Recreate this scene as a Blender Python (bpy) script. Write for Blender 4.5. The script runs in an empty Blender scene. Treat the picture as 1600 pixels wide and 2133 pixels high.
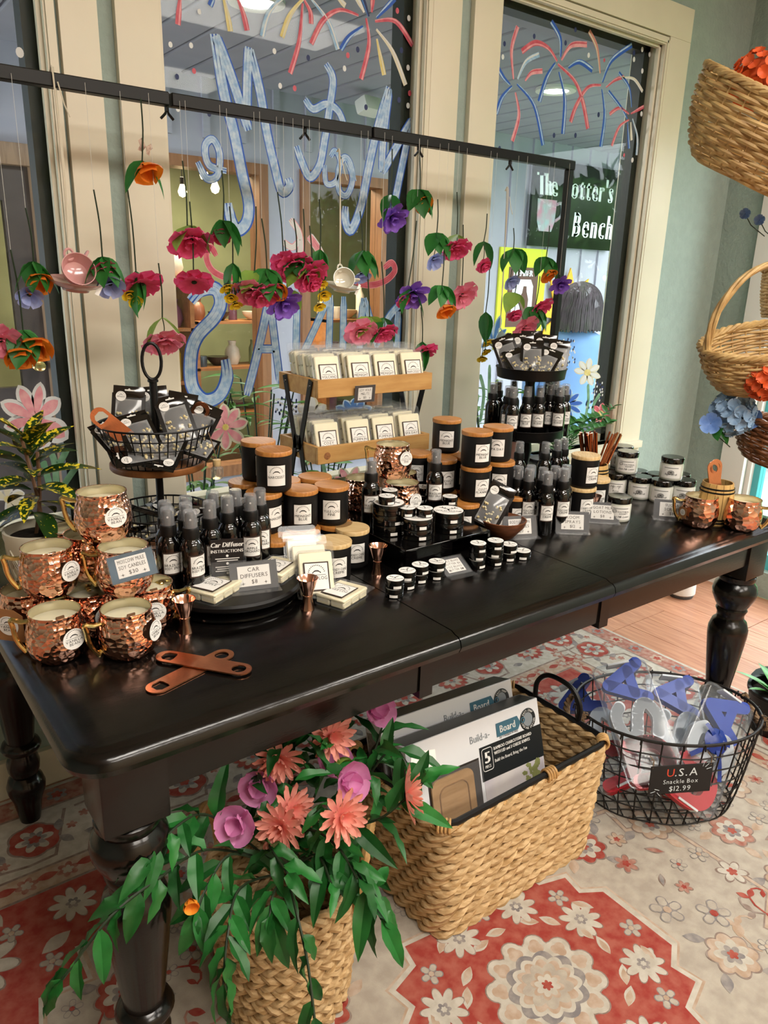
import bpy, bmesh, math, random
from mathutils import Matrix, Vector, Euler, noise
from math import sin, cos, pi, radians, atan2, sqrt
random.seed(7)
SC = bpy.context.scene
COL = SC.collection
# ------------------------------------------------------------------ camera
CAMZ = 1.36
F_PX, IW, IH = 1569.56, 1600.0, 2133.0
YAW, PITCH, ROLL = radians(37.3375), radians(17.419), radians(1.65)
_f = Vector((sin(YAW)*cos(PITCH), cos(YAW)*cos(PITCH), -sin(PITCH)))
_r0 = Vector((cos(YAW), -sin(YAW), 0)); _u0 = _r0.cross(_f)
_r = _r0*cos(ROLL)+_u0*sin(ROLL); _u = -_r0*sin(ROLL)+_u0*cos(ROLL)
CAM = Vector((0, 0, CAMZ))
cd = bpy.data.cameras.new('camera'); cam = bpy.data.objects.new('camera', cd); COL.objects.link(cam)
cd.sensor_fit = 'VERTICAL'; cd.sensor_height = 24.0; cd.lens = F_PX/IH*24.0
cd.clip_start = .02; cd.clip_end = 300
cam.matrix_world = Matrix(((_r.x, _u.x, -_f.x, 0), (_r.y, _u.y, -_f.y, 0), (_r.z, _u.z, -_f.z, CAMZ), (0, 0, 0, 1)))
SC.camera = cam
# ------------------------------------------------------------------ sky, exposure, lights
w = bpy.data.worlds.new('sky'); SC.world = w; w.use_nodes = True
bg = w.node_tree.nodes['Background']; bg.inputs[0].default_value = (.90, .94, 1.0, 1); bg.inputs[1].default_value = 7.5
SC.view_settings.view_transform = 'Standard'; SC.view_settings.look = 'None'
SC.view_settings.exposure = 0.62; SC.view_settings.gamma = 1.0
SC.view_settings.use_curve_mapping = False
cy = SC.cycles
cy.max_bounces = 5; cy.diffuse_bounces = 3; cy.glossy_bounces = 3; cy.transmission_bounces = 4; cy.transparent_max_bounces = 14
cy.caustics_reflective = False; cy.caustics_refractive = False; cy.adaptive_threshold = .05; cy.adaptive_min_samples = 16; cy.sample_clamp_indirect = 6
def area(name, loc, sx, sy, power, col, rot=(0, 0, 0)):
    l = bpy.data.lights.new(name, 'AREA'); l.shape = 'RECTANGLE'; l.size = sx; l.size_y = sy
    l.energy = power; l.color = col
    o = bpy.data.objects.new(name, l); COL.objects.link(o); o.location = loc; o.rotation_euler = rot
    return o
WARM = (1.0, .955, .89)
CEIL_LAMPS = [(.6, -.35), (2.3, -.35), (.6, -2.0), (2.3, -2.0)]
for x, y in CEIL_LAMPS:
    area('ceiling_lamp_light', (x, y, 2.712), 1.2, .6, 24, WARM)
area('porch_lamp_light', (3.5, 3.15, 2.30), .2, .2, 9, (1, .97, .93))
area('porch_lamp_light', (1.6, 3.0, 2.30), .2, .2, 18, (1, .97, .93))
area('neighbour_shop_light', (2.3, 5.1, 2.2), 1.6, .8, 70, (1, .8, .55))
# ------------------------------------------------------------------ pixel -> place on a known plane
def ray(x, y): return _r*((x-IW/2)/F_PX)-_u*((y-IH/2)/F_PX)+_f
def onz(x, y, z): d = ray(x, y); return CAM+d*((z-CAMZ)/d.z)
def ony(x, y, Y): d = ray(x, y); return CAM+d*(Y/d.y)
def onx(x, y, X): d = ray(x, y); return CAM+d*(X/d.x)
def ond(x, y, D): return CAM+ray(x, y)*D
TZ = .76
def face_cam(p, off=0): return atan2(-p[0], p[1])+radians(off)
# ------------------------------------------------------------------ materials
def lin(h):
    h = h.lstrip('#'); c = [int(h[i:i+2], 16)/255 for i in (0, 2, 4)]
    return tuple((v/12.92 if v <= .04045 else ((v+.055)/1.055)**2.4) for v in c)
MATS = {}
def N(t, k, **kw):
    n = t.nodes.new(k)
    for a, b in kw.items(): setattr(n, a, b)
    return n
def mat(name, col, rough=.5, metal=0, var=0, vs=14, col2=None, bump=0, bs=120, stretch=None, emit=0, trans=0, coat=0, spec=.5, rnd=0, kind='noise', detail=4, sheen=0, sss=0, thin=0):
    if name in MATS: return MATS[name]
    m = bpy.data.materials.new(name); m.use_nodes = True; t = m.node_tree; b = t.nodes['Principled BSDF']
    c = lin(col) if isinstance(col, str) else col
    b.inputs['Base Color'].default_value = (*c, 1); b.inputs['Roughness'].default_value = rough; b.inputs['Metallic'].default_value = metal
    b.inputs['Specular IOR Level'].default_value = spec; b.inputs['Coat Weight'].default_value = coat; b.inputs['Coat Roughness'].default_value = .12
    if trans: b.inputs['Transmission Weight'].default_value = trans
    if sheen: b.inputs['Sheen Weight'].default_value = sheen
    if sss: b.inputs['Subsurface Weight'].default_value = sss; b.inputs['Subsurface Radius'].default_value = (.01, .006, .003)
    if emit: b.inputs['Emission Color'].default_value = (*c, 1); b.inputs['Emission Strength'].default_value = emit
    L = t.links.new
    tc = N(t, 'ShaderNodeTexCoord'); src = tc.outputs['Object']
    if stretch:
        mp = N(t, 'ShaderNodeMapping'); mp.inputs['Scale'].default_value = stretch; L(src, mp.inputs[0]); src = mp.outputs[0]
    colout = None
    if var or col2:
        if kind == 'voronoi':
            nz = N(t, 'ShaderNodeTexVoronoi'); fac = nz.outputs['Distance']
        else:
            nz = N(t, 'ShaderNodeTexNoise'); nz.inputs['Detail'].default_value = detail; fac = nz.outputs['Fac']
        nz.inputs['Scale'].default_value = vs; L(src, nz.inputs['Vector'])
        r = N(t, 'ShaderNodeValToRGB'); L(fac, r.inputs[0])
        c2 = lin(col2) if col2 else tuple(min(1, v*(1+var)) for v in c)
        c1 = c if col2 else tuple(v*(1-var) for v in c)
        r.color_ramp.elements[0].position = .36; r.color_ramp.elements[1].position = .64
        r.color_ramp.elements[0].color = (*c1, 1); r.color_ramp.elements[1].color = (*c2, 1)
        colout = r.outputs[0]
    if rnd:
        oi = N(t, 'ShaderNodeObjectInfo'); hs = N(t, 'ShaderNodeHueSaturation')
        mr = N(t, 'ShaderNodeMapRange'); mr.inputs['To Min'].default_value = 1-rnd; mr.inputs['To Max'].default_value = 1+rnd
        L(oi.outputs['Random'], mr.inputs['Value']); L(mr.outputs[0], hs.inputs['Value'])
        if colout: L(colout, hs.inputs['Color'])
        else: hs.inputs['Color'].default_value = (*c, 1)
        colout = hs.outputs[0]
    if colout: L(colout, b.inputs['Base Color'])
    if bump:
        n2 = N(t, 'ShaderNodeTexNoise'); n2.inputs['Scale'].default_value = bs; n2.inputs['Detail'].default_value = 3; L(src, n2.inputs['Vector'])
        bp = N(t, 'ShaderNodeBump'); bp.inputs['Strength'].default_value = bump; bp.inputs['Distance'].default_value = .004
        L(n2.outputs['Fac'], bp.inputs['Height']); L(bp.outputs[0], b.inputs['Normal'])
    if thin:   # cloth petals and leaves let light through
        tl_ = N(t, 'ShaderNodeBsdfTranslucent'); mx = N(t, 'ShaderNodeMixShader'); mx.inputs[0].default_value = thin; tl_.inputs[0].default_value = (*c, 1)
        if colout: L(colout, tl_.inputs[0])
        L(b.outputs[0], mx.inputs[1]); L(tl_.outputs[0], mx.inputs[2]); L(mx.outputs[0], t.nodes['Material Output'].inputs[0])
    MATS[name] = m; return m
def clear_mat(name, tint=(1, 1, 1), gloss=.12, rough=.03, milk=0):
    # thin clear sheet: mostly see-through, mirror gloss growing at grazing angles, a little haze
    m = bpy.data.materials.new(name); m.use_nodes = True; t = m.node_tree; t.nodes.clear(); L = t.links.new
    out = N(t, 'ShaderNodeOutputMaterial'); tr = N(t, 'ShaderNodeBsdfTransparent'); tr.inputs[0].default_value = (*tint, 1)
    gl = N(t, 'ShaderNodeBsdfGlossy'); gl.inputs['Roughness'].default_value = rough
    lw = N(t, 'ShaderNodeLayerWeight'); lw.inputs['Blend'].default_value = .5      # same from both faces of the sheet
    fr = N(t, 'ShaderNodeMath', operation='POWER'); fr.inputs[1].default_value = 5; L(lw.outputs['Facing'], fr.inputs[0])
    mx = N(t, 'ShaderNodeMixShader'); ml = N(t, 'ShaderNodeMath', operation='ADD', use_clamp=True); ml.inputs[1].default_value = gloss
    L(fr.outputs[0], ml.inputs[0]); L(ml.outputs[0], mx.inputs[0]); L(tr.outputs[0], mx.inputs[1]); L(gl.outputs[0], mx.inputs[2])
    last = mx
    if milk:
        df = N(t, 'ShaderNodeBsdfDiffuse'); df.inputs[0].default_value = (.85, .87, .9, 1)
        m2 = N(t, 'ShaderNodeMixShader'); m2.inputs[0].default_value = milk; L(mx.outputs[0], m2.inputs[1]); L(df.outputs[0], m2.inputs[2]); last = m2
    L(last.outputs[0], out.inputs[0]); MATS[name] = m; return m
# ------------------------------------------------------------------ mesh builder
def catmull(pts, n=6, closed=False):
    P = [Vector(p) for p in pts]; out = []; m = len(P)
    if m < 3:
        return [P[0].lerp(P[-1], i/n) for i in range(n+1)]
    rng = range(m) if closed else range(m-1)
    for i in rng:
        if closed: a, b, c, d = P[(i-1) % m], P[i], P[(i+1) % m], P[(i+2) % m]
        else: a, b, c, d = P[max(i-1, 0)], P[i], P[i+1], P[min(i+2, m-1)]
        for k in range(n):
            t = k/n; t2 = t*t; t3 = t2*t
            out.append(.5*((2*b)+(c-a)*t+(2*a-5*b+4*c-d)*t2+(3*b-a-3*c+d)*t3))
    if not closed: out.append(P[-1])
    return out
class MB:
    def __init__(s): s.v = []; s.f = []; s.mi = []; s.sm = []
    def add(s, vs, fs, mi=0, sm=False, M=None):
        o = len(s.v)
        s.v += [tuple(M @ Vector(v)) if M else tuple(v) for v in vs]
        for f in fs: s.f.append([o+i for i in f]); s.mi.append(mi); s.sm.append(sm)
        return s
    def box(s, c, d, M=None, mi=0):
        x, y, z = c; a, b, h = d[0]/2, d[1]/2, d[2]/2
        vs = [(x+i*a, y+j*b, z+k*h) for i in (-1, 1) for j in (-1, 1) for k in (-1, 1)]
        return s.add(vs, [(0, 1, 3, 2), (4, 6, 7, 5), (0, 4, 5, 1), (2, 3, 7, 6), (0, 2, 6, 4), (1, 5, 7, 3)], mi, False, M)
    def bx(s, x0, x1, y0, y1, z0, z1, M=None, mi=0): return s.box(((x0+x1)/2, (y0+y1)/2, (z0+z1)/2), (x1-x0, y1-y0, z1-z0), M, mi)
    def lathe(s, prof, n=24, M=None, mi=0, sm=True, sx=1, sy=1):
        vs = []; fs = []; ring = []
        for r, z in prof:
            if abs(r) < 1e-6: ring.append([len(vs)]); vs.append((0, 0, z))
            else:
                ring.append(list(range(len(vs), len(vs)+n))); vs += [(r*sx*cos(2*pi*i/n), r*sy*sin(2*pi*i/n), z) for i in range(n)]
        for a, b in zip(ring[:-1], ring[1:]):
            for i in range(n):
                j = (i+1) % n
                if len(a) == 1 and len(b) == 1: continue
                if len(a) == 1: fs.append((a[0], b[j], b[i]))
                elif len(b) == 1: fs.append((a[i], a[j], b[0]))
                else: fs.append((a[i], a[j], b[j], b[i]))
        return s.add(vs, fs, mi, sm, M)
    def tube(s, path, r, n=6, closed=False, M=None, mi=0, cap=True, flat=1):
        P = [Vector(p) for p in path]; m = len(P)
        R = r if isinstance(r, (list, tuple)) else [r]*m
        T = []
        for i in range(m):
            a = P[(i-1) % m] if closed else P[max(i-1, 0)]; b = P[(i+1) % m] if closed else P[min(i+1, m-1)]
            d = (b-a); T.append(d.normalized() if d.length > 1e-9 else Vector((0, 0, 1)))
        up = Vector((0, 0, 1)) if abs(T[0].z) < .9 else Vector((1, 0, 0))
        u = T[0].cross(up).normalized(); vs = []
        for i in range(m):
            u = (u-T[i]*u.dot(T[i])); u = u.normalized() if u.length > 1e-9 else T[i].orthogonal().normalized()
            v = T[i].cross(u)
            vs += [P[i]+(u*cos(2*pi*k/n)+v*sin(2*pi*k/n)*flat)*R[i] for k in range(n)]
        fs = []
        for i in range(m if closed else m-1):
            a = i*n; b = ((i+1) % m)*n
            for k in range(n): fs.append((a+k, a+(k+1) % n, b+(k+1) % n, b+k))
        if cap and not closed: fs.append(tuple(range(n-1, -1, -1))); fs.append(tuple((m-1)*n+k for k in range(n)))
        return s.add(vs, fs, mi, True, M)
    def prism(s, poly, z0, z1, M=None, mi=0, sm=False):
        n = len(poly); vs = [(x, y, z0) for x, y in poly]+[(x, y, z1) for x, y in poly]
        fs = [tuple(range(n-1, -1, -1)), tuple(range(n, 2*n))]
        fs += [(i, (i+1) % n, n+(i+1) % n, n+i) for i in range(n)]
        return s.add(vs, fs, mi, sm, M)
    def sheet(s, grid, mi=0, sm=True, M=None):
        a, b = len(grid), len(grid[0]); vs = [p for row in grid for p in row]
        return s.add(vs, [(i*b+j, i*b+j+1, (i+1)*b+j+1, (i+1)*b+j) for i in range(a-1) for j in range(b-1)], mi, sm, M)
    def poly(s, pts, mi=0, M=None): return s.add(pts, [tuple(range(len(pts)))], mi, False, M)
    def join(s, o, M=None):
        k = len(s.v); s.v += [tuple(M @ Vector(v)) if M else v for v in o.v]
        s.f += [[k+i for i in f] for f in o.f]; s.mi += o.mi; s.sm += o.sm; return s
    def map(s, fn): s.v = [tuple(fn(*v)) for v in s.v]; return s
    def mesh(s, name, mats, bevel=0, seg=2, sharp=40, weld=False):
        me = bpy.data.meshes.new(name); me.from_pydata(s.v, [], s.f)
        me.polygons.foreach_set('use_smooth', s.sm); me.polygons.foreach_set('material_index', s.mi)
        for m in (mats if isinstance(mats, (list, tuple)) else [mats]): me.materials.append(m)
        if bevel or weld:
            bm = bmesh.new(); bm.from_mesh(me)
            if weld: bmesh.ops.remove_doubles(bm, verts=bm.verts, dist=1e-5)
            if bevel:
                bmesh.ops.recalc_face_normals(bm, faces=bm.faces)
                es = [e for e in bm.edges if len(e.link_faces) == 2 and e.calc_face_angle(0) > radians(35)]
                bmesh.ops.bevel(bm, geom=es, offset=bevel, segments=seg, affect='EDGES', profile=.7)
                for f in bm.faces: f.smooth = True
            bm.to_mesh(me); bm.free()
        me.update()
        if any(s.sm) or bevel: me.set_sharp_from_angle(angle=radians(sharp))
        return me
def link(o, parent=None, loc=None, rot=None, scl=None):
    COL.objects.link(o)
    if parent: o.parent = parent
    if loc is not None: o.location = loc
    if rot is not None: o.rotation_euler = rot
    if scl is not None: o.scale = scl if isinstance(scl, (tuple, list, Vector)) else (scl,)*3
    return o
def obj(name, geo, mats=None, parent=None, loc=None, rot=None, scl=None, **kw):
    me = geo if isinstance(geo, bpy.types.Mesh) else geo.mesh(name, mats, **kw)
    return link(bpy.data.objects.new(name, me), parent, loc, rot, scl)
def tag(o, label, cat, group=None, kind=None):
    if label: o['label'] = label
    if cat: o['category'] = cat
    if group: o['group'] = group
    if kind: o['kind'] = kind
    return o
def thing(name, label, cat, loc=(0, 0, 0), rz=0, group=None, rot=None):
    o = bpy.data.objects.new(name, None); o.empty_display_size = .02
    link(o, None, loc, rot if rot else (0, 0, rz)); return tag(o, label, cat, group)
def struct(o): o['kind'] = 'structure'; return o
def empty(name, loc=(0, 0, 0), parent=None, rot=None):
    o = bpy.data.objects.new(name, None); o.empty_display_size = .02; return link(o, parent, loc, rot)
def dup(src, parent=None):
    c = src.copy(); COL.objects.link(c); c.parent = parent
    for ch in list(src.children): dup(ch, c)
    return c
def place(src, used, loc, rz, label, group=None, rot=None):
    o = src if not used[0] else dup(src); used[0] = 1
    o.location = loc; o.rotation_euler = rot if rot else (0, 0, rz); o['label'] = label
    if group: o['group'] = group
    return o
ORD = ['first', 'second', 'third', 'fourth', 'fifth', 'sixth', 'seventh', 'eighth', 'ninth', 'tenth', 'eleventh', 'twelfth']
# ------------------------------------------------------------------ lettering: built once per character from the built-in font
GLY = {}
def _glyphs():
    chars = "ABCDEFGHIJKLMNOPQRSTUVWXYZabcdefghijklmnopqrstuvwxyz0123456789$.,'-/:&%"
    obs = []
    for ch in chars:
        c = bpy.data.curves.new('glyph', 'FONT'); c.body = ch; c.size = 1; c.resolution_u = 2
        o = bpy.data.objects.new('glyph', c); COL.objects.link(o); obs.append((ch, o, c))
    dg = bpy.context.evaluated_depsgraph_get()
    for ch, o, c in obs:
        me = bpy.data.meshes.new_from_object(o.evaluated_get(dg))
        vs = [(v.co.x, v.co.y) for v in me.vertices]; fs = [tuple(p.vertices) for p in me.polygons]
        if vs:
            x0 = min(v[0] for v in vs); x1 = max(v[0] for v in vs)
            GLY[ch] = ([(a-x0, b) for a, b in vs], fs, x1-x0)
        bpy.data.meshes.remove(me)
    for ch, o, c in obs: bpy.data.objects.remove(o); bpy.data.curves.remove(c)
_glyphs()
def text(mb, s, h, x=0, y=0, z=0, align='c', sx=1.0, gap=.13, shear=0, fat=0, M=None, mi=0):
    """cap height h (m), baseline y, laid in the local xy plane facing +z"""
    k = h/.7; wtot = 0; items = []
    for ch in s:
        if ch == ' ': wtot += .32*sx; continue
        if ch not in GLY: continue
        items.append((wtot, ch)); wtot += (GLY[ch][2]+gap)*sx
    wtot -= gap*sx; off = {'c': -wtot/2, 'l': 0, 'r': -wtot}[align]
    for px, ch in items:
        vs, fs, _ = GLY[ch]
        for d in ((0,) if not fat else (-fat, 0, fat)):
            mb.add([(x+k*(off+px+a*sx+shear*b+d), y+k*b, z+(abs(d)*1e-4)) for a, b in vs], fs, mi, False, M)
    return mb
def upright(M0=None): return Matrix.Rotation(pi/2, 4, 'X')   # text plane -> faces -y
# ------------------------------------------------------------------ shared materials
black_wood = mat('black_painted_wood', '#0b0908', .2, var=.5, vs=9, stretch=(1, 6, 6), bump=.06, bs=60, coat=.12, spec=.4)
copper = None
cream = mat('cream_paint', '#ded6c0', .45, var=.03, vs=5, bump=.03, bs=40)
sage = mat('sage_plaster', '#98a8a0', .75, var=.04, vs=30, bump=.9, bs=70)
white_paper = mat('white_paper', '#ece9e4', .7)
ink = mat('black_ink', '#232021', .7)
brown_ink = mat('brown_ink', '#3a2a22', .7)
matte_black = mat('matte_black_metal', '#080707', .45, spec=.3)
black_glass = mat('glossy_black_plastic', '#070606', .10, coat=.5)
matte_jar = mat('matte_black_glass', '#0e0d0e', .5, bump=.03, bs=300, spec=.35)
bamboo = mat('acacia_lid_wood', '#c08442', .4, col2='#a86a30', vs=9, stretch=(3, 30, 8))
pale_lid = mat('pale_lid_wood', '#d9bd8c', .45, col2='#c7a46e', vs=9, stretch=(3, 24, 8))
wax = mat('cream_wax', '#efe6c6', .42, var=.03, vs=40, sss=.15)
brass = mat('polished_brass', '#e2c886', .16, 1)
clear = clear_mat('clear_plastic', (.98, .98, .98), .012, .12, .03)
glass_mat = clear_mat('window_glass', (.95, .97, .965), .008, .0)
leaf_g = mat('silk_leaf_green', '#2f7a30', .5, col2='#235a25', vs=18, rnd=.25, thin=.3)
leaf_l = mat('silk_leaf_lime', '#8fae4a', .55, col2='#6f9838', vs=25, thin=.3)
stem_m = mat('dark_green_stem', '#1c2c16', .6)
def lathe_copper(name, hammered):
    m = bpy.data.materials.new(name); m.use_nodes = True; t = m.node_tree; b = t.nodes['Principled BSDF']; L = t.links.new
    b.inputs['Base Color'].default_value = (*lin('#eeb8a0'), 1); b.inputs['Metallic'].default_value = 1; b.inputs['Roughness'].default_value = .13
    if hammered:
        tc = N(t, 'ShaderNodeTexCoord'); vo = N(t, 'ShaderNodeTexVoronoi'); vo.feature = 'SMOOTH_F1'; vo.inputs['Smoothness'].default_value = .25; vo.inputs['Scale'].default_value = hammered
        vo.inputs['Randomness'].default_value = .85
        sp = N(t, 'ShaderNodeSeparateXYZ'); at2 = N(t, 'ShaderNodeMath', operation='ARCTAN2'); ml = N(t, 'ShaderNodeMath', operation='MULTIPLY'); ml.inputs[1].default_value = .045; cb = N(t, 'ShaderNodeCombineXYZ')
        L(tc.outputs['Object'], sp.inputs[0]); L(sp.outputs['Y'], at2.inputs[0]); L(sp.outputs['X'], at2.inputs[1]); L(at2.outputs[0], ml.inputs[0]); L(ml.outputs[0], cb.inputs[0]); L(sp.outputs['Z'], cb.inputs[1])
        vo.voronoi_dimensions = '2D'; L(cb.outputs[0], vo.inputs['Vector']); bp = N(t, 'ShaderNodeBump'); bp.inputs['Strength'].default_value = 1.0; bp.inputs['Distance'].default_value = .0024
        pw = N(t, 'ShaderNodeMath', operation='POWER'); pw.inputs[1].default_value = 1.7; L(vo.outputs['Distance'], pw.inputs[0])
        L(pw.outputs[0], bp.inputs['Height']); L(bp.outputs[0], b.inputs['Normal'])
    MATS[name] = m; return m
copper_h = lathe_copper('hammered_copper', 112); copper_f = lathe_copper('faceted_copper', 75); copper = lathe_copper('smooth_copper', 0)
brushed_copper = mat('brushed_copper', '#d98f68', .28, 1, var=.08, vs=30, stretch=(4, 60, 4))
nickel = mat('nickel_lining', '#d8d0b4', .25, .8)
# ================================================================== SETTING
lam = mat('laminate_plank', '#c08d6e', .38, col2='#a9745a', vs=5, stretch=(14, 1.2, 1), rnd=.07, bump=.02)
lam2 = mat('laminate_floor', '#b98468', .38, col2='#a9745a', vs=5, stretch=(14, 1.2, 1))
floor = struct(obj('floor', MB().bx(-2.4, 3.32, -3, 1.95, -.08, -.012).bx(-2.4, 2.3, -3, 1.95, -.012, 0).bx(2.3, 3.32, -3, -.45, -.012, 0), lam2))
pm = MB().box((0, 0, -.006), (.1265, .597, .012)).mesh('plank', lam, bevel=.0012, seg=1)
for i in range(8):
    for j in range(5):
        y = -.45+.3+.6*j+(.3 if i % 2 else 0)-.3*(i % 3 == 2)
        if y-.3 > 1.93 or y+.3 < -.4: continue
        y0, y1 = max(y-.3, -.45), min(y+.3, 1.95)
        obj('plank', pm, None, floor, (2.3+.0638+.1275*i, (y0+y1)/2, 0), None, (1, (y1-y0)/.6, 1))
W1, W2, W3 = (-.30, .53), (.776, 1.59), (1.873, 2.74)
WB, WT, GY = .70, 2.22, 2.0
ceil_m = mat('white_ceiling', '#e4e0d6', .8, var=.02, bump=.3, bs=90)
wb = MB().bx(-2.4, 3.32, 1.95, 2.09, 0, WB).bx(-2.4, 3.32, 1.95, 2.09, WT, 2.75)
for a, b in ((-2.4, W1[0]), (W1[1], W2[0]), (W2[1], W3[0]), (W3[1], 3.32)): wb.bx(a, b, 1.95, 2.09, WB, WT)
struct(obj('wall_back', wb, sage))
wr = MB()
DY0, DY1, DZ0, DZ1 = .72, 1.66, .12, 2.08      # glazed door opening in the right wall
wr.bx(3.32, 3.46, -3, DY0, 0, 2.75).bx(3.32, 3.46, DY1, 2.09, 0, 2.75).bx(3.32, 3.46, DY0, DY1, DZ1, 2.75).bx(3.32, 3.46, DY0, DY1, 0, DZ0)
struct(obj('wall_right', wr, sage))
struct(obj('wall_left', MB().bx(-2.54, -2.4, -3, 2.09, 0, 2.75), sage))
struct(obj('wall_front', MB().bx(-2.54, 3.46, -3.14, -3, 0, 2.75), mat('warm_wall', '#c9b99a', .8, var=.05)))
struct(obj('ceiling', MB().bx(-2.54, 3.46, -3.14, 2.09, 2.75, 2.85), ceil_m))
struct(obj('baseboard_back', MB().bx(-2.4, 3.32, 1.93, 1.95, 0, .11), cream, bevel=.004))
struct(obj('baseboard_right', MB().bx(3.30, 3.32, -3, DY0-.12, 0, .13).bx(3.30, 3.32, DY1+.12, 1.95, 0, .13), cream, bevel=.004))
n = 0
def trim(mb):
    global n; n += 1
    return struct(obj('trim_%d' % n, mb, cream, bevel=.003))
trim(MB().bx(-2.4, 2.876, 1.925, 1.95, .30, WB-.03))                        # panel below the sills
trim(MB().bx(-2.4, 2.876, 1.91, 2.0, WB-.03, WB))                           # continuous sill
for a, b in ((-.44, W1[0]), (.55, .634), (.673, W2[0]), (1.60, 1.711), (1.761, W3[0]), (2.745, 2.876)):
    trim(MB().bx(a, b, 1.93, 1.95, WB, WT+.015))
for a, b in ((-.44, .634), (.673, 1.711), (1.761, 2.876)): trim(MB().bx(a, b, 1.93, 1.95, WT+.015, WT+.125))
frame_dark = mat('dark_green_frame', '#20251f', .5)
WIN = []
for i, (a, b) in enumerate((W1, W2, W3)):
    wo = struct(empty('window_%d' % (i+1), ((a+b)/2, GY, WB)))
    wo['label'] = ['tall window with a big painted pink flower beside potted croton', 'tall middle window painted with blue letters and fireworks', 'tall window painted with fireworks near the corner'][i]
    wo.matrix_world = Matrix.Translation(((a+b)/2, GY, WB)); inv = Matrix.Translation((-(a+b)/2, -GY, -WB))
    WIN.append((wo, inv))
    def wp(name, mb, m, **k):
        o = obj(name, mb.map(lambda x, y, z, q=((a+b)/2): (x-q, y-GY, z-WB)), m, wo, **k); return o
    wp('glass_pane', MB().bx(a, b, GY, GY+.005, WB, WT), glass_mat)
    for nm, q in (('jamb', (b-.006, b+.012)), ('jamb', (a-.012, a+.006))): wp(nm, MB().bx(q[0], q[1], 1.932, 2.09, WB, WT), cream)
    wp('head_jamb', MB().bx(a, b, 1.932, 2.09, WT-.008, WT+.01), cream)
    for y0 in (1.936, 1.957):
        wp('stop_bead', MB().bx(b-.02 if y0 > 1.94 else b-.011, b-.006, y0, y0+.016, WB, WT), cream, bevel=.003)
        wp('stop_bead', MB().bx(a, b, y0, y0+.016, WT-.022 if y0 > 1.94 else WT-.014, WT-.008), cream, bevel=.003)
    wp('frame_stile', MB().bx(b-.04, b-.006, GY+.006, 2.06, WB, WT), frame_dark); wp('frame_stile', MB().bx(a, a+.02, GY+.006, 2.06, WB, WT), frame_dark)
    wp('frame_rail', MB().bx(a, b, GY+.006, 2.06, WT-.03, WT), frame_dark); wp('frame_rail', MB().bx(a, b, GY+.006, 2.06, WB, WB+.03), cream)
# glazed door in the right wall
d4 = struct(empty('door_1', (3.32, (DY0+DY1)/2, DZ0))); d4['label'] = 'glazed white door with turquoise inner edge letting in bright daylight'
white_trim = mat('white_trim', '#dcdad4', .5); turq = mat('turquoise_paint', '#4fb3bb', .5)
def dp(name, x0, x1, y0, y1, z0, z1, m): return obj(name, MB().bx(x0-3.32, x1-3.32, y0-(DY0+DY1)/2, y1-(DY0+DY1)/2, z0-DZ0, z1-DZ0), m, d4)
for y0, y1 in ((DY1, DY1+.11), (DY0-.11, DY0)): dp('casing', 3.295, 3.32, y0, y1, 0, DZ1+.11, white_trim)
dp('casing', 3.295, 3.32, DY0, DY1, DZ1, DZ1+.11, white_trim)
for y0, y1 in ((DY1-.05, DY1-.02), (DY0+.02, DY0+.05)): dp('stile', 3.36, 3.41, y0, y1, DZ0, DZ1, turq)
for y0, y1 in ((DY1-.02, DY1), (DY0, DY0+.02)): dp('jamb', 3.33, 3.44, y0, y1, DZ0, DZ1, white_trim)
dp('rail', 3.36, 3.41, DY0+.05, DY1-.05, DZ0, DZ0+.07, turq); dp('rail', 3.36, 3.41, DY0+.05, DY1-.05, DZ1-.06, DZ1, turq)
dp('glass_pane', 3.385, 3.39, DY0+.05, DY1-.05, DZ0+.07, DZ1-.06, glass_mat)
# ceiling lamps
lampglow = mat('lamp_diffuser', (1, .88, .72), .6, emit=3.0)
for i, (x, y) in enumerate(CEIL_LAMPS):
    t = thing('ceiling_lamp', 'white ceiling lamp, %s from the left in the %s row' % (ORD[i % 2], 'window side' if i < 2 else 'rear'), 'lamp', (x, y, 2.75), 0, 'shop ceiling lamps')
    obj('housing', MB().bx(-.63, .63, -.33, .33, -.03, 0), white_trim, t); obj('diffuser', MB().bx(-.6, .6, -.3, .3, -.034, -.03), lampglow, t)
# ------------------------------------------------------------------ outside: porch and the shop across it
lilac = mat('lilac_porch_paint', '#a09fac', .7, var=.04, vs=6)
lilac_w = mat('pale_facade_boards', '#a3a3b0', .7, var=.04, vs=6)
conc = mat('porch_concrete', '#8f8d8a', .85, var=.12, vs=4)
grass = mat('lawn', '#4d7a35', .9, col2='#3a6a28', vs=3)
o = tag(obj('lawn', MB().bx(-30, 40, 2.1, 60, -.5, -.3).bx(3.6, 40, -30, 2.1, -.5, -.3), grass), 'green lawn beyond the porch', 'lawn'); o['kind'] = 'structure'
struct(obj('porch_floor', MB().bx(-3, 9, 2.09, 6.8, -.3, -.2), conc))
pc = struct(obj('porch_ceiling', MB().bx(-3, 5.65, 2.09, 4.3, 2.39, 2.5), lilac))
pbm = MB().bx(-.07, .07, -1.1, 1.1, -.03, 0).mesh('ceiling_board', lilac, bevel=.006, seg=1)
for i in range(34): obj('ceiling_board', pbm, None, pc, (-1.0+.195*i, 3.2, 2.39), None, (1.32, 1, 1))
struct(obj('porch_beam', MB().bx(-3, 5.65, 2.12, 2.24, 2.24, 2.39).bx(5.65, 5.8, 2.12, 4.4, 2.18, 2.5), lilac_w))
FY = 4.3
FWIN = ((1.36, 2.33), (2.56, 3.23))
fb = MB(); FT, FB_ = 1.96, .12
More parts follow.
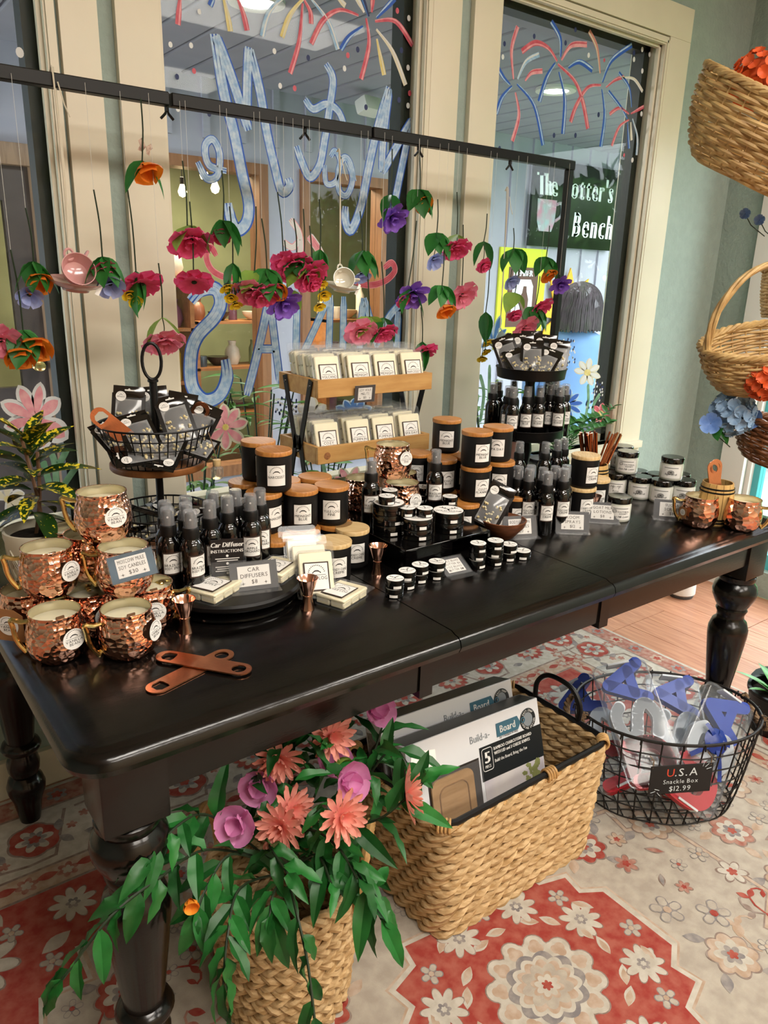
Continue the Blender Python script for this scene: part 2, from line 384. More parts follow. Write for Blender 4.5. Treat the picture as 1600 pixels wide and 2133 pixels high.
fb.bx(-3, .30, FY, FY+.1, -.2, 2.4).bx(1.12, FWIN[0][0], FY, FY+.1, -.2, 2.4).bx(FWIN[0][1], FWIN[1][0], FY, FY+.1, -.2, 2.4).bx(FWIN[1][1], 5.62, FY, FY+.1, -.2, 2.4)
fb.bx(.30, 1.12, FY, FY+.1, 1.88, 2.4)
for a, b in FWIN: fb.bx(a, b, FY, FY+.1, FT, 2.4).bx(a, b, FY, FY+.1, -.2, FB_)
fac = tag(obj('neighbour_facade', fb, lilac_w), 'pale board and batten shop front across the porch', 'building'); fac['kind'] = 'structure'
bt = MB().bx(-.02, .02, -.018, 0, 0, 2.59).mesh('batten', lilac_w)
for i in range(30):
    x = -.9+.22*i
    top = not (.2 < x < 1.2 or any(a-.1 < x < b+.1 for a, b in FWIN))
    obj('batten', bt, None, fac, (x, FY, -.2 if top else 2.06), None, None if top else (1, 1, .12))
door_wood = mat('door_casing_wood', '#8f735a', .5, col2='#7a5f49', vs=6, stretch=(12, 12, 1)); dark_door = mat('dark_door', '#3b3230', .4, var=.15)
nd = thing('wooden_door', 'dark wooden door with glass pane and brass knob across the porch', 'door', (.66, FY, -.2))
for a, b in ((-.36, -.26), (.35, .46)): obj('casing', MB().bx(a, b, -.05, .03, 0, 2.08), door_wood, nd, bevel=.006)
obj('casing', MB().bx(-.36, .46, -.05, .03, 2.02, 2.12), door_wood, nd, bevel=.006)
obj('stile', MB().bx(.22, .35, 0, .05, 0, 2.02), dark_door, nd); obj('stile', MB().bx(-.26, -.14, 0, .05, 0, 2.02), dark_door, nd)
obj('lower_panel', MB().bx(-.14, .22, 0, .05, 0, .95), dark_door, nd); obj('top_rail', MB().bx(-.14, .22, 0, .05, 1.86, 2.02), dark_door, nd)
obj('glass_pane', MB().bx(-.14, .22, .02, .026, .95, 1.86), glass_mat, nd)
obj('knob', MB().lathe([(0, 0), (.03, 0), (.03, .008), (.012, .014), (.012, .03), (.026, .04), (.026, .06), (0, .066)], 16, Matrix.Translation((.30, 0, 1.06)) @ Matrix.Rotation(pi/2, 4, 'X')), brass, nd)
fw_wood = mat('orange_window_wood', '#8d5f3c', .5, col2='#7a4f31', vs=5, stretch=(9, 9, 1))
for i, (a, b) in enumerate(FWIN):
    t = thing('shop_window', ['wide wood framed shop window across the porch, behind the blue M', 'narrow wood framed shop window across the porch, behind white teacup'][i], 'window', ((a+b)/2, FY, FB_))
    h = (b-a)/2
    for x0, x1 in ((-h, -h+.06), (h-.06, h)): obj('stile', MB().bx(x0, x1, -.03, .1, 0, FT-FB_), fw_wood, t)
    for z0, z1 in ((0, .07), (FT-FB_-.06, FT-FB_)): obj('rail', MB().bx(-h+.06, h-.06, -.03, .1, z0, z1), fw_wood, t)
    obj('glass_pane', MB().bx(-h+.06, h-.06, .04, .046, .07, FT-FB_-.06), glass_mat, t)
# room behind the shop windows
olive = mat('olive_shop_wall', '#7d8363', .8, var=.15, vs=3); tanc = mat('tan_shop_ceiling', '#a5815f', .8)
sr = struct(obj('neighbour_room', MB().bx(-.4, 5.6, 6.3, 6.4, -.2, 2.5).bx(-.5, -.4, 4.4, 6.4, -.2, 2.5).bx(5.6, 5.7, 4.4, 6.4, -.2, 2.5).bx(-.5, 5.7, 4.4, 6.4, 2.4, 2.5, mi=1).bx(-.5, 5.7, 4.4, 6.4, -.25, -.15, mi=2), [olive, tanc, fw_wood]))
tl = ['#7a4b35', '#c9b08a', '#5b3a4a', '#a8462f', '#39434f', '#c8a23a', '#6d7f5a', '#dcd3c4', '#87566e', '#2d2523']
potmats = [mat('glazed_pot_%d' % i, c, .3, var=.15) for i, c in enumerate(tl)]
shelfm = mat('shelf_board', '#a06b3f', .5, col2='#8c5a33', vs=4, stretch=(1, 10, 10))
vase_p = [[(0, 0), (.04, 0), (.06, .05), (.05, .11), (.025, .14), (.032, .17), (0, .168)], [(0, 0), (.05, 0), (.055, .09), (.05, .1), (0, .098)], [(0, 0), (.03, 0), (.07, .04), (.075, .06), (0, .055)], [(0, 0), (.03, 0), (.03, .16), (.012, .2), (.012, .24), (0, .24)]]
vmesh = {}
k = 0
for sx, sw, sy, tiers, nm in ((1.75, .8, 5.15, (.28, .62, .98, 1.32), 'left'), (2.75, .9, 5.5, (.3, .66, 1.0), 'middle'), (3.6, .7, 5.2, (.3, .68, 1.02), 'right')):
    t = thing('display_shelf', 'wooden display shelf %s inside the shop across the porch' % {'left': 'with most tiers', 'middle': 'farthest back', 'right': 'behind the right shop window'}[nm], 'shelf', (sx, sy, -.15))
    for z in tiers: obj('shelf_board', MB().bx(-sw/2, sw/2, -.14, .14, z+.13, z+.15), shelfm, t)
    for x in (-sw/2, sw/2-.03): obj('upright', MB().bx(x, x+.03, -.14, .14, 0, tiers[-1]+.15), shelfm, t)
    for ti, z in enumerate(tiers):
        for j in range(6):
            q = random.randrange(4); c = random.randrange(10)
            if (q, c) not in vmesh: vmesh[(q, c)] = MB().lathe(vase_p[q], 12).mesh('pottery', potmats[c])
            tag(obj('pottery', vmesh[(q, c)], None, None, (sx-sw/2+.09+j*(sw-.18)/5, sy+random.uniform(-.05, .05), z), None, random.uniform(.75, 1.15)),
                '%s pot along the %s tier of the %s shelf across the porch' % (ORD[j], ORD[ti], nm), 'pottery', 'pottery in the shop across the porch')
bulbm = mat('warm_bulb', (1, .72, .38), .3, emit=14)
for i, (px, py, y) in enumerate(((425, 360, 4.9), (631, 398, 4.7), (787, 410, 4.7), (535, 508, 5.4), (784, 575, 5.0), (630, 700, 5.2), (380, 395, 4.8), (448, 388, 4.8))):
    p = ony(px, py, y)
    t = thing('hanging_bulb', 'glowing bulb %s behind the shop windows across the porch' % ('high on the left', 'above the middle letters', 'highest on the right', 'low on the left', 'right beside the shelf', 'lowest of all', 'spot at the far left', 'spot beside the first')[i], 'lamp', p, 0, 'bulbs in the shop across the porch')
    obj('bulb', MB().lathe([(0, -.045), (.02, -.035), (.028, -.012), (.016, .02), (.012, .03)], 12), bulbm, t); obj('socket', MB().lathe([(.013, .03), (.014, .07), (0, .075)], 10), matte_black, t)
    obj('cord', MB().tube([(0, 0, .07), (0, 0, 2.4-p.z)], .003, 5), matte_black, t)
dl = mat('downlight_glow', (1, .97, .92), .5, emit=9)
for i, (x, y) in enumerate(((3.5, 3.15), (1.6, 3.0))):
    t = thing('porch_downlight', ('round porch ceiling light behind the right window fireworks', 'round porch ceiling light above the middle window')[i], 'lamp', (x, y, 2.36))
    obj('ring', MB().lathe([(.07, 0), (.11, 0), (.11, -.015), (.085, -.02), (.07, -.012)], 24), white_trim, t); obj('diffuser', MB().lathe([(.08, -.012), (0, -.014)], 24), dl, t)
bx_ = tag(obj('outdoor_speaker', MB().box((0, 0, 0), (.15, .09, .08)), white_trim, None, ony(770, 222, 3.9), (radians(-20), 0, radians(10)), bevel=.02), 'white speaker box under the porch ceiling behind the fireworks', 'speaker')
# sign, poster, sunflower, all on the facade
def facade_at(px, py): return ony(px, py, FY)
sg = thing('shop_sign', 'black hanging sign reading The Potters Bench with a painted mug', 'sign', (5.07, FY-.05, 1.92))
obj('board', MB().bx(-.52, .52, -.012, .012, -.31, .31), mat('sign_black', '#14110f', .25, var=.1), sg, bevel=.003)
wl = mat('white_lettering', '#e9eef2', .6)
R90 = Matrix.Rotation(pi/2, 4, 'X')
tm = MB(); text(tm, 'The', .155, -.46, .06, .0135, 'l', .62, .1, -.12, .05, R90); text(tm, "Potter's", .165, -.17, .06, .0135, 'l', .62, .2, 0, .035, R90); text(tm, 'Bench', .185, -.02, -.22, .0135, 'l', .62, .24, .05, .035, R90)
obj('lettering', tm, wl, sg)
mg = MB(); mg.add([(-.46, -.014, .03), (-.24, -.014, .03), (-.25, -.014, -.13), (-.28, -.014, -.2), (-.42, -.014, -.2), (-.45, -.014, -.13)], [(0, 5, 4, 3, 2, 1)])
obj('painted_mug', mg, mat('painted_mug', '#9fb8bd', .5, col2='#c58ba0', vs=9), sg)
obj('painted_handle', MB().tube(catmull([(-.245, -.016, .0), (-.19, -.016, .01), (-.18, -.016, -.07), (-.25, -.016, -.12)], 5), .012, 6), mat('painted_mug', '#9fb8bd'), sg)
ps = thing('yellow_poster', 'tall bright yellow poster with brown MEMBER panel and OPEN below', 'poster', (4.56, FY-.022, .83))
obj('board', MB().bx(-.26, .26, 0, .018, 0, .76), mat('poster_yellow', '#c7cf2c', .5), ps)
obj('brown_panel', MB().bx(-.16, .17, -.003, 0, .17, .62), mat('poster_brown', '#5a3a31', .6), ps)
obj('arched_picture', MB().prism([(-.11, 0), (.12, 0), (.12, .2), (.09, .25), (-.07, .25), (-.11, .2)], .003, .004, Matrix.Translation((0, 0, .28)) @ R90), wl, ps)
obj('potter_figure', MB().prism([(-.01, 0), (.07, 0), (.075, .1), (.05, .16), (.045, .2), (.01, .2), (.0, .15), (-.05, .08), (-.02, .06)], .0045, .005, Matrix.Translation((0, 0, .28)) @ R90), mat('poster_brown', '#5a3a31'), ps)
tm = MB(); text(tm, 'MEMBER', .045, 0, .555, .004, 'c', .9, .12, 0, .05, R90); obj('lettering', tm, wl, ps)
tm = MB(); text(tm, 'OPEN', .1, .0, .03, .001, 'c', .9, .12, 0, .06, R90); obj('lettering', tm, mat('poster_brown', '#5a3a31'), ps)
sf = thing('sunflower_cutout', 'yellow sunflower cutout behind the hanging purple flower', 'decoration', facade_at(1172, 655)+Vector((0, -.04, 0)))
for k in range(9):
    a = 2*pi*k/9+.2
    obj('petal', MB().prism([(0, -.05), (.14, -.055), (.27, 0), (.14, .055), (0, .05)], 0, .012, R90 @ Matrix.Rotation(a, 4, 'Z') @ Matrix.Translation((.1, 0, 0))), mat('sunflower_yellow', '#e3a92a', .6), sf)
obj('disc', MB().lathe([(0, .03), (.12, .02), (.15, 0)], 20, R90), mat('sunflower_brown', '#43332c', .8, var=.3, vs=60), sf)
# trees and shrubs past the porch
barkm = mat('bark', '#4b3d33', .9, var=.2)
def foliage(nleaf, rx, ry, rz, seed, size=.12):
    rnd = random.Random(seed); mb = MB()
    for i in range(nleaf):
        while 1:
            p = Vector((rnd.uniform(-1, 1), rnd.uniform(-1, 1), rnd.uniform(-1, 1)))
            if .35 < p.length < 1: break
        p = Vector((p.x*rx, p.y*ry, p.z*rz)); s = size*rnd.uniform(.6, 1.3)
        M_ = Matrix.Translation(p) @ Euler((rnd.uniform(0, 6), rnd.uniform(0, 6), rnd.uniform(0, 6))).to_matrix().to_4x4()
        mb.add([(-s, 0, 0), (0, -s*.45, s*.1), (s, 0, 0), (0, s*.45, s*.1)], [(0, 1, 2, 3)], rnd.randrange(3), False, M_)
    return mb
tgm = [mat('tree_leaf_a', '#3f7a2c', .6), mat('tree_leaf_b', '#5f9a3a', .6), mat('tree_leaf_c', '#27521f', .6)]
crown = foliage(1500, 1.2, 1.2, 1.1, 3).mesh('crown', tgm)
for i, (x, y, z, s, lb) in enumerate(((6.75, 5.3, 1.5, .95, 'leafy green tree just right of the hanging sign'), (8.2, 3.6, 1.8, 1.25, 'leafy green tree at the far right of the right window'), (8.0, 7.2, 2.4, 1.6, 'tall leafy tree rising behind the shop corner'), (7.0, 3.9, .4, .75, 'low green shrub at the end of the porch'), (9.5, 1.0, 1.2, 1.2, 'leafy tree outside the glazed door'), (8.6, -2.6, 1.2, 1.35, 'unseen leafy tree nearest the glazed door, added for its green reflection'), (11.4, .2, 1.5, 1.5, 'unseen broad leafy tree mid-lawn, added for its green reflection'), (9.8, -6.4, 1.4, 1.5, 'leafy tree at the far end of the lawn'), (12.8, -3.6, 2.2, 1.9, 'unseen tallest leafy tree behind the others, added for its green reflection'))):  # lawn trees are unseen, added so the window glass mirrors green instead of sky
    t = thing('tree', lb, 'tree', (x, y, -.3), i*1.1, 'trees beyond the porch')
    obj('crown', crown, None, t, (0, 0, z+.3), None, s); obj('trunk', MB().tube([(0, 0, 0), (.04, 0, z*.6), (0, .05, z+.4)], [.11, .08, .05], 8), barkm, t)
# person on the porch, seen from behind: grey bob, pale blue shirt
pz = -.2
pp = Vector((3.62, 2.93, pz)); PH = 1.555
def skin(name, V, E, Rr, m, parent, sub=2):
    me = bpy.data.meshes.new(name); me.from_pydata(V, E, []); me.materials.append(m)
    o = link(bpy.data.objects.new(name, me), parent); md = o.modifiers.new('skin', 'SKIN'); md.use_smooth_shade = True
    for i, d in enumerate(me.skin_vertices[0].data): d.radius = Rr[i] if isinstance(Rr[i], tuple) else (Rr[i], Rr[i]); d.use_root = (i == 0)
    s = o.modifiers.new('sub', 'SUBSURF'); s.levels = sub; s.render_levels = sub; return o
per = thing('person', 'person seen from behind with grey bobbed hair and loose pale blue shirt', 'person', pp, radians(-38))
shirt = mat('pale_blue_shirt', '#7398c8', .8, var=.06, vs=6, bump=.5, bs=12); skinm = mat('skin_tone', '#c79a83', .5, sss=.1); hairm = mat('grey_hair', '#3a3236', .75, col2='#54494f', vs=16, stretch=(5, 5, 1)); jean = mat('grey_trousers', '#4a4d58', .85)
skin('body', [(0, 0, .80), (0, 0, 1.0), (0, -.01, 1.18), (0, -.01, 1.27), (0, .0, 1.33), (0, .015, 1.42), (.14, 0, 1.19), (.225, .0, 1.04), (.22, .07, .84), (-.14, 0, 1.19), (-.225, 0, 1.04), (-.22, .07, .84), (.09, 0, .74), (.1, .02, .42), (.1, 0, .07), (.1, .1, .03), (-.09, 0, .74), (-.1, .02, .42), (-.1, 0, .07), (-.1, .1, .03)],
     [(0, 1), (1, 2), (2, 3), (3, 4), (4, 5), (2, 6), (6, 7), (7, 8), (2, 9), (9, 10), (10, 11), (0, 12), (12, 13), (13, 14), (14, 15), (0, 16), (16, 17), (17, 18), (18, 19)],
     [(.17, .12), (.16, .11), (.13, .09), (.06, .06), (.055, .055), (.085, .095), .045, .042, .036, .045, .042, .036, .09, .062, .042, .035, .09, .062, .042, .035], skinm, per)
sh_ = MB(); g = []
for z, hw_, hd_ in ((1.315, .062, .062), (1.30, .072, .068), (1.275, .105, .085), (1.25, .155, .10), (1.215, .188, .11), (1.15, .20, .118), (1.05, .198, .122), (.92, .205, .13), (.78, .218, .14), (.68, .222, .142)):
    g.append([((hw_*(1+.02*sin(5*a+z*23)))*cos(a), (hd_*(1+.03*sin(7*a+z*17)))*sin(a), z) for a in [2*pi*k/40 for k in range(41)]])
sh_.sheet(g)
for s in (-1, 1): sh_.tube(catmull([(s*.155, 0, 1.215), (s*.205, 0, 1.14), (s*.238, .01, 1.0), (s*.235, .06, .87)], 5), [.07, .07, .068, .066, .064, .062, .06, .06, .058, .058, .056, .056, .055, .054, .053, .052], 14)
so = obj('shirt', sh_, shirt, per); obj('collar', MB().tube([(.066*cos(a), .064*sin(a), 1.315+.012*sin(a)) for a in [2*pi*k/24 for k in range(24)]], .012, 8, True), shirt, so)
skin('trousers', [(0, 0, .8), (.1, 0, .7), (.1, .02, .42), (.1, 0, .1), (-.1, 0, .7), (-.1, .02, .42), (-.1, 0, .1)], [(0, 1), (1, 2), (2, 3), (0, 4), (4, 5), (5, 6)], [(.18, .13), .11, .08, .07, .11, .08, .07], jean, per)
hb = MB(); g = []
for i in range(13):
    th = pi*.5*(1-i/6) if i < 7 else 0; row = []
    for j in range(25):
        a = 2*pi*j/24; face = max(0, sin(a))**3
        if i < 7: r = cos(th); z = 1.435+.115*sin(th)
        else: r = 1+.2*((i-6)/6)**.8-.06*((i-6)/6)**3; z = 1.435-(i-6)*.024*(1-face*.8)
        row.append((r*.118*cos(a), .01+r*.125*sin(a)*(1-.15*face), z))
    g.append(row)
ho = obj('hair', hb.sheet(g), hairm, per); hs = MB(); hr = random.Random(8)
for k in range(150):
    a = 2*pi*k/150+hr.uniform(-.02, .02); face = max(0, sin(a))**3; ln = (.15+hr.uniform(-.012, .008))*(1-face*.75); pts = []
    for i in range(5): th = pi*.5*(1-(i+.15)/4.6); pts.append((.121*cos(th)*cos(a+.1*hr.random()), .01+.128*cos(th)*sin(a), 1.437+.118*sin(th)))
    for i in range(1, 5): r = 1+.2*(i/4)**.8-.06*(i/4)**3; pts.append((.123*r*cos(a), .01+.13*r*sin(a)*(1-.15*face), 1.437-ln*i/4))
    hs.tube(catmull(pts, 2), .0048, 5)
o_ = obj('hair_strands', hs, hairm, ho); o_['kind'] = 'stuff'

fc = MB(); 
for x in (-.035, .035): fc.lathe([(0, .014), (.012, .008), (.014, 0)], 10, Matrix.Translation((x, .105, 1.43)) @ Matrix.Rotation(-pi/2, 4, 'X'))
fc.tube([(0, .1, 1.43), (0, .135, 1.395), (0, .1, 1.39)], [.008, .015, .01], 6); fc.tube([(-.025, .108, 1.36), (0, .118, 1.358), (.025, .108, 1.36)], .006, 6); obj('face', fc, skinm, per)
# ================================================================== TABLE
TX0, TX1, TY0, TY1 = .18, 2.06, .865, 1.905
def rrect(x0, x1, y0, y1, r, n=8):
    pts = []
    for cx, cy, a0 in ((x1-r, y1-r, 0), (x0+r, y1-r, 90), (x0+r, y0+r, 180), (x1-r, y0+r, 270)):
        for i in range(n+1): a = radians(a0+90*i/n); pts.append((cx+r*cos(a), cy+r*sin(a)))
    return pts
tbl = thing('farm_table', 'long black farmhouse table with thick turned legs and worn edge', 'table', (TX0, TY0, 0))
L0 = Matrix.Translation((-TX0, -TY0, 0))
rings = [(.020, .722), (.005, .726), (0, .737), (.003, .748), (.010, .7545), (.018, .7555), (.022, .7575), (.028, .76)]
tv = []; nn = 0
for d, z in rings:
    pts = rrect(TX0+d, TX1-d, TY0+d, TY1-d, max(.06-d, .015)); nn = len(pts); tv += [(x, y, z) for x, y in pts]
tf = [(i*nn+k, i*nn+(k+1) % nn, (i+1)*nn+(k+1) % nn, (i+1)*nn+k) for i in range(len(rings)-1) for k in range(nn)]
tf.append(tuple((len(rings)-1)*nn+k for k in range(nn))); tf.append(tuple(range(nn-1, -1, -1)))
for a, b in ((None, .84), (.84, 1.278), (1.278, None)):
    mb = MB().add(tv, tf, 0, True); me = mb.mesh('tabletop_leaf', black_wood); bm = bmesh.new(); bm.from_mesh(me)
    for x, sgn in ((a, -1), (b, 1)):
        if x is None: continue
        r_ = bmesh.ops.bisect_plane(bm, geom=bm.verts[:]+bm.edges[:]+bm.faces[:], plane_co=(x-sgn*.0012, 0, 0), plane_no=(sgn, 0, 0), clear_outer=True)
        bmesh.ops.edgeloop_fill(bm, edges=[e for e in r_['geom_cut'] if isinstance(e, bmesh.types.BMEdge)])
    bm.transform(L0); bm.to_mesh(me); bm.free(); me.set_sharp_from_angle(angle=radians(38)); obj('tabletop_leaf', me, None, tbl)
ap = .047
for nm, q in (('apron_rail', (TX0+ap, TX1-ap, TY0+ap, TY0+ap+.022)), ('apron_rail', (TX0+ap, TX1-ap, TY1-ap-.022, TY1-ap)), ('apron_rail', (TX0+ap, TX0+ap+.022, TY0+ap, TY1-ap)), ('apron_rail', (TX1-ap-.022, TX1-ap, TY0+ap, TY1-ap))):
    obj(nm, MB().bx(q[0]-TX0, q[1]-TX0, q[2]-TY0, q[3]-TY0, .645, .722), black_wood, tbl, bevel=.002)
for x in (.80, 1.31): obj('slide_block', MB().bx(x-TX0-.015, x-TX0+.015, ap-.004, ap+.03, .632, .722), black_wood, tbl)
legp = [(0, 0), (.024, 0), (.026, .01), (.034, .06), (.044, .088), (.046, .105), (.040, .125), (.031, .135), (.037, .15), (.039, .17), (.033, .193), (.031, .2), (.043, .207), (.047, .217), (.043, .227), (.033, .233), (.034, .25), (.045, .34), (.053, .41), (.053, .43), (.046, .452), (.037, .46), (.036, .475), (.042, .488), (.039, .495), (.047, .508), (.057, .53), (.059, .545), (.055, .562), (.045, .574), (.049, .582), (.049, .592), (.038, .6)]
lm = MB().lathe(legp, 28).mesh('turned_leg', black_wood, sharp=50)
bm_ = MB().bx(-.048, .048, -.048, .048, .596, .722).mesh('leg_block', black_wood, bevel=.004)
for x in (TX0+.09, TX1-.09):
    for y in (TY0+.09, TY1-.09):
        l = obj('leg', lm, None, tbl, (x-TX0, y-TY0, .004)); obj('leg_block', bm_, None, l)
# ================================================================== RUG
RZ = .004
rug = tag(obj('persian_rug', MB().bx(-.46, 2.44, -.5, 1.92, 0, RZ), mat('rug_beige', '#afa596', .95, col2='#9d9284', vs=30, detail=9, bump=.25, bs=500, sheen=.2)), 'faded cream and red Persian style rug under the table', 'rug')
rm = [mat('rug_beige', '#c9c0b2'), mat('rug_red', '#8f3026', .95, col2='#a05546', vs=38, detail=9), mat('rug_charcoal', '#746e6e', .95, col2='#938b84', vs=45, detail=9), mat('rug_tan', '#a58b74', .95, col2='#b5a290', vs=45, detail=9), mat('rug_white', '#bcb5a8', .95, col2='#aba294', vs=45, detail=9), mat('rug_rust', '#93594b', .95, col2='#a98474', vs=50, detail=9), mat('rug_brownline', '#7a655a', .95, col2='#93847a', vs=60, detail=6)]
rp = MB()
LC = [0]
def lay(pts, c, l):
    LC[0] += 1; z = RZ+.00022*l+3e-6*(LC[0] % 61); rp.add([(x, y, z) for x, y in pts], [tuple(range(len(pts)))], c)
def flo(cx, cy, r, n, inn, c, l, rot=0, sy=1):
    m = max(n*8, 24); lay([(cx+r*(inn+(1-inn)*abs(cos(n*(2*pi*i/m)/2)))*cos(2*pi*i/m+rot), cy+sy*r*(inn+(1-inn)*abs(cos(n*(2*pi*i/m)/2)))*sin(2*pi*i/m+rot)) for i in range(m)], c, l)
def lay_line(pts, wd, c, l, closed=False):
    P_ = [Vector((x, y, 0)) for x, y in pts]; m = len(P_)
    for i in range(m if closed else m-1):
        a, b = P_[i], P_[(i+1) % m]; d = (b-a)
        if d.length < 1e-6: continue
        d.normalize(); q = Vector((-d.y, d.x, 0))*wd/2; e = d*wd*.4
        lay([tuple((a-q-e).xy), tuple((b-q+e).xy), tuple((b+q+e).xy), tuple((a+q-e).xy)], c, l)
def spiky(cx, cy, r, rot=0, c0=4):
    flo(cx, cy, r*1.06, 9, .55, 6, 3.6, rot); flo(cx, cy, r, 9, .55, 4, 4, rot); flo(cx, cy, r*.62, 9, .7, c0, 5, rot); flo(cx, cy, r*.32, 6, .6, 2, 6, rot); flo(cx, cy, r*.14, 6, .7, 4, 7, rot)
def rosette(cx, cy, r, rot=0):
    flo(cx, cy, r, 14, .8, 6, 3, rot); flo(cx, cy, r*.92, 14, .8, 1, 4, rot); flo(cx, cy, r*.66, 8, .6, 3, 5, rot); flo(cx, cy, r*.52, 8, .6, 0, 6, rot); flo(cx, cy, r*.3, 5, .6, 2, 7, rot); flo(cx, cy, r*.12, 5, .8, 1, 8, rot)
def small(cx, cy, r, rot=0, c=2):
    for k in range(5):
        a = rot+2*pi*k/5; flo(cx+r*.62*cos(a), cy+r*.62*sin(a), r*.42, 2, .7, 2, 4, a); flo(cx+r*.62*cos(a), cy+r*.62*sin(a), r*.33, 2, .7, 0, 5, a)
    flo(cx, cy, r*.25, 6, .9, 1 if c == 1 else 3, 6)
def leafm(cx, cy, l_, wd, rot, c, ly=4):
    pts = [(t, s*wd*sin(pi*min(1, t/l_))) for t, s in [(l_*i/6, 1) for i in range(7)]+[(l_*i/6, -1) for i in range(5, 0, -1)]]
    lay([(cx+x*cos(rot)-y*sin(rot), cy+x*sin(rot)+y*cos(rot)) for x, y in pts], c, ly)
# borders: back and right in view, mirrored to the front and left
XA, XB, YA, YB = -.46, 2.44, -.5, 1.92
def frame(d0, d1, c, l):
    for x0, x1, y0, y1 in ((XA+d0, XB-d0, YB-d1, YB-d0), (XA+d0, XB-d0, YA+d0, YA+d1), (XA+d0, XA+d1, YA+d1, YB-d1), (XB-d1, XB-d0, YA+d1, YB-d1)): lay([(x0, y0), (x1, y0), (x1, y1), (x0, y1)], c, l)
frame(.0, .012, 4, 1); frame(.012, .085, 5, 1); frame(.085, .092, 6, 2); frame(.092, .30, 4, 1); frame(.30, .307, 6, 2); frame(.307, .372, 3, 1); frame(.372, .379, 6, 2)
def border(sx, sy, dx, dy, ln, nx, ny):
    nrep = max(2, round((ln-.3)/.36))
    for i in range(nrep):
        t = .15+i*(ln-.57)/(nrep-1); bx, by = sx+dx*t, sy+dy*t
        c_ = lambda o, d: (bx+dx*o+nx*d, by+dy*o+ny*d)
        rosette(*c_(0, .20), .062, i); 
        hx, hy = c_(.18, .195); flo(hx, hy, .066, 6, .9, 6, 3, i*.3); flo(hx, hy, .06, 6, .9, 1, 4, i*.3); flo(hx, hy, .045, 6, .45, 4, 5); flo(hx, hy, .03, 8, .6, 2, 6); flo(hx, hy, .015, 5, .7, 1, 7)
        lay_line([c_(-.09, .12), c_(-.03, .115), c_(.03, .13), c_(.09, .27), c_(.15, .28), c_(.21, .275), c_(.27, .12)], .008, 6, 3)
        for o, d, a in ((-.06, .25, .7), (.07, .14, 2.2), (.09, .2, 4), (.26, .25, 1.2), (.25, .15, 3.4)): leafm(*c_(o, d), .045, .012, a+i, 2)
        for o, d in ((-.08, .16), (.1, .25), (.1, .13), (.27, .19)): flo(*c_(o, d), .014, 5, .5, 5, 4)
        for o in (0, .09, .18, .27):
            flo(*c_(o, .048), .028, 6, .6, 3 if o in (0, .18) else 2, 3, o*9); flo(*c_(o, .048), .015, 5, .6, 1, 4)
            flo(*c_(o+.04, .34), .026, 6, .6, 5, 3, o); flo(*c_(o+.04, .34), .014, 5, .6, 0, 4); leafm(*c_(o-.03, .335), .05, .012, atan2(dy, dx), 1, 3)
border(XA, YB, 1, 0, 2.9, 0, -1); border(XB, YB, 0, -1, 2.4, -1, 0); border(XA, YA, 0, 1, 2.4, 1, 0); border(XB, YA, -1, 0, 2.9, 0, 1)
# field: central medallion, spandrels, stepped outlines, scattered flowers
MC = (.99, .71)
step = [(.30, .02), (.30, .09), (.25, .12), (.26, .17), (.19, .19), (.18, .24), (.10, .23), (.08, .29), (.02, .27)]
full = [(x, y) for x, y in step]+[(-x, y) for x, y in step[::-1]]+[(-x, -y) for x, y in step]+[(x, -y) for x, y in step[::-1]]
med = [(MC[0]+x*.98, MC[1]+y) for x, y in full]
lay([(MC[0]+x*1.05, MC[1]+y*1.07) for x, y in full], 3, 1); lay([(MC[0]+x*1.03, MC[1]+y*1.045) for x, y in full], 4, 2); lay(med, 1, 3)
big = [(MC[0]+x*2.05, MC[1]+y*1.55) for x, y in full]; lay_line(big, .016, 6, 1, True); lay_line(big, .009, 3, 2, True)
for k in range(12):
    a = 2*pi*k/12; flo(MC[0]+.098*cos(a), MC[1]+.088*sin(a), .034, 3, .8, 6, 4, a); flo(MC[0]+.098*cos(a), MC[1]+.088*sin(a), .031, 3, .8, 4, 4.5, a); flo(MC[0]+.1*cos(a), MC[1]+.09*sin(a), .018, 3, .7, 3, 5, a)
flo(MC[0], MC[1], .088, 10, .85, 2, 6, .3, .9); flo(MC[0], MC[1], .076, 12, .85, 4, 7, 0, .9); flo(MC[0], MC[1], .066, 12, .8, 3, 8, 0, .9); flo(MC[0], MC[1], .056, 9, .75, 0, 9, 0, .9); flo(MC[0], MC[1], .036, 8, .7, 3, 10, 0, .9); flo(MC[0], MC[1], .028, 8, .7, 4, 11, 0, .9); flo(MC[0], MC[1], .012, 6, .6, 1, 12)
for k in range(8):
    a = 2*pi*k/8+.35; rx, ry = (.225, .195) if k % 2 else (.2, .2); spiky(MC[0]+rx*cos(a), MC[1]+ry*sin(a), .047, a)
    small(MC[0]+.26*cos(a+.38), MC[1]+.21*sin(a+.38), .024, a)
    for q_, da in ((.17, .25), (.17, .55), (.245, .2)): leafm(MC[0]+q_*cos(a+da), MC[1]+q_*.88*sin(a+da), .05, .011, a+da+1.5*(1 if q_ < .2 else -1), 4, 3.5); leafm(MC[0]+q_*cos(a+da), MC[1]+q_*.88*sin(a+da), .04, .007, a+da+1.5*(1 if q_ < .2 else -1), 3, 4)
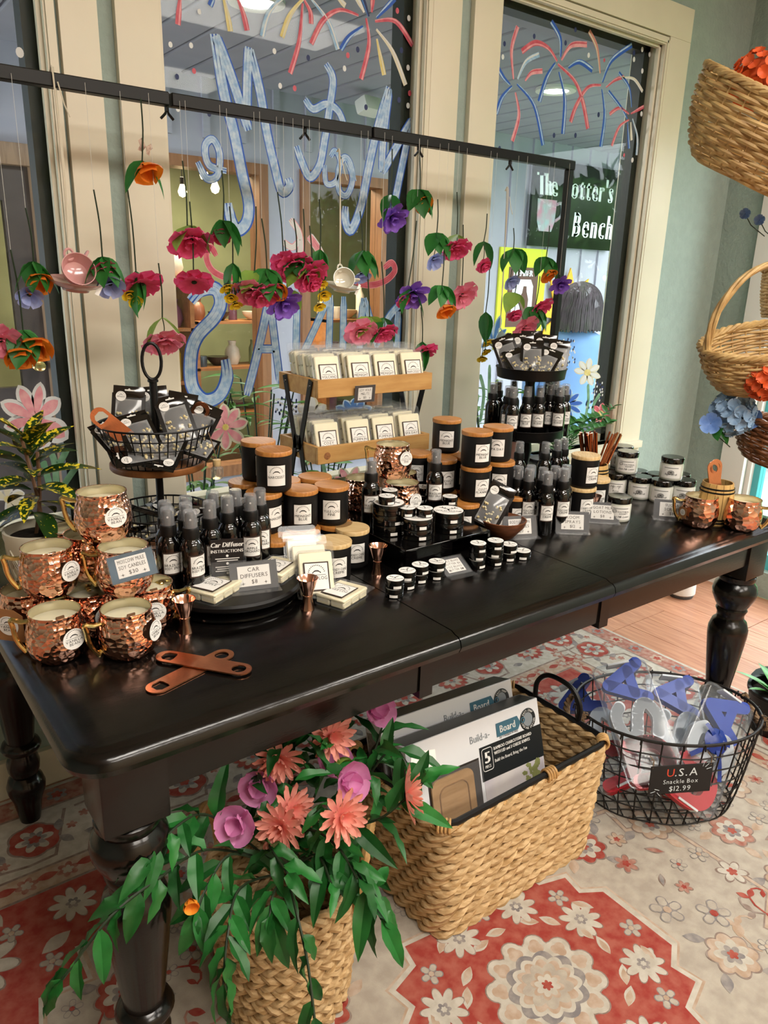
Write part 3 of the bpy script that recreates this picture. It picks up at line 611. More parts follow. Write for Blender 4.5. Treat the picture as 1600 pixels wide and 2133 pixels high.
def spandrel(cx, cy, fx, fy):
    pts = [(0, 0), (.62, 0), (.60, .05), (.52, .04), (.5, .12), (.41, .11), (.40, .2), (.33, .19), (.33, .28), (.24, .27), (.22, .36), (.13, .35), (.12, .44), (.03, .43), (0, .52)]
    lay([(cx+fx*x*1.05, cy+fy*y*1.05) for x, y in pts], 3, 1); lay([(cx+fx*x*1.025, cy+fy*y*1.025) for x, y in pts], 4, 2); lay([(cx+fx*x, cy+fy*y) for x, y in pts], 1, 3)
    spiky(cx+fx*.15, cy+fy*.13, .085, .3); spiky(cx+fx*.36, cy+fy*.07, .05, .8); spiky(cx+fx*.1, cy+fy*.31, .05, 1)
    for x, y, a in ((.27, .17, .4), (.22, .05, 2), (.03, .2, 1), (.47, .04, .2)): leafm(cx+fx*x, cy+fy*y, .07, .018, a, 0); small(cx+fx*x*1.05, cy+fy*(y+.03), .024, a)
for fx, cx in ((1, XA+.38), (-1, XB-.38)):
    for fy, cy in ((1, YA+.38), (-1, YB-.38)): spandrel(cx, cy, fx, fy)
rr = random.Random(4); done = []
def free(x, y, r):
    if max(abs(x-MC[0])/.33, abs(y-MC[1])/.31) < 1+r: return False
    if (min(x-(XA+.38), XB-.38-x)/.64+min(y-(YA+.38), YB-.38-y)/.52) < 1.08: return False
    return all((x-a_)**2+(y-b_)**2 > (r+c_)**2 for a_, b_, c_ in done)
def curl(x, y, a, c):
    pts = [(x+.012*k*cos(a+.33*k), y+.012*k*sin(a+.33*k)) for k in range(7)]; lay_line(pts, .0045, c, 3)
    for k in (2, 4, 6): leafm(*pts[k], .03, .008, a+.33*k+1.1*(1 if k % 4 else -1), c, 3)
for i in range(4200):
    x, y = rr.uniform(-.06, 2.05), rr.uniform(-.1, 1.54); r = (.062, .045, .036, .03, .03, .03, .024)[min(6, i//200)]
    if not free(x, y, r): continue
    done.append((x, y, r)); q = len(done) % 6; a = rr.random()*6.28
    if r > .06:
        flo(x, y, r*.95, 8, .8, 6, 3, a); flo(x, y, r*.88, 8, .8, rr.choice((3, 1, 5)), 4, a); flo(x, y, r*.66, 7, .65, 4, 5, a); flo(x, y, r*.4, 6, .6, 2, 6, a); flo(x, y, r*.2, 5, .6, 1, 7, a)
        for k in range(4): leafm(x+r*.9*cos(a+k*1.57), y+r*.9*sin(a+k*1.57), r*.8, r*.2, a+k*1.57+.5, rr.choice((2, 3)), 2)
    elif q in (0, 3): small(x, y, r*.85, a, rr.choice((1, 2)))
    elif q == 1: leafm(x-r*.8*cos(a), y-r*.8*sin(a), r*1.7, r*.35, a, 6, 3); leafm(x-r*.7*cos(a), y-r*.7*sin(a), r*1.4, r*.22, a, rr.choice((2, 5, 0)), 4)
    elif q == 2: curl(x, y, a, rr.choice((2, 3, 6)))
    elif q == 4: flo(x, y, r*.9, 6, .5, 6, 3, a); flo(x, y, r*.78, 6, .5, rr.choice((3, 4, 5)), 4, a); flo(x, y, r*.3, 5, .6, 1, 5, a)
    else: curl(x, y, a, rr.choice((1, 5))); leafm(x, y, r, r*.25, a+2, 1, 3)
o = obj('woven_pattern', rp, rm, rug); o['kind'] = 'stuff'
# ================================================================== FLOOR BASKETS
def rope_row(path, r, pitch, plies=2, twist=1, n=6, spread=.62, ph=0):
    """closed path of points -> twisted strands"""
    P_ = [Vector(p) for p in path]; m = len(P_); mb = MB(); acc = [0]
    for i in range(m): acc.append(acc[-1]+(P_[(i+1) % m]-P_[i]).length)
    tot = acc[-1]; turns = max(1, round(tot/pitch))
    for k in range(plies):
        pts = []
        for i in range(m):
            T_ = (P_[(i+1) % m]-P_[i-1]).normalized(); U = T_.cross(Vector((0, 0, 1))).normalized(); V = U.cross(T_)
            a = twist*2*pi*turns*acc[i]/tot+2*pi*k/plies+ph
            pts.append(P_[i]+(U*cos(a)+V*sin(a))*r*spread)
        mb.tube(pts, r*.68, n, True)
    return mb
def resample(pts, step_):
    P_ = [Vector((*p, 0)) if len(p) == 2 else Vector(p) for p in pts]; out = []; m = len(P_); carry = 0
    for i in range(m):
        a, b = P_[i], P_[(i+1) % m]; L_ = (b-a).length; t = carry
        while t < L_: out.append(a.lerp(b, t/L_)); t += step_
        carry = t-L_
    return out
sea = mat('seagrass', '#cfb184', .75, col2='#a98656', vs=35, stretch=(1, 1, 4), bump=.25, bs=160, rnd=.08)
cane = mat('cane_wrap', '#c8a067', .5, col2='#a87d45', vs=40, bump=.1)
BX0, BX1, BY0, BY1, BH = .862, 1.388, .905, 1.235, .305
bc = ((BX0+BX1)/2, (BY0+BY1)/2)
rb = thing('seagrass_basket', 'rectangular woven seagrass basket with black rim holding boxed boards', 'basket', (*bc, RZ))
rows = 13; rr_ = BH/rows
for i in range(rows):
    z = rr_*(i+.5); k = .93+.07*(i/rows)
    pts = rrect((BX0-bc[0])*k, (BX1-bc[0])*k, (BY0-bc[1])*k, (BY1-bc[1])*k, .04, 6)
    path = [Vector((p.x, p.y, z)) for p in resample(pts, .011)]
    obj('woven_row', rope_row(path, rr_*.56, .085, 2, 1, 6, .6, i*1.9), sea, rb)
obj('bottom', MB().prism(rrect((BX0-bc[0])*.93, (BX1-bc[0])*.93, (BY0-bc[1])*.93, (BY1-bc[1])*.93, .04, 4), .002, .012), sea, rb)
rimp = [Vector((p.x, p.y, BH+.004)) for p in resample(rrect(BX0-bc[0], BX1-bc[0], BY0-bc[1], BY1-bc[1], .035, 6), .02)]
obj('rim', MB().tube(rimp, .0075, 8, True), matte_black, rb)
pts = [Vector((p.x*1.012, p.y*1.012, BH-.008)) for p in resample(rrect(BX0-bc[0], BX1-bc[0], BY0-bc[1], BY1-bc[1], .035, 6), .006)]
obj('rim_binding', rope_row(pts, .0055, .012, 2, 1, 5), cane, rb)
def wrapat(c, d, parent, n_=4, r=.0125, w_=.006):
    d = Vector(d).normalized(); u = d.cross(Vector((0, 0, 1))).normalized(); v = u.cross(d); mb = MB()
    for i in range(n_):
        q = Vector(c)+d*(i-(n_-1)/2)*w_*1.25
        mb.tube([q+(u*cos(a)+v*sin(a)*1.15)*r for a in [2*pi*k/14 for k in range(14)]], w_*.55, 6, True)
    return obj('cane_wrap', mb, cane, parent)
hx, hy = (BX1-BX0)/2, (BY1-BY0)/2
for c, d in (((hx-.01, -hy+.01, BH), (1, 1, 0)), ((-hx+.01, -hy+.01, BH), (1, -1, 0)), ((0.05, -hy, BH), (1, 0, 0)), ((0, hy, BH), (1, 0, 0)), ((hx-.01, hy-.01, BH), (1, -1, 0)), ((-hx+.01, hy-.01, BH), (1, 1, 0))): wrapat(c, d, rb)
for s in (-1, 1):
    obj('handle', MB().tube(catmull([(s*hx, -.07, BH), (s*hx*1.005, -.07, BH+.05), (s*hx*1.01, -.035, BH+.085), (s*hx*1.01, .035, BH+.085), (s*hx*1.005, .07, BH+.05), (s*hx, .07, BH)], 6), .0065, 8), matte_black, rb)
# boxed charcuterie boards
boxw = mat('white_box_card', '#d9dadd', .4); boxd = mat('dark_box_card', '#1e2224', .35); teal = mat('teal_print', '#3c6577', .4); boxg = mat('grey_woodgrain_print', '#8e8780', .5, col2='#6f6964', vs=8, stretch=(2, 20, 20))
phot = mat('pale_kitchen_print', '#b9b2bb', .4, col2='#cfc9c4', vs=8); woodb = mat('bamboo_board', '#b08a5c', .5, col2='#9c7748', vs=6, stretch=(2, 14, 14))
grayp = mat('grey_print', '#7f858a', .5)
def board_box(loc, rot, label):
    t = thing('boxed_charcuterie_board', label, 'box', loc, 0, 'boxed boards in the seagrass basket', rot)
    Wd, Hh, D = .42, .31, .062
    obj('carton', MB().bx(-Wd/2, Wd/2, 0, D, 0, Hh), [boxw], t, bevel=.0015, seg=1)
    obj('top_print', MB().bx(-Wd/2+.004, Wd/2-.004, .004, D-.004, Hh, Hh+.0006), boxd, t)
    obj('side_print', MB().bx(-Wd/2-.0006, -Wd/2, .006, D-.006, .02, Hh-.03), boxg, t)
    R_ = Matrix.Rotation(pi/2, 4, 'X')
    def flat(nm, x0, x1, z0, z1, m, y=.0007): return obj(nm, MB().bx(x0, x1, -y, 0, z0, z1), m, t)
    bp = flat('dark_band', .0, Wd/2, .165, .245, boxd); flat('serving_photo', .005, Wd/2-.004, .0, .165, phot)
    flat('window_back', -Wd/2+.05, -.005, .02, .225, mat('box_inside', '#2b2420', .6))
    wnd = obj('bamboo_board', MB().prism(rrect(-Wd/2+.055, -.03, .05, .215, .02, 5), .001, .006, R_), woodb, t)
    obj('groove', MB().tube([(x, -.0065, z) for x, z in rrect(-Wd/2+.075, -.05, .09, .195, .02, 4)], .0018, 5, True), mat('bamboo_dark', '#8a6538', .6), wnd)
    obj('cheese_knife', MB().tube([(-.14, -.006, .035), (-.10, -.006, .038)], .005, 8).tube([(-.1, -.006, .038), (-.04, -.006, .042)], .008, 8), mat('knife_white', '#c7c5c6', .3), t)
    obj('clear_window', MB().bx(-Wd/2+.05, -.005, -.0112, -.0107, .02, .225), clear, t)
    tm = MB(); text(tm, 'Build-a-', .017, -.025, .262, .001, 'l', .85, .1, 0, 0, R_); obj('lettering', tm, grayp, t)
    bl = obj('board_emblem', MB().prism([(.06, .254), (.132, .254), (.142, .268), (.132, .286), (.06, .286)], .0008, .0014, R_).tube([(.15+.006*cos(a), -.0014, .271+.006*sin(a)) for a in [k*pi/5 for k in range(10)]], .0016, 5, True), teal, t)
    tm = MB(); text(tm, 'Board', .017, .097, .262, .0018, 'c', .85, .1, 0, .02, R_); obj('lettering', tm, white_paper, bl)
    tm = MB(); text(tm, 'by FARBERWARE', .007, .10, .2485, .001, 'c', .8, .1, 0, 0, R_); obj('lettering', tm, ink, t)
    tm = MB(); text(tm, 'BAMBOO CHARCUTERIE BOARD', .0075, .045, .228, .001, 'l', .8, .1, 0, .03, R_); text(tm, 'WITH LID and 3 CHEESE KNIVES', .0075, .045, .2165, .001, 'l', .8, .1, 0, .03, R_); text(tm, 'Build the Board, Bring the Fun', .0075, .045, .199, .001, 'l', .8, .1, 0, .02, R_); text(tm, '5', .026, .0225, .205, .001, 'c', 1, .1, 0, .05, R_); text(tm, 'PIECE', .007, .0225, .193, .001, 'c', .8, .1, 0, .02, R_)
    obj('lettering', tm, white_paper, bp)
    obj('number_frame', MB().tube([(x, -.001, z) for x, z in rrect(.006, .039, .187, .239, .006, 3)], .0008, 4, True), white_paper, bp)
    sl = obj('round_seal', MB().lathe([(.027, .001), (.0255, .0016), (.017, .0016), (.017, .001)], 28, Matrix.Translation((.168, 0, .268)) @ R_), boxd, t)
    obj('seal_picture', MB().lathe([(.0165, .001), (0, .0015)], 20, Matrix.Translation((.168, 0, .268)) @ R_), grayp, t)
    tm = MB()
    for s_, a0, sg_ in (('EASY-SNAP', 90, -1), ('LOCKING DESIGN', 270, 1)):
        for i_, ch in enumerate(s_):
            a = radians(a0+sg_*(i_-(len(s_)-1)/2)*12); text(tm, ch, .0055, 0, -.0025, .0018, 'c', .8, M=Matrix.Translation((.168, 0, .268)) @ R_ @ Matrix.Rotation(a-pi/2 if sg_ < 0 else a+pi/2, 4, 'Z') @ Matrix.Translation((0, .0212 if sg_ < 0 else -.0212, 0)))
    obj('lettering', tm, white_paper, sl)
    ph = random.Random(5)
    fm = MB()
    for i in range(38):
        x = ph.uniform(.02, Wd/2-.012); z = .01+ph.random()*(.03+.25*(x-.02))
        fm.lathe([(0, .002), (.007, .001), (.008, .0008)], 7, Matrix.Translation((x, 0, z)) @ R_, ph.randrange(4))
    o_ = obj('food_print', fm, [mat('print_grape', '#3a1f26'), mat('print_orange', '#c06a34'), mat('print_green', '#4d5a33'), mat('print_cheese', '#d9c28f')], t); o_['kind'] = 'stuff'
    gm = MB()
    for i in range(26): gm.lathe([(0, .002), (.006, .001)], 5, Matrix.Translation((ph.uniform(.13, .19), 0, ph.uniform(.10, .16))) @ R_ @ Matrix.Rotation(ph.random()*3, 4, 'Z') @ Matrix.Scale(1.8, 4, (1, 0, 0)))
    o_ = obj('leaf_print', gm, mat('print_leaf', '#7d8250'), t); o_['kind'] = 'stuff'
    return t
b1 = board_box((1.085, .975, .09), (radians(-18), radians(3), radians(0)), 'boxed bamboo charcuterie board set in front with its label fully showing')
b2 = board_box((1.085, 1.065, .10), (radians(-18), radians(3), radians(0)), 'boxed charcuterie board behind, mostly hidden by the front box')
tg = thing('gift_tag', 'white folded gift tag with red writing hanging on the front box', 'tag', ony(866, 1596, 1.035), 0, None, (radians(-18), radians(24), 0))
obj('card', MB().prism([(-.035, -.03), (.03, -.035), (.045, 0), (.03, .04), (-.04, .03)], .02, .0212, R90), white_paper, tg); tm = MB(); text(tm, 'To:', .012, -.022, -.02, .0216, 'l', .9, .1, .1, .03, R90); obj('lettering', tm, mat('red_pen', '#c2392f'), tg)
# ---- round planter basket
PB = (.565, 1.015)
pb = thing('planter_basket', 'round braided seagrass basket with cane loop handles full of silk plants', 'basket', (*PB, RZ))
nr = 15; PHH = .30
for i in range(nr):
    z = PHH*(i+.5)/nr; r = .112+.030*(z/PHH); c = 2*pi*r/96
    path = [(r*cos(2*pi*k/96), r*sin(2*pi*k/96), z) for k in range(96)]
    obj('woven_row', rope_row(path, PHH/nr*.55, .052, 2, 1 if i % 2 else -1, 6, .62, i*.9), sea, pb)
obj('bottom', MB().lathe([(0, .004), (.108, .004), (.108, .012), (0, .014)], 24), sea, pb)
for s, rz in ((1, radians(-42)), (-1, radians(-42))):
    pth = catmull([(s*.142, -.052, .26), (s*.150, -.055, .33), (s*.156, -.034, .385), (s*.158, .0, .398), (s*.156, .034, .385), (s*.150, .055, .33), (s*.142, .052, .26)], 8)
    o = obj('handle', MB().tube(pth, [.0085+.0012*(k % 2) for k in range(len(pth))], 8), cane, pb); o.rotation_euler = (0, 0, rz)
# ---- silk plants in the planter
def leafmesh(name, l, w_, m, curl=.25, fold=.25, rows_=7, wav=0):
    g = []
    for i in range(rows_):
        t = i/(rows_-1); wd = w_*.5*(sin(pi*min(1, t**.75*.98+.02))**.8); z = -curl*l*t*t
        g.append([(s*wd, t*l, z+fold*abs(s)*wd+wav*wd*sin(t*14)*s) for s in (-1, -.5, 0, .5, 1)])
    return MB().sheet(g).mesh(name, m)
deep_leaf = mat('deep_silk_leaf', '#236b2a', .45, col2='#123f1a', vs=14, rnd=.4, thin=.15)
LONG = [leafmesh('leaf', .082, .026, deep_leaf, .45, .5, 8, .3), leafmesh('leaf', .066, .024, deep_leaf, .15, .6, 8, .3), leafmesh('leaf', .054, .024, deep_leaf, .6, .4, 8, .4)]
def leafrot(d, roll=0, tw=0):
    d = Vector(d).normalized(); up = Vector((0, 0, 1)); x = d.cross(up)
    x = x.normalized() if x.length > 1e-3 else Vector((1, 0, 0)); z = x.cross(d)
    M_ = Matrix((x, d, z)).transposed(); return (M_ @ Matrix.Rotation(roll, 3, 'Y')).to_euler()
arr = thing('silk_plant_arrangement', 'trailing silk greenery with coral and pink flowers in the planter basket', 'plant', (*PB, .12))
O_ = Vector((*PB, .12)); lr = random.Random(11)
def spray(pts, nl, kinds=(0, 1, 2), start=.2, stemr=.0022):
    P_ = catmull([ond(*p)-O_ for p in pts], 6); obj('stem', MB().tube(P_, stemr, 5), stem_m, arr)
    for i in range(nl):
        t = start+(1-start)*i/(nl-1 or 1); k = min(int(t*(len(P_)-1)), len(P_)-2); p = P_[k].lerp(P_[k+1], t*(len(P_)-1)-k); d = (P_[k+1]-P_[k]).normalized()
        side = (d.cross(ray(800, 1800)).normalized())*(1 if i % 2 else -1)
        dd = d*lr.uniform(.5, 1)+side*lr.uniform(.3, .8)+Vector((0, 0, -.25))
        if i == nl-1: dd = d
        obj('leaf', LONG[lr.choice(kinds)], None, arr, p, leafrot(dd, lr.uniform(-.7, .7)), lr.uniform(.8, 1.15))
for pts, nl, st in (([(560, 1790, 1.33), (430, 1770, 1.2), (330, 1830, 1.09), (230, 1910, 1.03), (130, 2040, 1.0)], 16, .25), ([(560, 1790, 1.33), (440, 1700, 1.25), (370, 1720, 1.15), (310, 1790, 1.08)], 12, .3), ([(560, 1800, 1.33), (480, 1780, 1.22), (430, 1850, 1.17), (410, 1900, 1.15)], 9, .25),
                    ([(580, 1820, 1.3), (500, 1850, 1.2), (474, 1950, 1.12), (466, 2050, 1.10)], 13, .2), ([(590, 1830, 1.3), (570, 1860, 1.17), (562, 1910, 1.14)], 7, .2), ([(600, 1830, 1.28), (615, 1890, 1.13), (640, 2000, 1.10), (655, 2120, 1.08)], 6, .4),
                    ([(620, 1790, 1.33), (720, 1790, 1.25), (762, 1850, 1.16), (795, 1915, 1.14)], 11, .2), ([(600, 1790, 1.35), (640, 1730, 1.3), (700, 1760, 1.22), (745, 1830, 1.16)], 10, .2), ([(590, 1790, 1.36), (600, 1650, 1.41), (615, 1545, 1.43)], 10, .15),
                    ([(600, 1790, 1.36), (670, 1620, 1.4), (690, 1520, 1.43)], 10, .15), ([(600, 1790, 1.36), (740, 1650, 1.38), (815, 1560, 1.36), (850, 1600, 1.33)], 11, .2), ([(600, 1790, 1.36), (560, 1660, 1.4), (545, 1570, 1.42)], 9, .2),
                    ([(610, 1800, 1.34), (720, 1730, 1.27), (800, 1700, 1.22), (880, 1630, 1.2)], 7, .4), ([(600, 1800, 1.36), (760, 1600, 1.42), (800, 1500, 1.43)], 9, .2), ([(600, 1800, 1.3), (560, 1760, 1.25), (600, 1820, 1.17)], 7, .2), ([(610, 1810, 1.3), (660, 1780, 1.24), (690, 1840, 1.17)], 7, .2)):
    spray(pts, nl, start=st)
for i in range(80):
    p = ond(lr.uniform(510, 800), lr.uniform(1540, 1850), lr.uniform(1.3, 1.42))-O_
    obj('leaf', LONG[lr.randrange(3)], None, arr, p, leafrot((lr.uniform(-1, 1), lr.uniform(-1, .4), lr.uniform(-.4, .8)), lr.uniform(-1, 1)), lr.uniform(.7, 1.1))
def petal(name, l, w_, m, cup=.4, tipw=.6, rows_=6, ruf=0, notch=0):
    g = []
    for i in range(rows_):
        t = i/(rows_-1); wd = w_*.5*(.25+.75*sin(pi*.5*min(1, t*1.25)))*(1 if t < .7 else 1-(t-.7)/.3*(1-tipw)*.9)
        g.append([(s*wd, t*l*(1-.12*s*s*(t > .8)), cup*l*t*t+.22*s*s*wd+ruf*l*sin(t*9+s*5)*t) for s in (-1, -.5, 0, .5, 1)])
    return MB().sheet(g).mesh(name, m)
def corolla(parent, pm_, layers, name='petal'):
    """layers: (count, elevation deg, scale, phase); blossom axis = local +z"""
    for cnt, el, sc_, ph in layers:
        for k in range(cnt):
            a = 2*pi*k/cnt+ph
            o = obj(name, pm_[k % len(pm_)] if isinstance(pm_, list) else pm_, None, parent, (0, 0, 0), None, sc_)
            o.rotation_euler = (Matrix.Rotation(a, 3, 'Z') @ Matrix.Rotation(radians(el), 3, 'X')).to_euler()
coral = mat('coral_petal', '#f08f86', .6, col2='#f5ae9a', vs=30, thin=.3); pinkp = mat('orchid_pink_petal', '#f3b0da', .6, col2='#e592c8', vs=20, thin=.35)
cpet = petal('petal', .042, .012, coral, .3, .5); ppet = petal('petal', .045, .042, pinkp, .35, .85, ruf=.04)
def axis_rot(d):
    return Vector(d).to_track_quat('Z', 'Y').to_euler()
for px, py, d, dirn in ((690, 1535, 1.35, (-.1, -.9, .4)), (582, 1580, 1.32, (-.5, -.8, -.1)), (710, 1700, 1.2, (0, -1, .35)), (585, 1722, 1.26, (-.7, -.5, .2)), (845, 1655, 1.19, (.7, -.5, .1)), (606, 1690, 1.3, (.2, -.9, .5))):
    b = empty('coral_blossom', ond(px, py, d)-O_, arr, axis_rot(dirn)); b['label'] = 'coral daisy-like blossom'
    corolla(b, cpet, ((12, -4, 1.1, 0), (10, 22, .95, .25), (8, 46, .7, .1)))
for px, py, d, dirn in ((775, 1485, 1.42, (.1, -.6, .5)), (545, 1625, 1.34, (-.6, -.7, .1)), (715, 1625, 1.29, (.1, -.8, .3)), (500, 1708, 1.27, (-.6, -.6, .3)), (690, 1600, 1.4, (0, -.5, .8))):
    b = empty('pink_blossom', ond(px, py, d)-O_, arr, axis_rot(dirn)); b['label'] = 'orchid pink rose-like blossom'
    corolla(b, ppet, ((5, 22, 1, 0), (4, 48, .8, .4)))
b = empty('lime_blossom', ond(700, 1585, 1.36)-O_, arr, axis_rot((0, -1, 0))); corolla(b, petal('petal', .035, .03, leaf_l, .3, .8), ((5, 40, 1, 0), (4, 65, .7, 0)))
b = empty('orange_blossom', ond(396, 1873, 1.14)-O_, arr, axis_rot((-.3, -1, 0))); corolla(b, petal('petal', .022, .02, mat('orange_petal', '#ee8a1f', .6, col2='#f2a53a', vs=20), .3, .8), ((5, 45, 1, 0),))
# ---- oval wire basket with snack boxes
wire = mat('dark_wire', '#2b2826', .5, .6); WBC = (1.712, .955); WBA = radians(-36)
wbk = thing('wire_basket', 'oval dark wire basket with rope handles holding letter snack boxes', 'basket', (*WBC, RZ), WBA)
wmb = MB(); WH = .265; A0, B0, A1, B1 = .205, .15, .245, .183
def oval(z, t=None): k = (z/WH)**.7 if z > 0 else 0; return A0+(A1-A0)*k, B0+(B1-B0)*k
for z in (.004, .048, .092, .136, .18, .224):
    a, b = oval(z); wmb.tube([(a*cos(t), b*sin(t), z+.002*sin(9*t)) for t in [2*pi*k/60 for k in range(60)]], .0021, 5, True)
for k in range(30):
    t = 2*pi*k/30; pts = []
    for j in range(8): z = WH*j/7; a, b = oval(z); pts.append((a*cos(t), b*sin(t), z))
    a, b = oval(WH); pts += [(a*1.03*cos(t), b*1.03*sin(t), WH+.004), (a*1.04*cos(t), b*1.04*sin(t), WH-.012)]; wmb.tube(pts, .0021, 5)
for k in range(-6, 7):
    x = A0*k/6.5; h = B0*sqrt(max(0, 1-(x/A0)**2)); wmb.tube([(x, -h, .004), (x, h, .004)], .0018, 5)
for k in range(-4, 5):
    y = B0*k/4.6; h = A0*sqrt(max(0, 1-(y/B0)**2)); wmb.tube([(-h, y, .007), (h, y, .007)], .0018, 5)
o = obj('wire_mesh', wmb, wire, wbk); o['kind'] = 'stuff'
obj('rim', MB().tube([(A1*cos(t), B1*sin(t), WH) for t in [2*pi*k/64 for k in range(64)]], .0042, 8, True), wire, wbk)
jute = mat('jute_rope', '#7a6248', .9, col2='#5c4833', vs=60, bump=.3)
for s in (-1, 1):
    pth = catmull([(s*A1*.97, -.055, WH+.004), (s*(A1+.012), -.05, WH-.03), (s*(A1+.02), 0, WH-.052), (s*(A1+.012), .05, WH-.03), (s*A1*.97, .055, WH+.004)], 8)
    hb_ = MB()
    for k in range(3):
        pts = []
        for i, p in enumerate(pth): a = i*.9+2*pi*k/3; pts.append(p+Vector((cos(a)*.005, 0, sin(a)*.005)))
        hb_.tube(pts, .0055, 6)
    obj('rope_handle', hb_, jute, wbk)
    for y in (-.057, .057): obj('handle_ring', MB().tube([(s*A1*.97, y+.0*k, WH) if False else (s*A1*.97+.008*cos(k*pi/6), y, WH+.008*sin(k*pi/6)) for k in range(12)], .0025, 6, True), wire, wbk)
blue_c = mat('blue_letter_tray', '#1c3fa0', .35); red_c = mat('red_letter_tray', '#b5202f', .35); white_c = mat('white_letter_tray', '#d6dade', .4)
box_clear = clear_mat('clear_box_plastic', (.92, .95, .98), .03, .1, .05)
def stroke_poly(pts, wd, z0, z1, mb):
    P_ = [Vector((x, y, 0)) for x, y in pts]
    for a, b in zip(P_[:-1], P_[1:]):
        d = (b-a).normalized(); q = Vector((-d.y, d.x, 0))*wd/2
        mb.prism([tuple((a-q).xy), tuple((b-q).xy), tuple((b+q).xy), tuple((a+q).xy)], z0, z1)
    for p in P_: mb.prism([(p.x+wd/2*cos(2*pi*k/14), p.y+wd/2*sin(2*pi*k/14)) for k in range(14)], z0, z1)
    return mb
SW, SH, ST = .145, .325, .038
Ame = stroke_poly([(-.042, -.042), (0, .04), (.042, -.042)], .028, .008, .03, stroke_poly([(-.028, -.016), (.028, -.016)], .024, .008, .03, MB())).mesh('letter_a_tray', blue_c)
Sme = stroke_poly([tuple(p.xy) for p in catmull([(.042, .035, 0), (.02, .052, 0), (-.03, .045, 0), (-.035, .015, 0), (.03, -.012, 0), (.038, -.04, 0), (0, -.055, 0), (-.042, -.04, 0)], 4)], .03, .008, .03, MB()).mesh('letter_s_tray', white_c)
Ume = stroke_poly([tuple(p.xy) for p in catmull([(-.04, .042, 0), (-.04, -.008, 0), (-.02, -.036, 0), (.02, -.036, 0), (.04, -.008, 0), (.04, .042, 0)], 4)], .032, .008, .03, MB()).mesh('letter_u_tray', red_c)
shell = MB().prism(rrect(-SW/2, SW/2, -SH/2, SH/2, .018, 5), 0, ST).mesh('clear_case', box_clear, bevel=.003); lidm = MB().tube([(x, y, ST*.62) for x, y in rrect(-SW/2-.002, SW/2+.002, -SH/2-.002, SH/2+.002, .018, 4)], .0025, 6, True).mesh('lid_seam', box_clear)
lat = mat('white_latch', '#d9dcde', .4)
def snack(cpx, cpy, depth, tl, tr, label, lean=.12, deps=0, ribbon=False):
    c = ond(cpx, cpy, depth); ux = (ond(*tr, depth+deps)-ond(*tl, depth-deps)).normalized()
    mid = ond((tl[0]+tr[0])/2, (tl[1]+tr[1])/2, depth+lean); uy = (mid-c); uy = (uy-ux*uy.dot(ux)).normalized(); uz = ux.cross(uy)
    t = thing('snack_box', label, 'box', (0, 0, 0), 0, 'letter snack boxes in the wire basket')
    t.matrix_world = Matrix.Translation(c) @ Matrix((ux, uy, uz)).transposed().to_4x4()
    obj('clear_case', shell, None, t); obj('lid_seam', lidm, None, t)
    for me, nm, yc, k_ in ((Ame, 'letter_a_tray', .11, 1.18), (Sme, 'letter_s_tray', 0, 1.05), (Ume, 'letter_u_tray', -.108, 1.15)): obj(nm, me, None, t, (0, yc*.97, 0), (0, 0, pi/2), (k_, k_*.95, 1))
    for y in (SH/2, -SH/2): obj('latch', MB().box((0, y, ST*.5), (.06, .006, .03)), lat, t, bevel=.002)
    if ribbon:
        rbm = mat('blue_ribbon', '#12307f', .35); rbn = empty('ribbon_bow', (.0, .02, ST+.004), t)
        for a, l_ in ((.3, .04), (2.6, .05), (4.1, .09), (5.2, .1), (1.5, .035)):
            pts = catmull([(0, 0, 0), (cos(a)*l_*.5, sin(a)*l_*.5, .008), (cos(a)*l_, sin(a)*l_, .002)], 5)
            obj('ribbon_tail', MB().sheet([[p+Vector((-sin(a), cos(a), 0))*s*.006 for s in (-1, 1)] for p in pts]), rbm, rbn)
        obj('tulle_puff', MB().lathe([(0, .01), (.012, .008), (.026, .004), (.034, 0)], 16), rbm, rbn)
    return t
snack(1325, 1508, 2.02, (1232, 1388), (1345, 1367), 'snack box standing tallest at the left with blue A on top', .10)
snack(1465, 1560, 1.99, (1478, 1425), (1588, 1505), 'snack box at the right tied with a blue ribbon bow', .07, .0, True)
snack(1410, 1530, 2.10, (1352, 1415), (1440, 1425), 'snack box standing in the middle behind the other two', .10)
snack(1245, 1530, 2.11, (1205, 1440), (1290, 1400), 'snack box tucked behind the tallest one at the left rim', .10)
ck = thing('chalkboard_tag', 'small chalkboard reading U.S.A Snackle Box tied to the wire basket', 'sign')
c = ond(1418, 1622, 1.775); ux = (ond(1485, 1617, 1.79)-ond(1352, 1626, 1.775)).normalized(); uy = (Vector((0, 0, 1))-ux*ux.z).normalized(); ck.matrix_world = Matrix.Translation(c) @ Matrix((ux, uy, ux.cross(uy))).transposed().to_4x4()
obj('board', MB().box((0, 0, 0), (.152, .078, .003)), mat('chalkboard', '#171413', .8), ck, bevel=.001)
tm = MB(); text(tm, '.S.A', .021, -.016, .009, .0018, 'l', 1, .18); text(tm, 'Snackle Box', .0115, -.0, -.011, .0018, 'c', .95, .14); text(tm, '$12.99', .014, .0, -.032, .0018, 'c', .95, .16)
for a, x, y in ((.3, .06, .024), (.8, .056, .03), (1.3, .05, .032), (.3+pi, -.06, -.03), (-.3, -.062, -.024), (-.9, -.055, -.034)): tm.tube([(x, y, .0018), (x+.012*cos(a), y+.012*sin(a), .0018)], .0006, 4)
obj('chalk_lettering', tm, mat('chalk', '#cfd8dc', .9), ck); tm = MB(); text(tm, 'U', .021, -.036, .009, .0018, 'l', 1); obj('chalk_lettering', tm, mat('red_chalk', '#d1492f', .9), ck)
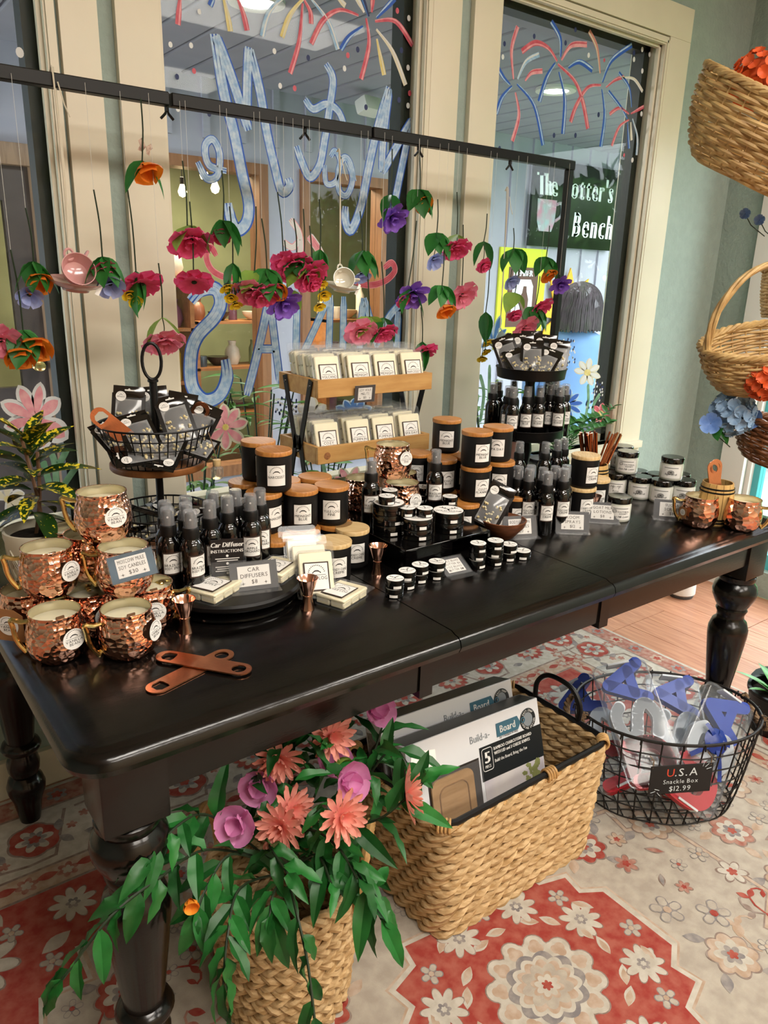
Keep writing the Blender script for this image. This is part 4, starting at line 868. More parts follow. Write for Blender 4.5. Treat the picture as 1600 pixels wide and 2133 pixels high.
for x in (-.072, .07): obj('twine', MB().tube([(x, .034, .001), (x+.004, .05, -.006), (x-.004, .06, -.012)], .0015, 5), jute, ck)
# ---- plant by the right table leg
rp_ = onz(1612, 1520, 0); rpt = thing('potted_succulent', 'leafy green plant in black nursery pot with a white name marker', 'plant', (rp_.x, rp_.y, 0))
obj('pot', MB().lathe([(0, 0), (.075, 0), (.095, .13), (.1, .135), (.1, .145), (.09, .145), (.088, .11), (0, .11)], 28), matte_black, rpt); obj('soil', MB().lathe([(.089, .12), (0, .125)], 20), mat('soil', '#241a14', .95, bump=1, bs=80), rpt)
sleaf = leafmesh('leaf', .12, .036, mat('fresh_leaf', '#4d9a3a', .4, col2='#357a2c', vs=15), .3, .3)
for k in range(11):
    a = k*2.4; el = .5+.6*((k*37) % 10)/10; obj('leaf', sleaf, None, rpt, (.02*cos(a), .02*sin(a), .12), leafrot((cos(a)*cos(el), sin(a)*cos(el), sin(el)), .2), .7+.45*((k*53) % 10)/10)
mk = obj('plant_marker', MB().prism([(-.045, .045), (.045, .045), (.05, .085), (0, .095), (-.05, .085)], 0, .003, R90).box((0, -.0015, .02), (.012, .003, .05)), white_trim, rpt, (-.035, -.07, .13), (0, 0, face_cam(rp_)))
tm = MB(); text(tm, 'my name', .012, 0, .072, .0035, 'c', .9, .12, .1, 0, R90); text(tm, 'is Apple', .012, 0, .054, .0035, 'c', .9, .12, .1, 0, R90); obj('lettering', tm, grayp, mk)
df = onz(1418, 1240, 0); dfs = thing('air_freshener', 'white plastic air freshener standing on the plank floor', 'device', (df.x, df.y, 0)); obj('case', MB().lathe([(.05, .012), (.06, .02), (.056, .17), (.04, .2), (0, .205)], 24), white_trim, dfs); obj('foot_ring', MB().lathe([(0, 0), (.052, 0), (.056, .012), (.05, .016)], 24), mat('dark_grey', '#4a4a4a'), dfs)
# ================================================================== TABLE-TOP GOODS
def label_art(lines, w_, h, logo=True):
    """flat print centred at origin in xy, facing +z"""
    mb = MB(); y0 = h*.12
    if logo:
        r = w_*.33
        for k in range(13):
            a = radians(12+156*k/12); c, s = cos(a), sin(a)
            mb.add([(r*c-.0*s-w_*.016*s, y0+r*s+w_*.016*c, 0), (r*c+w_*.016*s, y0+r*s-w_*.016*c, 0), ((r+w_*.05)*c+w_*.016*s, y0+(r+w_*.05)*s-w_*.016*c, 0), ((r+w_*.05)*c-w_*.016*s, y0+(r+w_*.05)*s+w_*.016*c, 0)], [(0, 1, 2, 3)])
        for q, z in ((.2, 0), (.14, .06)):
            pts = [(w_*q*cos(pi*k/8), y0+w_*z+w_*q*.55*sin(pi*k/8)) for k in range(9)]; inn = [(x*.78, y0+w_*z+(y-y0-w_*z)*.7) for x, y in pts]
            mb.add([(x, y, 0) for x, y in pts]+[(x, y, 0) for x, y in inn], [(k, k+1, 10+k, 9+k) for k in range(8)])
        mb.add([(-w_*.4, y0-h*.06, 0), (w_*.4, y0-h*.06, 0), (w_*.4, y0-h*.075, 0), (-w_*.4, y0-h*.075, 0)], [(0, 3, 2, 1)])
    hh = min(h*.13, w_*.15); y = y0-h*.12-hh
    for ln in lines:
        wid = sum((GLY[c][2]+.13) if c in GLY else .32 for c in ln)*hh/.7; sx = min(1, w_*.92/wid); text(mb, ln, hh, 0, y, 0, 'c', sx); y -= hh*1.25
    return mb
def curve_on(mb, R, zc, off): return mb.map(lambda x, y, z: ((R+off+z)*sin(x/R), -(R+off+z)*cos(x/R), zc+y))
def paper_grid(w_, h, n=8): return MB().sheet([[(w_*(i/n-.5), h*(j-.5), 0) for i in range(n+1)] for j in (0, 1)])
LBL = {}
def curved_label(parent, lines, w_, h, R, zc, border=None, turn=0):
    key = (lines, w_, h, R, zc, bool(border))
    if key not in LBL:
        LBL[key] = (curve_on(paper_grid(w_, h), R, zc, .0006).mesh('label', white_paper), curve_on(label_art(lines, w_, h), R, zc, .0010).mesh('label_print', ink), curve_on(paper_grid(w_*1.16, h*1.14), R, zc, .0003).mesh('label_border', border) if border else None)
    a, b, c = LBL[key]
    l = obj('label', a, None, parent, None, (0, 0, turn)); obj('label_print', b, None, l)
    if c: obj('label_border', c, None, l)
    return l
# ---------------------------------------------------------------- copper mug candles
mp = [(0, .0), (.030, 0), (.034, .002), (.0415, .012), (.0458, .026), (.0468, .040), (.0455, .056), (.0425, .070), (.0398, .080), (.0392, .086), (.0405, .0885), (.0400, .0905), (.0388, .090)]
lp = [(.0388, .090), (.0382, .084), (.039, .076), (.0395, .070)]
def mug_meshes(cop):
    return (MB().lathe(mp, 40).mesh('mug_body', cop, sharp=60), MB().lathe(lp, 40).mesh('lining', nickel), MB().lathe([(.0394, .071), (.036, .0725), (0, .0725)], 32).mesh('wax', wax),
            MB().box((.006, -.004, .074), (.013, .0025, .006), Matrix.Rotation(.4, 4, 'Z')).mesh('wick', mat('wood_wick', '#6b4a2f', .8)),
            MB().tube([Vector(p) for p in catmull([(-.040, 0, .071), (-.052, 0, .0705), (-.064, 0, .075), (-.0665, 0, .072), (-.0645, 0, .062), (-.063, 0, .046), (-.0585, 0, .030), (-.050, 0, .0155), (-.0475, 0, .0125), (-.046, 0, .0165), (-.043, 0, .021)], 4)], .0042, 8).mesh('handle', brass))
MUGM = {'h': mug_meshes(copper_h), 'f': mug_meshes(copper_f)}
tag_print = label_art(('VANILLA', 'BEAN'), .034, .036).mesh('tag_print', ink); tag_print2 = label_art(('YULE LOG', 'PINE'), .034, .036).mesh('tag_print', ink)
tag_disc = MB().lathe([(0, 0), (.0185, 0), (.0185, .0006), (0, .0006)], 28).mesh('round_tag', white_paper)
kraft = mat('kraft_tag', '#9a6a3f', .8)
def mug(p, label, group, hturn=-20, tagturn=35, scent=0, kind='h', tagz=.052, tagk='disc'):
    rz = face_cam(p); t = thing('copper_mug_candle', label, 'candle', p, rz, group); t.scale = (1, 1, MH/.0905); b, l_, wx, wk, h = MUGM[kind]
    obj('mug_body', b, None, t, None, (0, 0, p[0]*9)); obj('lining', l_, None, t); obj('wax', wx, None, t); obj('wick', wk, None, t); obj('handle', h, None, t, None, (0, 0, radians(hturn)))
    if tagk == 'none': return t
    a = radians(tagturn); R = .0495
    M_ = Matrix.Rotation(a, 4, 'Z') @ Matrix.Translation((0, -R, tagz)) @ Matrix.Rotation(pi/2-.05, 4, 'X')
    o = obj('round_tag', tag_disc, None, t); o.matrix_local = M_
    q = obj('tag_print', tag_print2 if scent else tag_print, None, o, (0, 0, .0009))
    if kind == 'f': o.scale = (.55,)*3
    if tagk == 'kraft':
        M_ = Matrix.Rotation(a, 4, 'Z') @ Matrix.Translation((0, -R-.004, tagz)) @ Matrix.Rotation(pi/2, 4, 'X'); o.matrix_local = M_ @ Matrix.Scale(.5 if kind == 'f' else 1, 4)
        obj('kraft_backing', MB().prism([(-.028, -.03), (.028, -.03), (.028, .022), (.012, .032), (-.012, .032), (-.028, .022)], -.0008, -.0002), kraft, o)
    return t
MH = .082
G = 'copper mug candles stacked at the left'
def rim(px, py, tier, hh=MH): q = onz(px, py, TZ+hh*tier); return (q.x, q.y, TZ+hh*(tier-1))
mug(rim(113, 1270, 1), 'hammered copper mug candle at the front left corner, handle to the left', G, -15, 28)
mug(rim(262, 1264, 1), 'hammered copper mug candle in front beside the bottle openers', G, 20, 58)
mug((.318, 1.232, TZ), 'hammered copper mug candle tucked between the two front mugs', G, -150, 25)
mug(rim(310, 1213, 1), 'hammered copper mug candle on the table just left of copper jigger', G, 170, 8)
mug((.232, 1.292, TZ), 'hammered copper mug candle at the table edge with brown kraft tag', G, 150, -38, 0, 'h', .04, 'kraft')
mug((.262, 1.25, TZ+MH), 'hammered copper mug candle on the second layer at the far left', G, -8, 40)
mug((.366, 1.188, TZ+MH), 'hammered copper mug candle on the second layer behind the price card', G, -15, 90)
mug((.329, 1.326, TZ), 'hammered copper mug candle at the back of the pile, mostly hidden', G, 100, 200, 0, 'h', .05, 'none')
mug((.338, 1.285, TZ+MH), 'hammered copper mug candle on the second layer at the back', G, 100, 200, 0, 'h', .05, 'none')
mug((.425, 1.285, TZ), 'hammered copper mug candle behind the price card nearest the spray bottles', G, 120, 60)
mug((.355, 1.243, TZ+2*MH), 'hammered copper mug candle crowning the left pile', G, -18, 22)
mug((.345, 1.425, TZ+.05), 'hammered copper mug candle just right of the croton pot', G, 160, 0, 0, 'h', .05, 'none')
tag(obj('mug_riser', MB().bx(-.045, .045, -.045, .045, 0, .05), matte_black, None, (.345, 1.425, TZ), bevel=.003), 'small black block lifting the mug beside the croton pot', 'riser')
G2 = 'copper mug candles in the centre'
mug((1.018, 1.425, TZ+.055), 'yule log copper mug candle in centre on the left, handle to the left', G2, -10, 60, 1)
mug((1.075, 1.342, TZ+.055), 'yule log copper mug candle in the front of the centre trio', G2, -60, 42, 1)
mug((1.132, 1.42, TZ+.055), 'yule log copper mug candle at the right of the centre trio', G2, 120, 30, 1)
mug((1.083, 1.392, TZ+.055+MH), 'yule log copper mug candle on top of the centre trio', G2, -12, 40, 1, 'h', .06)
rmA = onz(1463, 1032, TZ+MH); rmB = onz(1553, 1038, TZ+MH)
mug((rmA.x, rmA.y, TZ), 'shiny faceted copper mug with small kraft tag near the barrel', 'copper mugs at the right end', 5, -48, 0, 'f', .045, 'kraft')
mug((rmB.x, rmB.y, TZ), 'shiny faceted copper mug at the table end, handle to the right', 'copper mugs at the right end', 178, 0, 0, 'f', .05, 'none')
# ---------------------------------------------------------------- candle jars
jar_me = MB().lathe([(0, 0), (.031, 0), (.035, .004), (.036, .010), (.036, .0755), (.034, .0755)], 32).mesh('jar', matte_jar)
def lid_me(m): return MB().lathe([(.034, .0745), (.036, .0755), (.0375, .076), (.0377, .083), (.0365, .085), (0, .085)], 32).mesh('wooden_lid', m)
LID = (lid_me(bamboo), lid_me(pale_lid))
def candle(p, lines, label, turn=0, lid=0, group='black jar candles'):
    t = thing('jar_candle', label, 'candle', p, face_cam(p), group)
    obj('jar', jar_me, None, t); obj('wooden_lid', LID[lid], None, t, None, (0, 0, p[0]*7)); curved_label(t, lines, .037, .042, .036, .037, matte_black, radians(turn)); return t
CH = .0852
GL, GR = 'black jar candles left of the riser', 'black jar candles right of the riser'
NAR, MID, YUL, CAN, SPA, COZ = ('NARCISSIST',), ('MIDNIGHT', 'BLUE'), ('YULE LOG', 'PINE'), ('CANDY CANE', 'CREME'), ('SPA DAY',), ('COZY', 'FLANNEL')
A_ = onz(695, 1124, TZ+CH); candle((A_.x, A_.y, TZ), CAN, 'pale-lidded candy cane candle nearest the table front', 18, 1, GL)
A_ = onz(735, 1100, TZ+CH); candle((A_.x+.004, A_.y+.008, TZ), CAN, 'pale-lidded candy cane candle just behind its twin', 18, 1, GL)
for x, y, k, ln, tn, lb in (
    (.785, 1.312, 0, NAR, 30, 'bottom layer narcissist candle under the midnight blue one'), (.860, 1.300, 0, MID, 60, 'bottom layer candle under the yule log pine one'), (.704, 1.284, 0, SPA, 0, 'bottom layer candle behind the spray bottles'),
    (.790, 1.390, 0, SPA, 0, 'bottom layer candle in the second row of the left stack'), (.866, 1.378, 0, SPA, 0, 'bottom layer candle at the back right of the left stack'), (.712, 1.428, 0, NAR, 0, 'bottom layer candle at the far left back of the left stack'),
    (.783, 1.318, 1, MID, 8, 'second layer midnight blue candle facing front in the left stack'), (.856, 1.310, 1, YUL, 0, 'second layer yule log pine candle in the left stack'), (.706, 1.335, 1, NAR, 45, 'second layer narcissist candle behind the spray bottles'),
    (.712, 1.428, 1, SPA, 0, 'second layer candle at the far left back of the left stack'), (.786, 1.395, 1, SPA, 0, 'second layer candle behind the midnight blue one'), (.862, 1.388, 1, SPA, 0, 'second layer candle at the back right of the left stack'),
    (.732, 1.338, 2, NAR, 8, 'third layer narcissist candle on top of the left stack, front'), (.745, 1.43, 2, NAR, 20, 'third layer narcissist candle on top of the left stack, back')):
    candle((x, y, TZ+CH*k), ln, lb, tn, 0, GL)
for x, y, k, ln, tn, lb in (
    (1.214, 1.270, 0, COZ, 0, 'bottom layer candle behind the stacked tins'), (1.290, 1.246, 0, COZ, 15, 'bottom layer candle just behind the wooden bowl'), (1.366, 1.251, 0, YUL, 25, 'bottom layer candle behind the lotion price card'),
    (1.228, 1.370, 0, COZ, 0, 'bottom layer candle in the second row of the right stack'), (1.304, 1.350, 0, COZ, 0, 'bottom layer candle behind the cozy flannel column'), (1.380, 1.335, 0, COZ, 0, 'bottom layer candle behind the spa day column'), (1.292, 1.432, 0, MID, 0, 'bottom layer candle at the very back of the right stack'), (1.216, 1.455, 0, MID, 0, 'bottom layer candle under the right end of wax melt shelf'),
    (1.246, 1.272, 1, COZ, 32, 'second layer cozy flannel candle in the right stack'), (1.334, 1.280, 1, SPA, 4, 'second layer spa day candle in the right stack'), (1.226, 1.374, 1, MID, 30, 'second layer candle behind the lone spray bottle'), (1.302, 1.362, 1, MID, 0, 'second layer candle behind the cozy flannel one'), (1.290, 1.438, 1, MID, 0, 'second layer candle at the very back of the right stack'), (1.214, 1.458, 1, MID, 0, 'second layer candle at the right end of wax melt shelf'),
    (1.244, 1.274, 2, MID, 28, 'top midnight blue candle above cozy flannel in the right stack'), (1.330, 1.290, 2, SPA, 0, 'top spa day candle in the right stack'), (1.286, 1.430, 2, MID, 2, 'top midnight blue candle at the back beside the wax melt shelf')):
    candle((x, y, TZ+CH*k), ln, lb, tn, 0, GR)
e2 = onz(1213, 1012, TZ+CH); candle((e2.x, e2.y, TZ), CAN, 'pale-lidded candy cane candle at the bottom behind goat milk card', 32, 1, GR); candle((e2.x+.002, e2.y, TZ+CH), CAN, 'pale-lidded candy cane candle on top beside copper straws', 40, 1, GR)
e3 = onz(1249, 996, TZ+CH); candle((e3.x, e3.y+.01, TZ), CAN, 'pale-lidded candy cane candle peeking out before the straw barrel', 20, 1, GR)
# ---------------------------------------------------------------- spray bottles
btl = MB().lathe([(0, 0), (.0155, 0), (.0172, .003), (.0172, .070), (.0165, .077), (.013, .084), (.0105, .087), (.0105, .09)], 24).mesh('bottle', black_glass)
col_ = MB().lathe([(.011, .088), (.0125, .089), (.0125, .103), (.0115, .105), (0, .105)], 20).mesh('collar', matte_black); noz = MB().lathe([(.0075, .105), (.0075, .124), (.006, .126), (0, .126)], 14).lathe([(0, .0082), (.0016, .008), (.0016, .0074)], 8, Matrix.Translation((0, 0, .118)) @ Matrix.Rotation(pi/2, 4, 'X'), 1).mesh('nozzle', [mat('nozzle_black', '#1b1a1a', .45), white_trim])
capc = MB().lathe([(.0102, .105), (.0098, .129), (.009, .131), (0, .131)], 18).mesh('clear_cap', clear_mat('cap_plastic', (.9, .9, .92), .06, .1, .16))
def bottle(p, lines, label, turn=0, group='spray bottles', lab=True):
    t = thing('spray_bottle', label, 'bottle', p, face_cam(p), group)
    t.scale = (1.2,)*3
    obj('bottle', btl, None, t); obj('collar', col_, None, t); obj('nozzle', noz, None, t); obj('clear_cap', capc, None, t)
    if lab: curved_label(t, lines, .027, .031, .0172, .048, brown_ink, radians(turn))
    return t
BRZ, APP, VOL, MIDB, COC = ('BRAZILIAN', 'BODY SPRAY'), ('APPLE', 'ORCHARD'), ('VOLCANO', 'ISLAND'), ('MIDNIGHT', 'BLUE'), ('COCONUT', 'CREME')
def captop(px, py, z0=TZ): q = onz(px, py, z0+.157); return (q.x, q.y, z0)
GB = 'spray bottles at the left'
for x, y, ln, tn, lb in ((.466, 1.246, BRZ, 15, 'brazilian spray bottle in front at the far left'), (.478, 1.287, BRZ, 0, 'spray bottle right behind the far left one'), (.494, 1.211, BRZ, 38, 'brazilian spray bottle second from the left in front'), (.505, 1.256, BRZ, 0, 'spray bottle behind the second front one'), (.521, 1.296, BRZ, 0, 'spray bottle at the back of the left rows'),
                           (.546, 1.245, BRZ, 25, 'spray bottle just left behind the instruction card holder'), (.578, 1.302, BRZ, 10, 'spray bottle at back, above the card holder left edge'), (.588, 1.259, APP, 0, 'spray bottle directly behind the instruction card holder'), (.621, 1.291, APP, 10, 'spray bottle at back above the card holder right edge'), (.630, 1.247, APP, 4, 'apple orchard spray bottle right of the card holder'), (.664, 1.273, APP, 8, 'apple orchard spray bottle nearest the candle stack')):
    bottle((x, y, TZ+.040), ln, lb, tn, GB)
bottle((.962, 1.312, TZ+.055), BRZ, 'lone spray bottle in front of centre copper mugs on the left', 5, 'spray bottles on the riser'); bottle((1.150, 1.31, TZ+.055), BRZ, 'lone spray bottle in front of centre copper mugs on the right', 5, 'spray bottles on the riser')
GT = 'spray bottles at the tiered stand'
tc_ = ond(1107, 768, 2.25); TWX, TWY = tc_.x, tc_.y; T1Z, T2Z = 1.088, .902
k = 0
for px, py, ln, tn, lb, la in ((1029, 797, MIDB, 0, 'unlabelled spray bottle at the left of the stand middle tier', 0), (1040, 792, MIDB, 0, 'spray bottle behind the unlabelled one on the middle tier', 0), (1061, 804, MIDB, 0, 'spray bottle second row behind midnight blue on the middle tier', 1), (1072, 790, MIDB, 0, 'spray bottle rearmost left of the tier column', 1), (1071, 806, MIDB, 8, 'midnight blue spray bottle in front on the middle tier', 1), (1101, 804, MIDB, 0, 'spray bottle behind the small copper cup on the middle tier', 1), (1127, 804, VOL, 0, 'volcano island spray bottle centre right on the middle tier', 1), (1141, 796, VOL, 0, 'spray bottle behind right pair on the middle tier', 1), (1149, 800, VOL, 0, 'volcano island spray bottle half hidden on the middle tier', 1), (1169, 803, VOL, 0, 'volcano island spray bottle in front at the right of middle tier', 1), (1160, 790, VOL, 0, 'spray bottle rearmost right of the tier column', 1), (1180, 800, VOL, 20, 'spray bottle at the far right edge of the middle tier', 1)):
    bottle(captop(px, py, T2Z+.004), ln, lb, tn, GT, la)
for px, py, ln, tn, lb in ((1084, 920, COC, 0, 'spray bottle on the table left under the middle tier'), (1138, 921, COC, 8, 'spray bottle on the table under the tier column'), (1163, 916, COC, 5, 'spray bottle under the right of the tier'), (1177, 913, COC, 10, 'spray bottle at the back right under the tier'), (1082, 971, COC, 0, 'spray bottle third row left on the table under the tier'), (1107, 969, COC, 0, 'spray bottle third row middle under the tier'), (1104, 976, VOL, 20, 'volcano island spray bottle in front of the lower rows, left'), (1133, 974, COC, 0, 'spray bottle behind the coconut bottle'), (1143, 983, COC, 20, 'coconut spray bottle foremost under the tiered stand'), (1158, 971, COC, 0, 'spray bottle between the two coconut bottles'), (1177, 976, COC, 22, 'coconut spray bottle front right beside candy cane candle'), (1181, 969, COC, 0, 'spray bottle behind the front right coconut one')):
    bottle(captop(px, py), ln, lb, tn, GT)
# tiered stand
ts = thing('tiered_stand', 'black round tiered tray stand holding sample pouches and spray bottles', 'stand', (TWX, TWY, TZ))
def tray(z, r, nm): return obj(nm, MB().lathe([(0, z), (r, z), (r+.004, z+.002), (r+.008, z+.030), (r+.010, z+.030), (r+.010, z+.032), (r+.006, z+.032), (r, z+.004), (0, z+.004)], 40), matte_black, ts)
tray(T1Z-TZ-.008, .096, 'upper_tray'); tray(T2Z-TZ, .104, 'lower_tray')
obj('column', MB().lathe([(0, 0), (.05, 0), (.05, .006), (.018, .014), (.016, .06), (.022, .1), (.016, .14), (.014, .2), (.02, .24), (.014, .3), (.018, .325), (0, .325)], 20), matte_black, ts)
# ---------------------------------------------------------------- sample pouches
pouch_clear = clear_mat('pouch_film', (.9, .9, .88), .1, .15, .15)
pstick = label_art(('MIDNIGHT',), .018, .02).mesh('sticker_print', ink); stick_me = MB().lathe([(0, 0), (.0105, 0), (.0105, .0004), (0, .0004)], 20).mesh('sticker', white_paper)
def pmesh(nm, x0, x1, y0, y1, puff, m, hole=False):
    g = []
    for j in range(7):
        v = j/6; g.append([(x0+(x1-x0)*i/6, y0+(y1-y0)*v, puff*sin(pi*i/6)*sin(pi*v)) for i in range(7)])
    mb = MB().sheet(g); mb.sheet([[(x, y, -z*.6-.0004) for x, y, z in r_] for r_ in g]); return mb.mesh(nm, m)
po_hdr = pmesh('pouch_header', -.032, .032, .040, .066, .002, black_glass); po_frm = pmesh('pouch_back', -.034, .034, -.045, .05, .0012, mat('pouch_black', '#0c0b0b', .22)); po_win = pmesh('pouch_window', -.026, .026, -.040, .038, .009, clear_mat('pouch_window_film', (.95, .95, .93), .06, .15, .18)); po_bead = MB()
prr = random.Random(3)
for i in range(26): po_bead.lathe([(0, -.003), (.003, -.0015), (.0033, .001), (0, .003)], 6, Matrix.Translation((prr.uniform(-.022, .022), prr.uniform(-.034, .012), .004+prr.uniform(0, .003))) @ Euler((prr.random()*3, prr.random()*3, 0)).to_matrix().to_4x4())
po_bead = po_bead.mesh('wax_beads', mat('gold_wax_bead', '#d8c48c', .4, col2='#e7dcb8', vs=90)); po_hole = MB().prism([(-.009, .055), (.009, .055), (.009, .058), (.003, .058), (0, .061), (-.003, .058), (-.009, .058)], .0024, .0028).mesh('hang_slot', white_trim)
PG = []
def pouch(loc, rot, label, group):
    t = thing('sample_pouch', label, 'pouch', loc, 0, group, rot)
    obj('pouch_back', po_frm, None, t); obj('pouch_header', po_hdr, None, t); obj('pouch_window', po_win, None, t, (0, 0, .0015)); o = obj('wax_beads', po_bead, None, t); o['kind'] = 'stuff'
    obj('hang_slot', po_hole, None, t); s = obj('sticker', stick_me, None, t, (-.016, .043, .0026)); obj('sticker_print', pstick, None, s, (0, 0, .0006)); return t
def stand_rot(face, tilt, roll=0):   # flat xy piece -> stands up facing the camera side
    return (Matrix.Rotation(face, 3, 'Z') @ Matrix.Rotation(radians(90-tilt), 3, 'X') @ Matrix.Rotation(radians(roll), 3, 'Z')).to_euler()
fcT = face_cam((TWX, TWY))
GP = 'sample pouches on the upper tray'
for i, (dx, dy, dz, ti, ro, sc_) in enumerate(((-.07, .0, .050, 20, 24, 1), (-.035, -.035, .036, 48, 30, .95), (-.03, .01, .056, 18, 3, 1), (.0, -.04, .045, 30, 2, 1), (.035, -.05, .036, 45, -22, 1), (.03, .0, .055, 15, -4, 1), (.07, -.015, .047, 20, -6, .95), (-.005, .05, .06, 10, 2, 1))):
    v = Matrix.Rotation(fcT, 3, 'Z') @ Vector((dx, dy, 0))
    pouch((TWX+v.x, TWY+v.y, T1Z+dz), stand_rot(fcT, ti, ro), 'black sample pouch %s on the upper round tray' % ('leaning out at the far left', 'tilted low at the left front', 'upright at left centre', 'in the middle with round sticker upright', 'tilted low right of centre', 'upright behind right of centre', 'at the far right', 'standing at the very back')[i], GP).scale = (sc_,)*3
# ---------------------------------------------------------------- two tier wire basket stand at the left
bq = ond(333, 890, 1.56); SX, SY = .565, 1.545
bs_ = thing('basket_stand', 'two-tier black wire basket stand with ring handle and wooden base disc', 'stand', (SX, SY, TZ))
acw = mat('acacia_disc', '#9a6336', .45, col2='#83502a', vs=6, stretch=(3, 16, 3))
obj('pole', MB().lathe([(0, .005), (.008, .005), (.008, .375), (.011, .376), (.011, .381), (0, .381)], 14), matte_black, bs_)
obj('ring_handle', MB().tube([(0.0+.019*cos(k*pi/12), 0, .418+.037*sin(k*pi/12)) for k in range(24)], .0034, 8, True), matte_black, bs_, None, (0, 0, face_cam((SX, SY))))
obj('foot_disc', MB().lathe([(0, 0), (.1, 0), (.102, .004), (.1, .008), (0, .008)], 40), matte_black, bs_)
def wbasket(z, r0, r1, h, nm):
    m_ = MB()
    for zz in (0, .25, .5, .75): r = r0+(r1-r0)*zz; m_.tube([(r*cos(t), r*sin(t), z+h*zz) for t in [2*pi*k/48 for k in range(48)]], .0014, 5, True)
    for k in range(40): a = 2*pi*k/40; m_.tube([(r0*cos(a), r0*sin(a), z), (r1*cos(a), r1*sin(a), z+h)], .0014, 5)
    o_ = obj('wire_mesh', m_, matte_black, bs_); o_['kind'] = 'stuff'; obj('basket_rim', MB().tube([(r1*cos(t), r1*sin(t), z+h) for t in [2*pi*k/48 for k in range(48)]], .0022, 6, True), matte_black, bs_)
wbasket(.208, .092, .118, .082, 'up'); wbasket(.02, .092, .106, .08, 'low')
obj('wooden_disc', MB().lathe([(0, .194), (.097, .194), (.099, .197), (.099, .206), (.097, .208), (0, .208)], 48), acw, bs_); obj('lower_disc', MB().lathe([(0, .008), (.094, .008), (.096, .014), (.094, .02), (0, .02)], 48), acw, bs_)
fcS = face_cam((SX, SY)); GP2 = 'sample pouches in the wire basket'
for i, (dx, dy, dz, ti, ro) in enumerate(((.045, -.03, .292, 32, 14), (-.03, -.055, .272, 50, 18), (-.055, .02, .30, 20, -6), (0, .05, .296, 25, 4), (.085, .0, .275, 40, -28), (-.075, -.04, .262, 55, 30), (.05, .045, .285, 30, -12), (.02, -.07, .25, 60, 160), (.075, -.05, .25, 60, 60), (-.02, -.08, .245, 60, 100))):
    v = Matrix.Rotation(fcS, 3, 'Z') @ Vector((dx, dy, 0))
    pouch((SX+v.x, SY+v.y, TZ+dz), stand_rot(fcS, ti, ro), 'black sample pouch %s in the wire basket' % ('with midnight sticker facing front right of the pole', 'lying in front left of the pole', 'at back left beside the copper opener', 'behind the pole', 'slumped at the right rim', 'pressed against the left front', 'at the back right', 'upside down at the bottom front', 'sideways at the bottom right', 'on its side at the bottom left')[i], GP2)
for i in range(8):
    a = i*.8; v = Vector((.08*cos(a), .08*sin(a), 0)); pouch((SX+v.x, SY+v.y, TZ+.055+.008*(i % 3)), (radians(25), radians(20*(i % 3-1)), a), '%s black sample pouch lying flat round the lower wire basket' % ORD[i], 'sample pouches in the lower wire basket')
# ---------------------------------------------------------------- bottle openers
def rounded_bar(l, w_, n_=10): return [(l/2-w_/2+w_/2*cos(a), w_/2*sin(a)) for a in [-pi/2+pi*k/n_ for k in range(n_+1)]]+[(-l/2+w_/2+w_/2*cos(a), w_/2*sin(a)) for a in [pi/2+pi*k/n_ for k in range(n_+1)]]
def opener_mesh():
    L_, W_ = .165, .036; out = rounded_bar(L_, W_, 12)
    bm = bmesh.new(); vs = [bm.verts.new((x, y, 0)) for x, y in out]; es = [bm.edges.new((vs[i], vs[(i+1) % len(vs)])) for i in range(len(vs))]
    for hole in ([(.062+.0115*cos(2*pi*k/18), .0115*sin(2*pi*k/18)) for k in range(18)], [(-.072, -.006), (-.066, -.0115), (-.052, -.0115), (-.05, -.006), (-.05, .006), (-.052, .0115), (-.066, .0115), (-.072, .006)]):
        hv = [bm.verts.new((x, y, 0)) for x, y in hole]; es += [bm.edges.new((hv[i], hv[(i+1) % len(hv)])) for i in range(len(hv))]
    bmesh.ops.triangle_fill(bm, use_beauty=True, use_dissolve=False, edges=es)
    r_ = bmesh.ops.extrude_face_region(bm, geom=bm.faces[:]); bmesh.ops.translate(bm, verts=[v for v in r_['geom'] if isinstance(v, bmesh.types.BMVert)], vec=(0, 0, .0022))
    bmesh.ops.recalc_face_normals(bm, faces=bm.faces); me = bpy.data.meshes.new('bottle_opener'); bm.to_mesh(me); bm.free(); me.materials.append(brushed_copper); return me
om = opener_mesh()
def opener(a, b, z, label, tilt=0):
    A_, B_ = Vector(a), Vector(b); d = B_-A_
    return tag(obj('bottle_opener', om, None, None, ((A_.x+B_.x)/2, (A_.y+B_.y)/2, z), (tilt, 0, atan2(d.y, d.x))), label, 'opener', 'copper bottle openers')
p1_, p2_ = onz(340, 1372, TZ), onz(510, 1402, TZ); opener(p1_, p2_, TZ+.0042, 'flat copper bottle opener lying on top of the crossed pair', .0)
p1_, p2_ = onz(318, 1440, TZ), onz(474, 1362, TZ); opener(p1_, p2_, TZ+.0012, 'flat copper bottle opener underneath the crossed pair')
for H_, T_, lb in ((ond(206, 866, 1.50), Vector((SX-.035, SY-.03, TZ+.235)), 'copper bottle opener sticking out at the left of the wire basket'), (ond(420, 852, 1.63), Vector((SX+.06, SY+.02, TZ+.24)), 'copper bottle opener at the right behind the wire basket pouches')):
    ux = (T_-H_).normalized(); uz = -ray(300, 880); uz = (uz-ux*uz.dot(ux)).normalized(); o = tag(obj('bottle_opener', om), lb, 'opener', 'copper bottle openers'); o.rotation_euler = Matrix((ux, uz.cross(ux), uz)).transposed().to_euler(); o.location = H_+ux*.066
